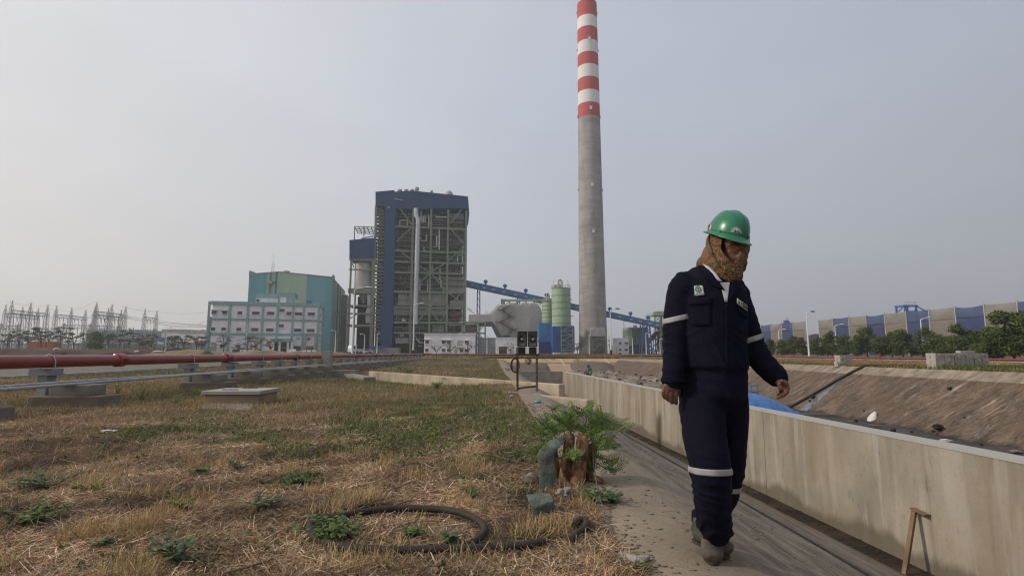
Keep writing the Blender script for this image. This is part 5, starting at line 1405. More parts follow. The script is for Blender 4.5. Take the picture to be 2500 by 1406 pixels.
# ------------------------------------------------------------------ screened coal yard
def netting():
    r = thing('net_screen', 'long tall windbreak of alternating beige and blue nets hung between posts', 'windbreak', (0, 0, 0))
    pxs = [1861, 1886, 1912, 1940, 1971, 2004, 2039, 2078, 2121, 2167, 2220, 2277, 2342, 2414, 2497, 2590]
    tops = [793, 790, 787, 785, 782, 779, 775, 771, 767, 762, 757, 751, 744, 737, 729, 720]
    H = 12.0; pts = []
    for px, t in zip(pxs, tops):
        Y = (H - .6) * F / (862 - t); a = P(px, 862, Y=Y); pts.append((a.x, Y, gz(a.x, Y) - .1))
    beige = mat('beige_net', (0.175, 0.15, 0.12), (0.14, 0.12, 0.095), scale=.4, rough=.95, stretch=(1, 1, 2.5), bump=.3, bscale=.8)
    blue = mat('blue_net', (0.036, 0.05, 0.115), (0.028, 0.04, 0.095), scale=.4, rough=.95, stretch=(1, 1, 2.5), bump=.3, bscale=.8)
    beige2 = mat('beige_net_sheer', (0.25, 0.232, 0.195), scale=.4, rough=.95, alpha=.72); blue2 = mat('blue_net_sheer', (0.06, 0.085, 0.185), scale=.4, rough=.95, alpha=.72)
    for i, p in enumerate(pts):
        MB().cyl((p[0], p[1], p[2]), (p[0], p[1], p[2] + H + .15), .2, 8, .16).build('post', m_galv, r)
        if i + 1 < len(pts):
            if i == 4: continue                                     # the gap
            q = pts[i + 1]; isb = i % 2 == 0
            if i > 4: isb = i % 2 == 0
            isb = {0: 1, 1: 0, 2: 1, 3: 0, 5: 0, 6: 1, 7: 0, 8: 1, 9: 0, 10: 1, 11: 0, 12: 1, 13: 0, 14: 1}[i]
            n, mz = 12, 8; rr = random.Random(i)
            def surf(z0f, z1f, sag, mm, nm, off):
                V, Fc = [], []
                for j in range(mz + 1):
                    for k in range(n + 1):
                        t = k / n; s = j / mz; x = p[0] + (q[0] - p[0]) * t; y = p[1] + (q[1] - p[1]) * t
                        zt = H * z1f - sag * 4 * t * (1 - t); zb = H * z0f - (0 if z0f == 0 else .35 * 4 * t * (1 - t) + .5 * noise.noise(Vector((x * .2, i, 2))))
                        z = zb + (zt - zb) * s
                        bulge = .35 * math.sin(math.pi * t) * (math.sin(math.pi * s)) + .18 * noise.noise(Vector((x * .5, y * .5, z * .4)))
                        nx_, ny_ = (q[1] - p[1]), -(q[0] - p[0]); L = math.hypot(nx_, ny_)
                        V.append((x - (bulge + off) * nx_ / L * -1, y - (bulge + off) * ny_ / L * -1, p[2] + z))
                for j in range(mz):
                    for k in range(n): a_ = j * (n + 1) + k; Fc.append((a_, a_ + 1, a_ + n + 2, a_ + n + 1))
                o = from_arrays(nm, V, Fc, mm, smooth=True); o.parent = r
                sd = o.modifiers.new('thick', 'SOLIDIFY'); sd.thickness = .03
            surf(0, .76, 0, blue if isb else beige, 'net', 0)
            surf(.74, .985, (.4 if i in (8, 12) else .12), blue2 if isb else beige2, 'upper_net', .0)
    # coal heaps behind
    V, Fc = [], []; nx_, ny_ = 60, 14
    base = [(P(1850 + 700 * k / nx_, 862, Y=1).x, k) for k in range(nx_ + 1)]
    a0, a1 = Vector(pts[0]), Vector(pts[-1])
    d = (a1 - a0).normalized(); nv = Vector((-d.y, d.x, 0)); nv = nv if nv.x > 0 else -nv
    L = (a1 - a0).length
    for j in range(ny_ + 1):
        for k in range(nx_ + 1):
            t = k / nx_; w = j / ny_
            c = a0 + d * (L * t * 1.1 - L * .03) + nv * (6 + 40 * w)
            hgt = 8.6 * min(1, w * 3.2) * min(1, (1 - w) * 3) * (.92 + .16 * noise.noise(Vector((t * 9, w * 3, 0))))
            V.append((c.x, c.y, hgt + .3 * noise.noise(Vector((c.x * .3, c.y * .3, 1)))))
    for j in range(ny_):
        for k in range(nx_): a_ = j * (nx_ + 1) + k; Fc.append((a_, a_ + 1, a_ + nx_ + 2, a_ + nx_ + 1))
    tag(from_arrays('coal_heap', V, Fc, mat('coal', (0.02, 0.019, 0.018), (0.035, 0.032, 0.03), scale=1.5, rough=.9)), 'dark coal heap seen through the gap and sheer tops of the net screens', 'coal heap')
    # stacker reclaimer behind the nets
    def crane(px0, px1, pt, Y, label):
        a, b = P(px0, 862, Y=Y), P(px1, 862, Y=Y); zt = P(px0, pt, Y=Y).z
        r = thing('coal_stacker', label, 'crane', (a.x, Y, 0)); w = b.x - a.x
        for x in (0, w):
            for yy in (0, w * .8): MB().beam((x * .8 + w * .1, yy, zt), (x, yy, .3), .5).build('leg', m_blue2, r)
        MB().beam((0, 0, zt), (w, 0, zt), .5).beam((0, w * .8, zt), (w, w * .8, zt), .5).beam((0, 0, zt), (0, w * .8, zt), .5).beam((w, 0, zt), (w, w * .8, zt), .5).beam((w * .2, 0, zt - 2), (w * .8, 0, zt - 2), .3).build('head_frame', m_blue2, r)
        for z0, z1 in ((zt - 1, zt - 5), (zt - 5, zt - 9)):
            MB().beam((w * .1, -.2, z0), (w * .9, -.2, z1), .25).beam((w * .9, -.2, z0), (w * .1, -.2, z1), .25).build('brace', m_blue2, r)
        MB().beam((-w * .4, 0, zt - 2.2), (0, 0, zt - .3), .3).beam((w, 0, zt - .3), (w * 1.6, 0, zt - 2), .3).build('stay', m_blue2, r)
        mb = MB()
        for k in range(6): mb.beam((w * k / 6 + .3, 0, zt), (w * k / 6 + .3, 0, zt + 1.4), .08)
        mb.beam((0.2, 0, zt + 1.2), (w, 0, zt + 1.2), .08); mb.build('top_rail', m_galv, r)
    crane(2216, 2250, 746, 185, 'bright blue coal stacker frame showing above the nets in the middle of the coal yard')
    crane(1922, 1931, 783, 260, 'small distant blue frame above the left part of the net screens')
netting()
# ------------------------------------------------------------------ red fire main on the left
PX_ = -8.9
def zpipe(Y): return .875 + (.80 - .875) * 0 + (gz(PX_, 66) - gz(PX_, 20)) * 0
r_pipe = thing('fire_water_pipe', 'thick glossy red fire water pipe running along the left on concrete footings', 'pipe', (0, 0, 0))
ysj = [-1, 2.2, 5.0, 8.0, 13.2, 18.4, 24.8, 30.0, 35.8, 41.5, 48, 55, 62, 70]
def zp(Y): return .875 + (0.02 * (Y - 20) / 50 if Y > 20 else 0)
for a, b in zip(ysj, ysj[1:]):
    MB().tube([(PX_, a + .02, zp(a)), (PX_, b - .02, zp(b))], [.125, .125], 24).build('pipe_length', m_red, r_pipe, smooth=True)
    MB().tube([(PX_, b - .12, zp(b)), (PX_, b - .10, zp(b)), (PX_, b + .10, zp(b)), (PX_, b + .12, zp(b))], [.128, .158, .158, .128], 24).build('coupling', m_red, r_pipe)
    for s in (-1, 1): MB().box((PX_ + .165 * s, b, zp(b)), (.05, .1, .07)).build('coupling_bolt', m_rust, r_pipe)
MB().tube([(PX_, 70.05, zp(70)), (PX_ + .5, 70.6, zp(70)), (PX_ + 1.0, 70.9, zp(70))], [.12, .1, .07], 12).build('pipe_bend', m_red, r_pipe, smooth=True)
sup = [8.7, 11.15, 16.2, 18.7, 21.0, 22.8, 24.6, 26.5, 28.4, 30.2, 31.8, 33.6, 35.5, 37.5, 39.5, 41.5, 43.5, 45.5, 47.5, 49.5, 52, 54.5, 57, 59.5, 62, 64.5, 67]
m_foot = mat('footing_concrete', (0.235, 0.205, 0.165), (0.15, 0.13, 0.10), scale=2.2, rough=.95, bump=.35, bscale=16, dirt=(0.10, 0.075, 0.05), dscale=1.6, damt=.6)
first = None
for i, Y in enumerate(sup):
    lab = ('nearest full footing, broad stepped concrete with a grey steel saddle under the red pipe' if i == 1 else 'pipe footing cut by the left edge of the picture' if i == 0 else
           'pipe footing number %s along the red pipe' % i)
    words = 'first second third fourth fifth sixth seventh eighth ninth tenth eleventh twelfth thirteenth fourteenth fifteenth sixteenth seventeenth eighteenth nineteenth twentieth twenty-first twenty-second twenty-third twenty-fourth twenty-fifth twenty-sixth twenty-seventh'.split()
    if i >= 2: lab = '%s concrete pipe footing along the red pipe, counted from the left edge' % words[i]
    if first is None:
        f = thing('pipe_footing', lab, 'footing', (PX_, Y, 0), 0, 'concrete footings under the red pipe')
        bevel(MB().box2((-.1, -.3, -.25), (1.28, .32, .21)).build('base_slab', m_foot, f), .03)
        bevel(MB().box2((.24, -.22, .21), (1.02, .24, .42)).build('upper_block', m_concg, f), .012)
        MB().box2((-.08, -.12, .21), (.1, .12, .6)).build('pedestal', m_steelg, f)
        MB().box2((-.24, -.15, .6), (.2, .15, .735)).build('saddle', m_steelg, f)
        MB().tube([(-.14, 0, .735), (-.14, 0, .875), (-.1, 0, .975), (0, 0, 1.015), (.1, 0, .975), (.14, 0, .875), (.14, 0, .735)], [.012] * 7, 8).build('u_bolt', m_galv, f, smooth=True)
        first = f
    else:
        c = dup(first, (PX_, Y, 0), label=lab)
# conduits beside it
for k, (dx, z, rad, lab) in enumerate(((.62, .475, .028, 'upper pale conduit running beside the red pipe'), (.54, .452, .024, 'middle thin conduit of the three beside the red pipe'), (.72, .445, .03, 'front grey conduit of the three beside the red pipe'))):
    pts = [(PX_ + dx + .015 * math.sin(Y * .9 + k), Y, z + .008 * math.sin(Y * .7 + 2 * k) - .01 * max(0, (Y - 25) / 10)) for Y in [-1 + i * 1.5 for i in range(30)]]
    r = thing('conduit', lab, 'conduit', (0, 0, 0), 0, 'conduits beside the red pipe')
    MB().tube(pts, rad, 10).build('tube', mat('conduit_grey', (0.40, 0.40, 0.41), (0.31, 0.31, 0.32), scale=5, rough=.5), r, smooth=True)
    for j in range(1, 29, 2): p = pts[j]; MB().cyl((p[0], p[1] - .03, p[2]), (p[0], p[1] + .03, p[2]), rad + .007, 10).build('sleeve', m_galv, r)
# electrical cabinet on a yellow post
a = P(797, 903, Y=27.2)
r = thing('electric_cabinet', 'grey electrical cabinet on a yellow post beside the red pipe', 'cabinet', (a.x, a.y, 0))
bevel(MB().box2((-.17, -.15, .28), (.24, .18, 1.15)).build('box', mat('cabinet_grey', (0.27, 0.265, 0.23), (0.22, 0.215, 0.19), scale=3, rough=.6), r), .01)
MB().box2((-.15, -.165, .31), (.22, -.151, 1.12)).build('door', MATS['cabinet_grey'], r)
MB().box2((.16, -.18, .72), (.18, -.166, .82)).build('handle', m_galv, r)
MB().box2((-.25, -.05, -.1), (-.18, .05, 1.08)).build('post', mat('yellow_paint', (0.36, 0.24, 0.05), (0.25, 0.17, 0.05), scale=6), r)
MB().box2((.02, -.04, -.1), (.08, .04, .28)).build('leg', m_rust, r)
o = MB().box2((a.x + .3, a.y - .2, -.15), (a.x + 1.5, a.y + .5, .2)).build('foundation_block', m_concg); tag(o, 'long weathered concrete block right of the grey cabinet', 'concrete block')
# manhole chamber
a = P(640, 988, Z=0)
cx0, cx1 = P(499, 953.5, Z=.27).x, P(634, 954.5, Z=.27).x
y0 = P(600, 954.3, Z=.27).y; y1 = P(640, 946.4, Z=.27).y
r = thing('manhole_chamber', 'raised concrete manhole chamber with a flat grey lid in the grass', 'manhole', (cx0, y0, 0))
w, d = cx1 - cx0, y1 - y0
bevel(MB().box2((.05, .05, -.2), (w - .04, d - .05, .19)).build('chamber', mat('ochre_concrete', (0.32, 0.23, 0.13), (0.2, 0.165, 0.125), scale=1.5, rough=.95, bump=.3), r), .015)
bevel(MB().box2((0, 0, .195), (w, d, .27)).build('lid', mat('lid_concrete', (0.33, 0.32, 0.30), (0.27, 0.26, 0.24), scale=3, rough=.85, bump=.15), r), .008)
for x, y in ((w * .36, d * .32), (w * .5, d * .85)):
    MB().box2((x - .16, y - .025, .272), (x + .16, y + .025, .285)).build('lifting_bar', m_rust, r)
o = MB().slab([(P(490, 996, Z=.02).x, P(490, 996, Z=.02).y), (P(610, 1001, Z=.02).x, P(610, 1001, Z=.02).y), (P(618, 984, Z=.02).x, P(618, 984, Z=.02).y), (P(500, 981, Z=.02).x, P(500, 981, Z=.02).y)], -.1, .02).build('half_buried_slab', m_foot)
tag(o, 'half buried concrete slab littered with straw before the manhole', 'slab')

# ------------------------------------------------------------------ floodlight stand
fl = P(1264, 955, Z=.0); fy = fl.y + .12; fx0 = fl.x; fx1 = P(1311, 958, Y=fy).x
r = thing('floodlight_stand', 'rusty steel trestle that carries two work floodlights beyond the stump', 'stand', (fx0, fy, 0))
w = fx1 - fx0; ht = P(1264, 868, Y=fy).z
for x in (0, w): MB().box2((x - .03, -.03, -.25), (x + .03, .03, ht)).build('post', m_rust if x == 0 else mat('dull_steel', (0.16, 0.13, 0.105), (0.1, 0.075, 0.055), scale=10, rough=.8), r)
MB().box2((-.08, -.035, ht), (w + .08, .035, ht + .05)).build('top_bar', m_rust, r)
zb = P(1264, 948, Y=fy).z; MB().beam((0.03, 0, zb), (w - .03, 0, zb + .06), .045, .05).build('cross_bar', m_rust, r)
m_fb = mat('floodlight_black', (0.022, 0.022, 0.02), (0.035, 0.033, 0.03), scale=12, rough=.5)
m_refl = mat('floodlight_reflector', (0.34, 0.34, 0.31), (0.24, 0.24, 0.22), scale=5, rough=.35, metal=.3)
zl0, zl1 = P(1280, 846, Y=fy).z, P(1280, 809, Y=fy).z
for i, (pl, pr) in enumerate(((1262, 1285), (1289, 1312))):
    xa, xb = P(pl, 830, Y=fy).x - fx0, P(pr, 830, Y=fy).x - fx0; xc = (xa + xb) / 2
    f = thing('floodlight', ('left black floodlight with its rounded back turned to the side, on the rusty stand' if i == 0 else 'right black floodlight facing forward on the rusty stand'), 'floodlight', (fx0 + xc, fy, 0), R(-6 if i else 12), 'work floodlights on the stand')
    hw = (xb - xa) / 2
    h0, h1 = zl0, zl1
    fm = MB(); t = .03
    fm.box2((-hw, -.1, h0), (-hw + t, .0, h1)).box2((hw - t, -.1, h0), (hw, .0, h1)).box2((-hw + t, -.1, h0), (hw - t, 0, h0 + t)).box2((-hw + t, -.1, h1 - t), (hw - t, 0, h1))
    fm.build('front_frame', m_fb, f)
    A = [(-hw, 0, h0), (hw, 0, h0), (hw, 0, h1), (-hw, 0, h1), (-hw * .55, .26, h0 + .1), (hw * .55, .26, h0 + .1), (hw * .55, .26, h1 - .1), (-hw * .55, .26, h1 - .1)]
    MB().add(A, [(0, 1, 5, 4), (1, 2, 6, 5), (2, 3, 7, 6), (3, 0, 4, 7), (4, 5, 6, 7)]).build('housing', m_fb, f)
    e_ = .012
    B_ = [(-hw + t, -.04, h0 + t), (hw - t, -.04, h0 + t), (hw - t, -.04, h1 - t), (-hw + t, -.04, h1 - t), (-hw * .3, .12, h0 + .16), (hw * .3, .12, h0 + .16), (hw * .3, .12, h1 - .16), (-hw * .3, .12, h1 - .16)]
    MB().add(B_, [(0, 4, 5, 1), (1, 5, 6, 2), (2, 6, 7, 3), (3, 7, 4, 0), (4, 7, 6, 5)]).build('reflector', m_refl, f)
    MB().cyl((.01, -.02, (h0 + h1) / 2), (.01, .11, (h0 + h1) / 2), .04, 12).build('bulb', mat('bulb_glass', (0.5, 0.5, 0.47), rough=.15), f, smooth=True)
    MB().tube([(0, 0, 0)] and [(.01 + .065 * math.cos(q * .52), .06, (h0 + h1) / 2 + .065 * math.sin(q * .52)) for q in range(13)], [.008] * 13, 6).build('bulb_ring', m_fb, f)
    MB().box2((-hw * .8, -.02, h0 - .2), (hw * .8, .2, h0 - .01)).build('ballast_box', m_fb, f)
    for s in (-1, 1): MB().beam((s * hw * .5, .04, ht + .05), (s * hw * .5, .04, h0 - .19), .035).build('bracket', m_fb, f)
# cable coils
for i, (px, py, rad, lab) in enumerate(((1258, 890, .17, 'loops of black cable hanging from the left post of the floodlight stand'), (1291, 880, .08, 'small loops of black cable hanging under the top bar between the posts'))):
    mb = MB(); c = P(px, py, Y=fy - .06); rr = random.Random(i)
    for k in range(5):
        rx, rz_ = rad * rr.uniform(.5, .8), rad * rr.uniform(.9, 1.25); ox = rr.uniform(-.05, .05)
        mb.tube([(c.x + ox + rx * math.cos(t * .45), c.y + .01 * k - .03, c.z + rz_ * math.sin(t * .45) - rad * .1) for t in range(15)], .008, 6)
    tag(mb.build('cable_coil', m_black, smooth=True), lab, 'cable')

# ------------------------------------------------------------------ far and right red pipe
r = thing('red_pipe_far', 'thin red pipe crossing the whole middle distance and turning along the right bank', 'pipe', (0, 0, 0))
pts = [(PX_ + 1, 70.9)] + [(x, 71) for x in range(-4, 32, 6)] + [(32, 71)]
def zf(x, y): return gz(x, y) + .48 if x < 30 else gz(x, y) + .22
for a, b in zip(pts, pts[1:]): MB().cyl((a[0], a[1], .83 - .006 * a[0]), (b[0], b[1], .83 - .006 * b[0]), .09, 12).build('pipe_length', m_red, r, smooth=True)
Y = 71
while Y > 12:
    MB().cyl((32, Y, .64 + .0 * Y), (32, max(12, Y - 6) + .03, .64), .07, 12).build('pipe_length', m_red, r, smooth=True)
    MB().cyl((32, Y - .1, .64), (32, Y + .1, .64), .095, 12).build('coupling', m_red, r); Y -= 6
for a in list(pts[1::1]): MB().box2((a[0] - .1, a[1] - .1, gz(*a) - .1), (a[0] + .1, a[1] + .1, .75)).build('support', m_steelg, r)
for Y in range(14, 70, 4): MB().box2((31.9, Y - .1, .3), (32.1, Y + .1, .57)).build('support', m_steelg, r)
r = thing('pale_pipe_far', 'thin pale pipe lying on the ground behind the long red one at the right', 'pipe', (0, 0, 0))
MB().cyl((30.5, 14, .53), (30.5, 60, .5), .035, 8).build('tube', m_galv, r)
# hydrant
for px, lab in ((2148, 'small red hydrant standing on the thin red pipe below the trees'), (2137, 'short red valve post left of the hydrant')):
    a = P(px, 868, X=32); g = gz(32.4, a.y)
    big = px == 2148; s_ = .42 if big else .22
    h = thing('hydrant' if big else 'valve_post', lab, 'hydrant' if big else 'valve', (32.0, a.y, g))
    MB().cyl((0, 0, .1), (0, 0, .2 + .75 * s_), .16 * s_, 14).build('barrel', m_red, h); MB().ball((0, 0, .2 + .75 * s_), (.2 * s_, .2 * s_, .12 * s_), 12, 6).build('cap', m_red, h)
    for s in (-1, 1): MB().cyl((0, 0, .2 + .5 * s_), (0, s * .28 * s_, .2 + .5 * s_), .07 * s_, 10).build('outlet', m_red, h)

# ------------------------------------------------------------------ block stacks on the right
m_blk = mat('cement_block', (0.40, 0.37, 0.32), (0.30, 0.275, 0.235), scale=2.5, rough=.9, bump=.2)
blk = MB().box((0, 0, 0), (.105, .22, .095)).mesh('block'); blk.materials.append(m_blk)
rb = random.Random(5)
def stack(ox, oy, nx_, ny_, nz_, label, rz=0, dx=.115, dy=.235):
    g = gz(ox, oy)
    r = thing('block_stack', label, 'block stack', (ox, oy, g - .01), rz, 'stacks of cement blocks on the bank')
    for k in range(nz_):
        for i in range(nx_):
            for j in range(ny_):
                if 0 < i < nx_ - 1 and 0 < j < ny_ - 1 and k < nz_ - 1: continue
                o = bpy.data.objects.new('block', blk); COL.objects.link(o); o.parent = r
                o.location = ((i + .5) * dx + rb.uniform(-.008, .008), (j + .5) * dy + rb.uniform(-.02, .02), .05 + k * .1); o.rotation_euler = (0, 0, rb.gauss(0, .05))
    return r
b = P(2334, 901, Z=.46); a = P(2289, 901, Y=b.y)
labs = ['front left stack of cement blocks, its end face full of block ends', 'second stack of cement blocks counted from the left', 'middle stack of cement blocks in the row', 'fourth stack of cement blocks in the row', 'last stack of cement blocks at the right end of the row']
nxb = int((b.x - a.x) / .115)
for i in range(5):
    x = a.x + (0 if i == 0 else (b.x - a.x) + .05 + (i - 1) * .34)
    stack(x, b.y + .02 + (0 if i == 0 else .03 * i), nxb if i == 0 else 3, 2, 6, labs[i])
c = P(2348, 866, Z=1.0); stack(P(2348, 880, Y=b.y + .9).x, b.y + .9, 5, 1, 7, 'small taller stack of cement blocks behind the row')
a = P(2053, 891, Z=.46); stack(a.x, a.y, 5, 2, 5, 'small separate block stack at the edge of the bank, left of the big row')
a = P(2041, 893, Z=.46); stack(a.x, a.y - .1, 3, 1, 2, 'two low courses of blocks leaning on the small separate stack')
# grass and weeds around done below

# ------------------------------------------------------------------ basin things
m_tarp = mat('blue_tarpaulin', (0.04, 0.135, 0.37), (0.028, 0.10, 0.29), scale=6, rough=.4, bump=1.0, bscale=5, spec=.5)
tp = P(1900, 1000, Z=-1.2)
V, Fc = [], []; nu, nv = 44, 26
for j in range(nv + 1):
    for i in range(nu + 1):
        u, v = i / nu, j / nv
        x = 6.6 + (P(1968, 1012, Y=19.5).x - 6.6) * u; y = 18.6 + 3.2 * v
        prof_ = math.sin(math.pi * min(1, max(0, v))) ** .45
        drop = 1 if u < .68 else max(0, 1 - ((u - .68) / .32) ** 1.6)
        z = -1.34 + .84 * prof_ * drop + .045 * (1 - abs(noise.noise(Vector((x * 5 + y * 2, y * 3, 4)))) * 3) + .05 * noise.noise(Vector((x * 2.2, y * 2.2, 0))) + .03 * noise.noise(Vector((x * 7 + y * 4, y * 3, 1))) - .06 * (u - .3)
        V.append((x, y, z))
for j in range(nv):
    for i in range(nu): a_ = j * (nu + 1) + i; Fc.append((a_, a_ + 1, a_ + nu + 2, a_ + nu + 1))
tag(from_arrays('tarpaulin', V, Fc, m_tarp, smooth=True), 'bright blue tarpaulin draped over a mound just behind the long wall', 'tarpaulin')
def scaffold(x, y, w, h, label):
    r = thing('scaffold_frame', label, 'scaffold', (x, y, -1.3), 0, 'blue scaffold frames in the basin')
    for xx in (0, w): MB().cyl((xx, 0, 0), (xx, 0, h), .028, 8).build('post', m_blue2, r)
    for z in (h - .02, h * .62, h * .3): MB().cyl((0, 0, z), (w, 0, z), .02, 8).build('rung', m_blue2, r)
    for xx in (w * .35, w * .65): MB().cyl((xx, 0, h * .3), (xx, 0, h * .62), .014, 6).build('strut', m_blue2, r)
q1, q2 = P(1812, 937, Y=26), P(1832, 937, Y=26)
scaffold(q1.x - .3, 26, q2.x - q1.x + .3, q1.z + 1.3, 'left one of two blue scaffold frames behind the man\'s hip')
q1, q2 = P(1834, 940, Y=25.2), P(1849, 940, Y=25.2)
scaffold(q1.x, 25.2, q2.x - q1.x, q1.z + 1.3, 'right one of two blue scaffold frames, nearest the striped bank')
# sacks and lumps at the foot of the right bank
m_sack = mat('white_sack', (0.62, 0.55, 0.53), (0.48, 0.42, 0.40), scale=6, rough=.8, bump=.5)
def lump(name, c, r3, m, label, cat, seed=0, n=16, amp=.55):
    mb = MB().ball((0, 0, 0), 1, n, n // 2 + 2)
    vs = []
    for v in mb.v:
        v = Vector(v); k = 1 + amp * noise.noise(v * 1.8 + Vector((seed * 7.3, 0, 0))) + amp * .7 * noise.noise(v * 5 + Vector((seed, 3, 0)))
        vs.append((v.x * r3[0] * k, v.y * r3[1] * k, v.z * r3[2] * k))
    mb.v = vs; o = mb.build(name, m, smooth=True); o.location = c; return tag(o, label, cat)
s = P(2129, 1026, Z=-1.25)
mb = MB().tube([(0, 0, -.05), (.02, 0, .12), (.12, .05, .24), (.2, .08, .32)], [(.19, .15), (.16, .13), (.10, .08), (.04, .04)], 14)
o = mb.build('sack', m_sack, smooth=True); o.location = (s.x, s.y, -1.3); tag(o, 'white sack slumped upright in the black sludge at the foot of the bank', 'sack')
s = P(2308, 1076, Z=-1.28); lump('plastic_bag', (s.x, s.y, -1.27), (.16, .09, .035), m_sack, 'flattened white plastic bag floating in the dark sludge', 'bag', 2)
s = P(2480, 1103, Z=-1.28); lump('pale_stone', (s.x, s.y, -1.27), (.12, .08, .04), m_foot, 'pale pinkish lump in the sludge near the right edge', 'stone', 9)
m_coal = mat('black_lump', (0.018, 0.016, 0.014), (0.03, 0.026, 0.022), scale=8, rough=.9)
for i, (px, py, sz) in enumerate(((2327, 1032, .10), (2290, 1047, .17), (2278, 1048, .07), (2110, 1014, .05), (1985, 989, .16), (1978, 991, .09), (2090, 1020, .09), (2180, 1043, .12), (2300, 1048, .05), (2358, 1050, .05), (2225, 1046, .06), (2395, 1075, .06))):
    s = P(px, py, Z=-1.15); sz *= .7; lump('coal_lump', (s.x, s.y, -1.24 + (.2 if i == 0 else 0) + (s.x - 12.7) * .5 * (s.x > 12.7)), (sz, sz * .8, sz * .7), m_coal,
        ['single black lump resting a little way up the striped bank', 'largest clump of black sludge at the foot of the bank', 'small black lump left of the largest clump', 'tiny black lump near the white sack', 'black clump near the end of the blue tarpaulin', 'small black lump beside the tarpaulin clump', 'small black lump left of the white sack', 'brownish black lump right of the white sack', 'tiny lump right of the largest clump', 'tiny black lump farther right along the foot of the bank', 'tiny lump between sack and largest clump', 'small lump nearest the right edge of the sludge'][i], 'lump', i)
# drain hose on the right bank with its wet trace
def bankRz(X): t = (X - 12.5) / (XR - 12.5); return -1.52 + 1.97 * min(1, max(0, t))
h0 = P(2072, 895, Z=.47); h1 = P(1925, 992, Z=-1.25)
pts = []
for i in range(15):
    t = i / 14; X = XR + .5 + (h1.x - XR - .5) * t; Y = h0.y + (h1.y - h0.y) * t + .12 * math.sin(t * 5)
    pts.append((X, Y, (gz(X, Y) if X > XR else bankRz(X)) + .06))
o = MB().tube([(XR + 2.2, h0.y + .1, .5), (XR + 1.2, h0.y + .05, .5)] + pts, .055, 10).build('drain_hose', m_black, smooth=True); tag(o, 'black drain hose running down the striped bank to the tarpaulin', 'hose')
V, Fc = [], []
b0, b1 = P(2052, 936, Z=-.1), P(1962, 985, Z=-1.2)
xa, ya = 14.9, b0.y; 
for i in range(20):
    t = i / 19; X = 15.0 + (12.8 - 15.0) * t; Y = P(2052 - 95 * t, 936 + 52 * t, X=X).y; w_ = .05 + .22 * math.sin(min(1, t * 1.3) * 1.6) + .03 * math.sin(i * 1.7)
    V += [(X, Y - w_, bankRz(X) + .012), (X, Y + w_ * .8, bankRz(X) + .012)]
    if i: Fc.append((2 * i - 2, 2 * i - 1, 2 * i + 1, 2 * i))
o = from_arrays('wet_trace', V, Fc, mat('wet_bluish_film', (0.13, 0.135, 0.15), (0.09, 0.09, 0.10), scale=4, rough=.15, spec=.6)); tag(o, 'shiny wet streak beside the drain hose on the bank', 'wet streak')
# rubble field in the far basin
V, Fc = [], []; nx_, ny_ = 60, 60
for j in range(ny_ + 1):
    for i in range(nx_ + 1):
        x = 4.4 + 11.2 * i / nx_; y = 29 + 31.5 * j / ny_
        e_ = min(1, (i / nx_) * 6, (1 - i / nx_) * 4) * sst(29, 36, y)
        z = -1.35 + e_ * (.35 + .3 * noise.noise(Vector((x * .5, y * .3, 0))) + .22 * noise.noise(Vector((x * 1.7, y * 1.2, 5))) + .1 * noise.noise(Vector((x * 4, y * 4, 2))))
        V.append((x, y, z))
for j in range(ny_):
    for i in range(nx_): a_ = j * (nx_ + 1) + i; Fc.append((a_, a_ + 1, a_ + nx_ + 2, a_ + nx_ + 1))
k = node_mat('rubble_soil')
c = k.mix(k.mr(k.nz(1.2, det=10), .4, .62), (0.26, 0.195, 0.155), (0.10, 0.078, 0.063))
x, y, z = k.xyz()
c = k.mix(k.mr(k.math('ADD', k.math('MULTIPLY', k.nz(.6, det=6), 8), y), 35, 38), (0.02, 0.019, 0.018), c)
k.l.new(c, k.b.inputs['Base Color']); k.bump(k.nz(3, det=10), .8, .15)
o = from_arrays('rubble', V, Fc, k.m); tag(o, 'churned grey brown earth and black sludge filling the far end of the basin', 'rubble', kind='stuff')
mb = MB(); rr = random.Random(8)
for i in range(230):
    x, y = rr.uniform(4.8, 15), rr.uniform(31, 58); s = abs(rr.gauss(0, .055)) + .03
    z = -1.35 + .38 + .3 * noise.noise(Vector((x * .5, y * .3, 0))) + .22 * noise.noise(Vector((x * 1.7, y * 1.2, 5)))
    mb.ball((x, y, z), (s, s, s * .7), 5, 4)
o = mb.build('rubble_lumps', m_coal); tag(o, 'scattered black lumps on the churned earth in the basin', 'lumps', kind='stuff')
for i, (x0_, x1_, h_, lab) in enumerate(((2.2, 6.8, .75, 'grey brown ash heap against the far bank at the left'), (9.2, 14.6, 1.1, 'larger ash heap against the far bank, right of the distant man'))):
    V, Fc = [], []
    for j in range(16):
        for i_ in range(31):
            u, v = i_ / 30, j / 15; x = x0_ + (x1_ - x0_) * u; y = 56 + 9 * v
            z0b = -1.5 if y < 59.7 else -1.5 + (y - 59.7) * .29
            hh = h_ * math.sin(math.pi * u) ** .7 * math.sin(math.pi * min(1, v * 1.05)) ** .8
            V.append((x, y, z0b - .05 + hh + .08 * noise.noise(Vector((x, y, i)))))
    for j in range(15):
        for i_ in range(30): a_ = j * 31 + i_; Fc.append((a_, a_ + 1, a_ + 32, a_ + 31))
    tag(from_arrays('ash_heap', V, Fc, mat('ash', (0.13, 0.10, 0.085), (0.095, 0.075, 0.062), scale=1)), lab, 'heap')
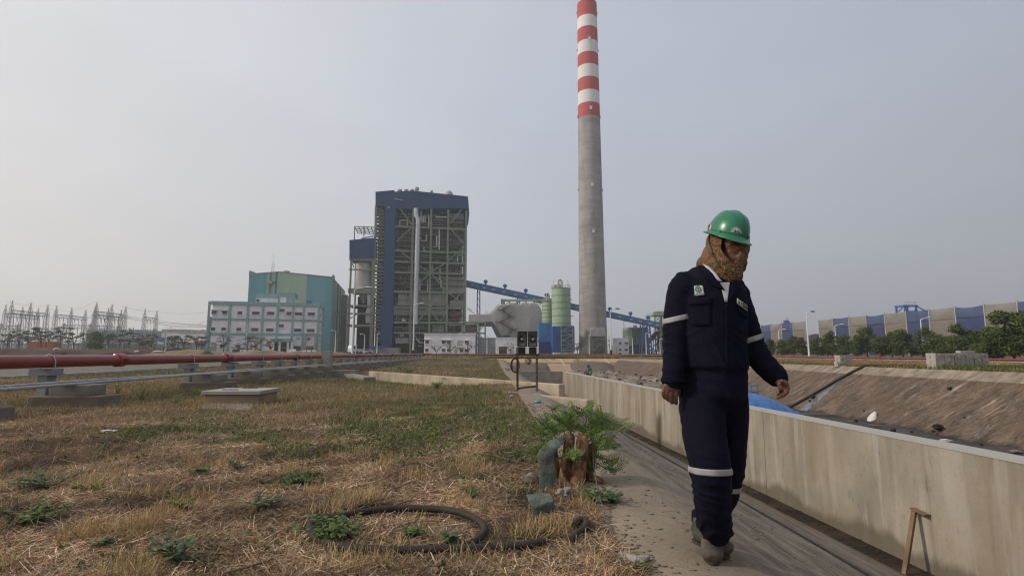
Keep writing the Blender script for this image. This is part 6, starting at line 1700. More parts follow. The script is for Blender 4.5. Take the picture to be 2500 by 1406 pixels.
# timber prop
b0 = P(2214, 1398, Z=-1.5); tY = b0.y
t0 = Vector((P(2208, 1402, Z=-1.52).x, P(2208, 1402, Z=-1.52).y, -1.52)); 
tp_ = P(2236, 1246, X=wallx(tY - .1) - .05)
r = thing('timber_prop', 'weathered T shaped timber prop leaning on the basin wall', 'prop', (0, 0, 0))
top = Vector((wallx(tp_.y) - .06, tp_.y, tp_.z))
MB().beam(t0, top, .045, .045).build('shaft', m_wood, r)
hd = P(2262, 1257, X=wallx(tp_.y) - .05); he = P(2228, 1240, X=wallx(tp_.y) - .05)
MB().beam((wallx(he.y) - .05, he.y, he.z), (wallx(hd.y) - .05, hd.y, hd.z), .07, .02).build('head_board', m_wood, r)

# ------------------------------------------------------------------ soil mounds on the left
def mound(px0, px1, Y, ytop, depth, m, label, name='soil_mound', seed=0, amp=.2):
    a, b = P(px0, 862, Y=Y).x, P(px1, 862, Y=Y).x; h = P(px0, ytop, Y=Y).z - gz(a, Y)
    V, Fc = [], []; n, mm = 60, 12
    for j in range(mm + 1):
        for i in range(n + 1):
            u, v = i / n, j / mm; x = a + (b - a) * u; y = Y - depth * .35 + depth * v
            e_ = min(1, u * 9, (1 - u) * 7) ; hh = h * e_ * math.sin(math.pi * v) ** .6 * (1 + amp * noise.noise(Vector((x * .25, y * .5, seed))))
            V.append((x, y, gz(x, y) - .03 + hh + .07 * noise.noise(Vector((x * 1.5, y * 1.5, seed)))))
    for j in range(mm):
        for i in range(n): a_ = j * (n + 1) + i; Fc.append((a_, a_ + 1, a_ + n + 2, a_ + n + 1))
    tag(from_arrays(name, V, Fc, m), label, 'soil mound')
m_soil = mat('dark_soil', (0.085, 0.05, 0.035), (0.05, 0.03, 0.022), scale=.6, rough=.95, bump=.8, bscale=2.0)
m_drys = mat('dry_grass_mound', (0.23, 0.16, 0.09), (0.12, 0.09, 0.045), scale=.5, rough=.95, bump=.6, bscale=2.0)
mound(-200, 420, 62, 850.5, 9, m_soil, 'long dark brown earth bank beyond the road at the left', seed=1)
mound(-100, 330, 50, 857, 6, m_soil, 'lower dark earth heap directly behind the road at the left', seed=2, amp=.5)
mound(335, 520, 54, 857, 5, m_drys, 'straw coloured mound before the corner of the office block', seed=3, amp=.6)
mound(400, 900, 64, 857.5, 6, m_drys, 'long low dry grass bank between the pipe and the office', seed=4, amp=.4)
for i, (px, py) in enumerate(((404, 859), (352, 858), (160, 852))):
    a = P(px, py, Y=50); lump('litter', (a.x, 49, a.z), (.5 if i == 0 else .2, .2, .1), m_sack, ('crumpled white sheet on the straw coloured mound', 'small white scrap beside the straw coloured mound', 'small white scrap on the dark earth bank')[i], 'litter', i + 20)
# ------------------------------------------------------------------ people
def bake(o):
    dg = bpy.context.evaluated_depsgraph_get()
    me = bpy.data.meshes.new_from_object(o.evaluated_get(dg))
    o.modifiers.clear(); o.data = me; return o
def blob(name, mb, m, parent, voxel, smooth=4, sf=.5):
    o = mb.build(name, m, parent)
    r = o.modifiers.new('r', 'REMESH'); r.mode = 'VOXEL'; r.voxel_size = voxel; r.use_smooth_shade = True
    s = o.modifiers.new('s', 'SMOOTH'); s.iterations = smooth; s.factor = sf
    bake(o)
    if not o.data.materials: o.data.materials.append(m)
    o.data.shade_smooth()
    return o
def limb(mb, pts, PYb, n=20, dr=1.0, side=(1, 0, 0)):
    """pts: (px, py, depth offset, half width in px[, depth ratio])"""
    P_, R_ = [], []
    for q in pts:
        Y = PYb + q[2]; P_.append(P(q[0], q[1], Y=Y)); w = q[3] * Y / F * 1.0
        k = q[4] if len(q) > 4 else dr
        R_.append((w, w * k))
    # round the ends
    a = P_[0] + (P_[0] - P_[1]).normalized() * min(R_[0]) * .5; b = P_[-1] + (P_[-1] - P_[-2]).normalized() * min(R_[-1]) * .5
    P_ = [a] + P_ + [b]; R_ = [(R_[0][0] * .6, R_[0][1] * .6)] + R_ + [(R_[-1][0] * .6, R_[-1][1] * .6)]
    mb.tube(P_, R_, n, side=side)
def displace(o, fn):
    me = o.data; n = len(me.vertices)
    co = np.zeros(n * 3, np.float32); no = np.zeros(n * 3, np.float32)
    me.vertices.foreach_get('co', co); me.vertices.foreach_get('normal', no)
    co = co.reshape(-1, 3); no = no.reshape(-1, 3)
    d = np.array([fn(Vector(c), Vector(v)) for c, v in zip(co, no)], np.float32)
    co += no * d[:, None]
    me.vertices.foreach_set('co', co.ravel()); me.update()

PB = 2.76
ppl = None
m_skin = mat('brown_skin', (0.14, 0.058, 0.032), (0.10, 0.042, 0.024), scale=18, rough=.55, spec=.4)  # kept dark, the hat's shade over the face is in the colour
m_cov = mat('navy_twill', (0.0068, 0.0066, 0.0165), (0.0045, 0.0045, 0.0115), scale=5, rough=.92, bump=.25, bscale=160, spec=.12)
m_band = mat('reflective_tape', (0.33, 0.32, 0.33), (0.24, 0.235, 0.24), scale=16, rough=.45)
# --- body: one continuous figure (mostly under the clothes)
body = MB()
limb(body, [(1790, 545, 0, 30, 1.1), (1786, 570, 0, 31, 1.25), (1786, 600, 0, 31, 1.25), (1788, 628, -.02, 28, 1.15), (1790, 646, -.045, 20, 1.0)], PB - .02, 20)
limb(body, [(1776, 600, .04, 25), (1766, 650, .04, 26), (1752, 690, .03, 34)], PB, 16)
limb(body, [(1738, 690, 0, 62, .6), (1740, 760, 0, 64, .65), (1742, 840, 0, 58, .7), (1742, 900, 0, 60, .75), (1741, 950, 0, 62, .75)], PB, 20)
limb(body, [(1690, 700, 0, 26), (1660, 760, 0, 22), (1647, 840, 0, 19), (1644, 900, -.03, 15), (1641, 936, -.05, 14, .75)], PB, 14)
limb(body, [(1790, 705, 0, 26), (1812, 770, 0, 21), (1836, 845, -.02, 19), (1872, 896, -.08, 15), (1903, 930, -.12, 13)], PB, 14)
limb(body, [(1712, 950, 0, 38), (1722, 1040, -.06, 36), (1733, 1140, -.12, 28), (1742, 1240, -.05, 24), (1744, 1285, .0, 17)], PB, 16)
limb(body, [(1770, 950, 0, 36), (1782, 1050, .04, 32), (1783, 1150, .12, 25), (1752, 1220, .25, 20), (1722, 1262, .36, 15)], PB, 16)
# right hand, hanging at the left of the picture: palm and five fingers
hy = PB - .06
limb(body, [(1640, 930, 0, 15, .8), (1639, 941, 0, 21, .55), (1640, 952, 0, 22.5, .5)], hy, 14)
for pts in ([(1621, 944, 0, 5.2), (1619.5, 956, -.008, 4.9), (1619, 964, -.004, 4.5), (1623, 972, .006, 4.0)],
            [(1629, 946, 0, 5.4), (1627.5, 960, -.01, 5.2), (1628, 969, -.006, 4.8), (1632, 978, .004, 4.2)],
            [(1639, 947, 0, 5.6), (1637.5, 963, -.012, 5.4), (1638, 975, -.008, 5.0), (1641, 984.5, .002, 4.4)],
            [(1650, 946, 0, 5.8), (1650, 962, -.01, 5.6), (1650, 976, -.006, 5.2), (1651, 986, .002, 4.6)],
            [(1652, 938, .03, 6.2), (1657, 951, .045, 5.8), (1658, 962, .05, 5.0)]):
    limb(body, pts, hy, 10)
# left hand, palm turned to the camera at the right
hy2 = PB - .15
limb(body, [(1903, 928, .02, 13, .9), (1911, 937, .0, 16, .6), (1914, 950, -.005, 15, .5)], hy2, 14)
for pts in ([(1917, 938, -.01, 5.6), (1911, 934, -.03, 5.6), (1908, 929, -.042, 5.0)],
            [(1922, 950, -.01, 5.2), (1918, 960, -.025, 5.0), (1907, 966, -.035, 4.7), (1896.5, 972, -.04, 4.0)],
            [(1924, 946, .01, 5.0), (1922, 957, .0, 4.8), (1912, 966, -.008, 4.4), (1900, 970, -.01, 4.0)],
            [(1920, 944, .03, 4.8), (1920, 955, .03, 4.6), (1909, 961, .026, 4.2), (1899, 963.5, .02, 3.9)],
            [(1913, 943, .045, 4.5), (1912, 952, .05, 4.2), (1904, 956, .05, 3.8)]):
    limb(body, pts, hy2, 10)
# face relief: brow, nose, cheeks, lips, chin, ears (face turned a little to the right and down)
HC = P(1787, 600, Y=PB - .02)
fwd = Vector((.02, -.92, -.40)).normalized(); sdv = fwd.cross(Vector((0, 0, 1))).normalized(); upv = sdv.cross(fwd).normalized()
def H(s, f, u): return HC + sdv * s + fwd * f + upv * u      # s: towards the man's right (picture left) is negative? see below
body.ball(H(0, .015, .01), (.064, .095, .10), 20, 14)
body.tube([H(0, .088, .008), H(0, .108, -.018), H(0, .120, -.036), H(0, .100, -.046)], [(.008, .010), (.010, .012), (.0155, .013), (.010, .008)], 10)
for s in (-1, 1):
    body.ball(H(s * .0145, .106, -.038), (.0095, .0095, .008), 8, 6)
    body.tube([H(s * .010, .095, .024), H(s * .030, .092, .028), H(s * .052, .075, .020)], [.010, .011, .008], 8)
    body.ball(H(s * .038, .072, -.020), (.018, .016, .018), 10, 8)
    body.ball(H(s * .064, .0, -.01), (.010, .018, .028), 8, 8)
body.tube([H(-.024, .090, -.066), H(0, .103, -.062), H(.024, .090, -.066)], [.005, .0085, .005], 8)
body.tube([H(-.020, .088, -.077), H(0, .099, -.078), H(.020, .088, -.077)], [.005, .0085, .005], 8)
body.ball(H(0, .082, -.102), (.026, .022, .020), 10, 8)
man = blob('person', body, m_skin, None, .0042, 3, .45)
tag(man, 'worker in navy coveralls, green hard hat and patterned scarf walking on the concrete edge', 'person')
# eyes, brows
for s in (-1, 1):
    MB().ball(H(s * .031, .082, .004), (.0115, .0115, .0105), 14, 10).build('eye', mat('eye_white', (0.42, 0.36, 0.32), rough=.3), man, smooth=True)
    MB().ball(H(s * .031, .0905, .001), (.0055, .005, .0055), 10, 8).build('iris', mat('iris_dark', (0.012, 0.008, 0.006), rough=.2), man, smooth=True)
    MB().tube([H(s * .018, .0925, .0115), H(s * .032, .0955, .012), H(s * .045, .086, .008)], [.0032, .004, .003], 6).build('eyelid', m_skin, man, smooth=True)
    MB().tube([H(s * .014, .104, .024), H(s * .032, .102, .031), H(s * .052, .085, .026)], [.0025, .004, .002], 6).build('eyebrow', mat('black_hair', (0.008, 0.006, 0.005)), man, smooth=True)

# --- coverall: one garment
cv_ = MB()
limb(cv_, [(1742, 668, .03, 36, .8), (1738, 682, .015, 62, .8), (1733, 700, 0, 82, .85), (1735, 740, -.01, 84, .92), (1740, 800, -.01, 80, .98), (1743, 850, -.01, 77, 1.0), (1744, 886, -.01, 79, 1.0), (1744, 902, 0, 76, .98), (1743, 925, 0, 75, .98), (1741, 965, 0, 76, .98)], PB, 32, side=(1, 0, 0))
limb(cv_, [(1684, 692, .0, 40, 1.1), (1668, 708, .0, 38, 1.15), (1660, 750, .01, 36.5, 1.15), (1654, 800, .01, 33, 1.15), (1648, 850, 0, 29, 1.15), (1645, 890, -.03, 28, 1.1), (1644, 918, -.05, 27.5, 1.05), (1643.5, 936, -.055, 27.5, .95)], PB, 22)
limb(cv_, [(1784, 702, .0, 34, 1.15), (1797, 720, .0, 32, 1.2), (1808, 760, 0, 31, 1.2), (1822, 805, -.01, 31, 1.15), (1838, 848, -.02, 30, 1.15), (1862, 884, -.06, 29, 1.1), (1884, 908, -.09, 27, 1.05), (1903, 926, -.115, 24.5, 1.0)], PB, 22)
limb(cv_, [(1714, 955, 0, 52, 1.1), (1714, 1000, -.03, 51, 1.12), (1720, 1060, -.07, 50, 1.1), (1729, 1110, -.10, 48.5, 1.1), (1735, 1150, -.11, 47, 1.08), (1739, 1200, -.09, 43, 1.05), (1741, 1245, -.06, 40, 1.02), (1744, 1272, -.03, 38.5, 1.0), (1746, 1288, .0, 37, 1.05), (1746, 1297, .01, 34, 1.1)], PB, 26)
limb(cv_, [(1772, 955, .0, 48, 1.1), (1779, 1000, .02, 45, 1.1), (1783, 1060, .05, 41, 1.1), (1783, 1110, .08, 36, 1.15), (1779, 1155, .12, 33, 1.15), (1768, 1200, .19, 33, 1.15), (1747, 1240, .28, 31, 1.15), (1722, 1262, .36, 29, 1.1), (1713, 1272, .39, 27, 1.1)], PB, 22)
for px, py, dy, r_ in ((1712, 1258, .34, 15), (1704, 1252, .36, 10)): cv_.ball(P(px, py, Y=PB + dy), r_ * 3 / F, 10, 8)
cov = blob('coverall', cv_, m_cov, man, .0072, 5, .5)
J = lambda px, py, dy: P(px, py, Y=PB + dy)
folds = [(J(1645, 845, 0), .13, .010, (0.3, 0.1, 1)), (J(1840, 850, -.02), .13, .011, (.8, 0, -.9)), (J(1733, 1165, -.11), .16, .010, (.35, 0, 1)), (J(1742, 1290, -.03), .15, .014, (0.15, 0, 1)),
         (J(1783, 1150, .1), .14, .009, (.2, 0, 1)), (J(1742, 900, 0), .13, .009, (.1, .1, 1)), (J(1725, 985, -.03), .2, .008, (.8, 0, .8)), (J(1644, 915, -.04), .1, .009, (.15, 0, 1)), (J(1885, 905, -.1), .1, .009, (.8, 0, -.8)),
         (J(1680, 720, 0), .15, .007, (.9, 0, .5)), (J(1795, 730, 0), .14, .007, (-.9, 0, .5)), (J(1715, 1262, .36), .12, .014, (.2, 0, 1)), (J(1760, 850, -.1), .2, .006, (.7, 0, .7))]
def cloth(c, n):
    d = .005 * noise.noise(c * 6) + .0022 * noise.noise(c * 17) + .0035 * (1 - abs(noise.noise(Vector((c.x * 7, c.y * 7, c.z * 2.2))) * 4) if abs(noise.noise(Vector((c.x * 7, c.y * 7, c.z * 2.2)))) < .25 else 0)
    for k_, (p, rad, amp, ax) in enumerate(folds):
        L = (c - p).length
        if L < rad * 1.6:
            w = math.exp(-(L / rad) ** 2 * 1.6); a = Vector(ax).normalized()
            ph = c.dot(a) * 62 + 3.2 * noise.noise(c * 9 + Vector((k_, 0, 0))) + 2.0 * noise.noise(c * 4)
            s = math.sin(ph); d += 1.75 * amp * w * ((1 - abs(s)) ** 1.5 * .9 - .3) * (.7 + .7 * noise.noise(c * 11 + Vector((0, k_, 3))))
    # the blouse gathers over a sunken waist seam, and the trouser front creases
    wz = J(1742, 905, 0).z
    if abs(c.z - wz) < .06 and abs(c.x - J(1742, 905, 0).x) < .19: d -= .004 * math.exp(-((c.z - wz) / .014) ** 2)
    return d
displace(cov, cloth)
bvh = BVHTree.FromPolygons([v.co.copy() for v in cov.data.vertices], [tuple(p.vertices) for p in cov.data.polygons])
EYE = Vector((0, 0, CAMZ))
def onto(px, py, off, tree_=None):
    d = ray(px, py).normalized(); h = (tree_ or bvh).ray_cast(EYE, d)
    if h[0] is None: return P(px, py, Y=PB), Vector((0, -1, 0))
    return h[0] + (h[1] if h[1].dot(d) < 0 else -h[1]) * off, h[1]
def patch(name, quad, m, off=.003, thick=.002, nu=8, nv=8, parent=None, tree_=None, mask=None, bulge=0.0):
    """a piece of cloth lying on the garment: quad of picture corners a b c d (top left, top right, bottom right, bottom left)"""
    a, b, c, d = [Vector(q) for q in quad]; V, Fc = [], []
    for j in range(nv + 1):
        for i in range(nu + 1):
            u, v = i / nu, j / nv; q = (a.lerp(b, u)).lerp(d.lerp(c, u), v)
            p, nn = onto(q.x, q.y, off + bulge * math.sin(math.pi * u) * math.sin(math.pi * v), tree_); V.append(tuple(p))
    for j in range(nv):
        for i in range(nu):
            if mask and not mask((i + .5) / nu, (j + .5) / nv): continue
            k = j * (nu + 1) + i; Fc.append((k, k + 1, k + nu + 2, k + nu + 1))
    me = bpy.data.meshes.new(name); me.from_pydata(V, [], Fc); me.update(); me.materials.append(m); me.shade_smooth()
    o = bpy.data.objects.new(name, me); COL.objects.link(o); o.parent = parent or cov
    s = o.modifiers.new('t', 'SOLIDIFY'); s.thickness = thick; s.offset = 0
    return o
# reflective bands wrapped round sleeves and legs
def wrap(name, c, ax, w, off=.0035, n=40, tilt=None, parent=None, m=None, maxr=.16):
    ax = Vector(ax).normalized(); u = ax.cross(Vector((0, 1, 0))).normalized(); v = ax.cross(u)
    V, Fc = [], []; hs = 4
    for j in range(hs + 1):
        cc = c + ax * (w * (j / hs - .5))
        for i in range(n):
            t = 2 * math.pi * i / n; d = u * math.cos(t) + v * math.sin(t)
            h = bvh.ray_cast(cc, d, maxr); p = h[0] if h[0] else cc + d * .06
            V.append(p + d * off)
    for j in range(hs):
        for i in range(n): a = j * n + i; b = j * n + (i + 1) % n; Fc.append((a, b, b + n, a + n))
    me = bpy.data.meshes.new(name); me.from_pydata([tuple(p) for p in V], [], Fc); me.update(); me.materials.append(m or m_band); me.shade_smooth()
    o = bpy.data.objects.new(name, me); COL.objects.link(o); o.parent = parent or cov
    s = o.modifiers.new('t', 'SOLIDIFY'); s.thickness = .002
    return o
wrap('reflective_band', J(1650, 778, .01), (-.22, .0, 1), .026, tilt=0, maxr=.12)
wrap('reflective_band', J(1824, 828, -.015), (-.32, 0, 1), .026, maxr=.10)
wrap('reflective_band', J(1735, 1146, -.11), (0, .06, 1), .03)
wrap('reflective_band', J(1779, 1180, .15), (.15, -.3, 1), .03, maxr=.11)
# cuffs and hems
wrap('cuff', J(1644, 929, -.055), (.0, 0, 1), .02, m=m_cov, maxr=.09, off=.003)
wrap('trouser_hem', J(1746, 1292, .0), (.0, 0, 1), .02, m=m_cov, maxr=.12, off=.003)
# chest pockets, flaps, placket, collar, belt seam
patch('pocket_flap', [(1681, 731), (1738, 727), (1738, 743), (1683, 745)], m_cov, .006, .004, bulge=.004)
patch('pocket', [(1684, 740), (1736, 739), (1736, 795), (1688, 797)], m_cov, .003, .002)
patch('pocket_flap', [(1795, 741), (1822, 757), (1824, 778), (1806, 768)], m_cov, .005, .004)
patch('placket', [(1770, 742), (1776, 742), (1778, 890), (1771, 890)], m_cov, .005, .003, nu=3, nv=24)
m_wt = mat('white_undershirt', (0.50, 0.49, 0.52), (0.42, 0.41, 0.44), scale=8, rough=.9)
o = patch('undershirt', [(1757, 690), (1781, 690), (1775, 737), (1769, 737)], m_wt, .0035, .001, parent=man)
patch('collar', [(1704, 652), (1729, 655), (1768, 712), (1745, 700)], m_cov, .012, .005, nu=6, nv=10)
patch('collar', [(1718, 651), (1728, 654), (1760, 690), (1752, 688)], m_wt, .016, .002, nu=3, nv=8)['label'] = 'thin white inner collar edge'
patch('collar', [(1786, 688), (1800, 680), (1804, 700), (1778, 735)], m_cov, .010, .005, nu=5, nv=8)
# safety badge: white patch, green cog with cross, lettering
m_bw = mat('badge_white', (0.55, 0.53, 0.56), rough=.8); m_bg = mat('badge_green', (0.006, 0.10, 0.06), rough=.8); m_bk = mat('badge_black', (0.012, 0.012, 0.014), rough=.8)
qb = [Vector((1695.5, 698.5)), Vector((1715.5, 698.5)), Vector((1720, 720.5)), Vector((1697.5, 722.5))]
bl = lambda u, v: (qb[0].lerp(qb[1], u)).lerp(qb[3].lerp(qb[2], u), v)
bad = patch('safety_badge', [tuple(bl(-.04, -.04)), tuple(bl(1.04, -.04)), tuple(bl(1.04, 1.04)), tuple(bl(-.04, 1.04))], m_bg, .004, .001)
patch('badge_field', [tuple(bl(0, 0)), tuple(bl(1, 0)), tuple(bl(1, 1)), tuple(bl(0, 1))], m_bw, .0055, .001, parent=bad)
def draw_on(name, polys, m, off, parent, f):
    mb = MB()
    for poly in polys:
        vs = []
        for (u, v) in poly:
            q = f(u, v); p, nn = onto(q[0], q[1], off); vs.append(tuple(p))
        mb.add(vs, [tuple(range(len(vs)))])
    return mb.build(name, m, parent)
cogs = []; cu, cv0 = .44, .40
n = 48
for i in range(n):
    def rr_(k): return .40 if ((k * 11 / n) % 1.0) < .5 else .30
    t0, t1 = 2 * math.pi * i / n, 2 * math.pi * (i + 1) / n; ro = rr_(i); ri = .20
    cogs.append([(cu + ri * math.cos(t0), cv0 + ri * math.sin(t0)), (cu + ro * math.cos(t0), cv0 + ro * math.sin(t0)), (cu + ro * math.cos(t1), cv0 + ro * math.sin(t1)), (cu + ri * math.cos(t1), cv0 + ri * math.sin(t1))])
cogs.append([(cu - .15, cv0 - .055), (cu + .15, cv0 - .055), (cu + .15, cv0 + .055), (cu - .15, cv0 + .055)])
cogs.append([(cu - .055, cv0 - .15), (cu + .055, cv0 - .15), (cu + .055, cv0 - .056), (cu - .055, cv0 - .056)])
cogs.append([(cu - .055, cv0 + .056), (cu + .055, cv0 + .056), (cu + .055, cv0 + .15), (cu - .055, cv0 + .15)])
draw_on('badge_cog', cogs, m_bg, .0072, bad, bl)
FONT = {'S': ['111', '100', '111', '001', '111'], 'A': ['010', '101', '111', '101', '101'], 'F': ['111', '100', '110', '100', '100'], 'E': ['111', '100', '110', '100', '111'], 'T': ['111', '010', '010', '010', '010'],
        'Y': ['101', '101', '010', '010', '010'], 'I': ['010', '010', '010', '010', '010'], 'R': ['110', '101', '110', '101', '101'], ' ': ['000'] * 5}
let = []; txt = 'SAFETY FIRST'
for k_, ch in enumerate(txt):
    for rI, row in enumerate(FONT[ch]):
        for cI, b in enumerate(row):
            if b == '1': u = .06 + k_ * .074 + cI * .02; v = .83 + rI * .022 - .02 * (k_ / 12); let.append([(u, v), (u + .0195, v), (u + .0195, v + .0215), (u, v + .0215)])
draw_on('badge_lettering', let, m_bk, .0074, bad, bl)
# name strip on the other side: white edged, green mark, rows of small dark lettering that cannot be read
qn = [Vector((1795.5, 729)), Vector((1820, 747)), Vector((1819, 759.5)), Vector((1795, 740.5))]
bn = lambda u, v: (qn[0].lerp(qn[1], u)).lerp(qn[3].lerp(qn[2], u), v)
ns = patch('name_strip', [tuple(q) for q in qn], m_bw, .012, .001, nu=10, nv=4)
draw_on('strip_field', [[(.5, .12), (.97, .12), (.97, .46), (.5, .46)], [(.5, .58), (.97, .58), (.97, .9), (.5, .9)], [(.36, .2), (.44, .2), (.46, .8), (.38, .8)]], m_bk, .0145, ns, bn)
draw_on('strip_mark', [[(.05, .85), (.16, .15), (.22, .5), (.32, .85)]], m_bg, .0145, ns, bn)

# --- boots
m_boot = mat('dusty_boot_leather', (0.075, 0.062, 0.048), (0.045, 0.038, 0.03), scale=9, rough=.8, bump=.3, dirt=(0.15, 0.125, 0.095), dscale=10, damt=.5)
m_sole = mat('boot_sole', (0.03, 0.027, 0.023), (0.045, 0.04, 0.033), scale=14, rough=.9)
def boot(heel, toe, lab=None, up=(0, 0, 1)):
    heel, toe = Vector(heel), Vector(toe); f = (toe - heel).normalized(); u = Vector(up); s = f.cross(u).normalized(); u = s.cross(f).normalized(); L = (toe - heel).length
    q = lambda x, z, y=0: heel + f * (x * L) + u * z + s * y
    mb = MB()
    mb.tube([q(.02, .05), q(.12, .055), q(.35, .055), (q(.6, .05)), q(.8, .047), q(.95, .04), q(1.0, .035)], [(.038, .03), (.045, .04), (.046, .044), (.053, .042), (.057, .042), (.049, .034), (.024, .02)], 18, side=tuple(s))
    mb.tube([q(.16, .05), q(.17, .09), q(.17, .125)], [(.042, .055), (.042, .055), (.045, .056)], 18, side=tuple(s))
    mb.tube([q(.3, .09), q(.5, .075), q(.62, .065)], [(.036, .02), (.036, .02), (.03, .015)], 12, side=tuple(s))
    o = blob('boot', mb, m_boot, man, .0055, 3, .5)
    sp = []
    for i in range(28):
        t = 2 * math.pi * i / 28; x = .5 + .51 * math.cos(t); w = (.048 if x > .45 else .041) * (1 if abs(x - .5) < .4 else .92); sp.append((x, math.sin(t) * w * (1.0 - .12 * (abs(x - .38) < .12))))
    V = [tuple(q(x, 0.0, y)) for x, y in sp] + [tuple(q(x, .016, y * 1.03)) for x, y in sp]; nn = len(sp)
    MB().add(V, [tuple(range(nn))[::-1], tuple(range(nn, 2 * nn))] + [(i, (i + 1) % nn, (i + 1) % nn + nn, i + nn) for i in range(nn)]).build('sole', m_sole, o)
    for k in range(3):
        x = .40 + .09 * k; MB().tube([q(x, .098 - .008 * k, -.026), q(x + .02, .104 - .008 * k, 0), q(x, .098 - .008 * k, .026)], .0032, 6).build('lace', m_sole, o, smooth=True)
    return o
toe1 = P(1742, 1376, Z=0.012); boot(Vector((toe1.x + .095, toe1.y + .27, .02)), Vector((toe1.x, toe1.y + .005, .0)))
t2 = P(1786, 1362, Z=.015); h2 = P(1690, 1322, Y=t2.y + .17)
boot(Vector((h2.x, h2.y, h2.z)), Vector((t2.x - .004, t2.y + .02, .005)), up=(.35, 0, 1))

# --- head scarf with an opening for the face
k = node_mat('batik_scarf')
c = k.mix(k.mr(k.nz(18, det=5), .42, .58), (0.115, 0.045, 0.022), (0.085, 0.055, 0.022))
def vnode(scale):
    v = k.n.new('ShaderNodeTexVoronoi'); v.inputs['Scale'].default_value = scale; k.l.new(k.tc.outputs['Object'], v.inputs['Vector']); return v
v1 = vnode(40)
ringd = k.math('ABSOLUTE', k.math('SUBTRACT', k.math('FRACT', k.math('MULTIPLY', v1.outputs['Distance'], 2.4)), .5))
c = k.mix(k.mr(ringd, 0.0, .11, .85, 0), c, (0.40, 0.30, 0.17))
dd = vnode(75); c = k.mix(k.mr(dd.outputs['Distance'], .12, .22, .7, 0), c, (0.05, 0.02, 0.012))
k.l.new(c, k.b.inputs['Base Color']); k.bump(k.nz(60), .3, .004)
m_scarf = k.m
sc_ = MB()
for (px, py, dy, rx, ry, rz_) in ((1776, 600, .02, 50, .125, .125), (1772, 628, .0, 49, .12, .07), (1784, 640, -.045, 36, .085, .05)):
    sc_.ball(P(px, py, Y=PB + dy), (rx * PB / F, ry, rz_), 26, 18)
limb(sc_, [(1768, 622, .01, 50, 1.0), (1762, 645, .0, 53, 1.05), (1757, 656, .0, 52, 1.1), (1758, 668, .0, 48, 1.1)], PB, 28)
limb(sc_, [(1768, 650, -.08, 46, .75), (1772, 675, -.10, 40, .7), (1767, 692, -.115, 18, .8), (1764, 699, -.115, 7, 1)], PB, 20)
limb(sc_, [(1711, 645, .02, 13, 1.6), (1733, 656, -.06, 16, 1.6), (1765, 670, -.115, 17, 1.5), (1792, 670, -.09, 15, 1.4), (1806, 655, -.01, 12, 1.3)], PB, 14)
scarf = blob('head_scarf', sc_, m_scarf, man, .0062, 4, .5)
displace(scarf, lambda c, n: .0045 * math.sin(c.z * 95 + c.x * 60 + 4 * noise.noise(c * 8)) * (.5 + noise.noise(c * 10)) + .003 * noise.noise(c * 22) - (.004 if False else 0))
bm = bmesh.new(); bm.from_mesh(scarf.data)
kill = []
Mi = ROT.transposed()
for f in bm.faces:
    c = f.calc_center_median(); q = Mi @ (c - EYE); px = CX + F * q.x / -q.z; py = CY - F * q.y / -q.z
    dx, dy_ = (px - 1789) / 28.0, (py - 602) / 39.0
    if py > 606: dx = (px - 1788) / (28.0 - 15 * min(1, (py - 606) / 38))
    if dx * dx + dy_ * dy_ < 1 and (c - HC).dot(fwd) > .02: kill.append(f)
bmesh.ops.delete(bm, geom=kill, context='FACES'); bm.to_mesh(scarf.data); bm.free()
s = scarf.modifiers.new('t', 'SOLIDIFY'); s.thickness = .006; s.offset = 0

# --- hard hat
m_hat = mat('green_hard_hat', (0.012, 0.16, 0.075), (0.010, 0.135, 0.062), scale=9, rough=.30, spec=.5, dirt=(0.10, 0.18, 0.11), dscale=45, damt=.18)
HO = P(1776, 574, Y=PB - .01)
hf = Vector((.10, -.93, -.32)).normalized(); hu = Vector((.25, -.24, 1)); hs = hf.cross(hu).normalized(); hu = hs.cross(hf).normalized()
def hat(x, y, z): return HO + hf * x + hs * y + hu * z
V, Fc = [], []; n, m_ = 48, 18
prof = []
for i in range(m_ + 1):
    a = math.pi / 2 * i / m_; prof.append((math.cos(a) ** .85 if i < m_ else 0, math.sin(a) ** .95))
for i, (rr_, zz) in enumerate(prof):
    for kk in range(n):
        t = 2 * math.pi * kk / n; x = math.cos(t) * .126 * rr_; y = math.sin(t) * .094 * rr_; z = zz * .128
        # three ridges over the crown
        rid = .006 * math.exp(-(y / .012) ** 2) + .004 * (math.exp(-((y - .045) / .010) ** 2) + math.exp(-((y + .045) / .010) ** 2))
        z += rid * (zz > .45) * min(1, (zz - .45) * 4) * (1 if zz < .999 else 1)
        V.append(tuple(hat(x, y, z)))
for i in range(m_):
    for kk in range(n): a = i * n + kk; b = i * n + (kk + 1) % n; Fc.append((a, b, b + n, a + n))
me = bpy.data.meshes.new('hard_hat'); me.from_pydata(V, [], Fc); me.update(); me.materials.append(m_hat); me.shade_smooth()
hatO = bpy.data.objects.new('hard_hat', me); COL.objects.link(hatO); hatO.parent = man
sd_ = hatO.modifiers.new('t', 'SOLIDIFY'); sd_.thickness = .003
V, Fc = [], []
for i, (ex, dz) in enumerate(((.0, .012), (.003, .002), (.010, -.006), (.019, -.012), (.022, -.0155))):
    for kk in range(n):
        t = 2 * math.pi * kk / n; ff = max(0, math.cos(t)) ** 1.5
        e2 = ex * (1 + 1.6 * ff); x = math.cos(t) * (.126 + e2); y = math.sin(t) * (.094 + ex)
        V.append(tuple(hat(x, y, dz - .010 * ff * (i / 4))))
for i in range(4):
    for kk in range(n): a = i * n + kk; b = i * n + (kk + 1) % n; Fc.append((a, b, b + n, a + n))
me = bpy.data.meshes.new('brim'); me.from_pydata(V, [], Fc); me.update(); me.materials.append(m_hat); me.shade_smooth()
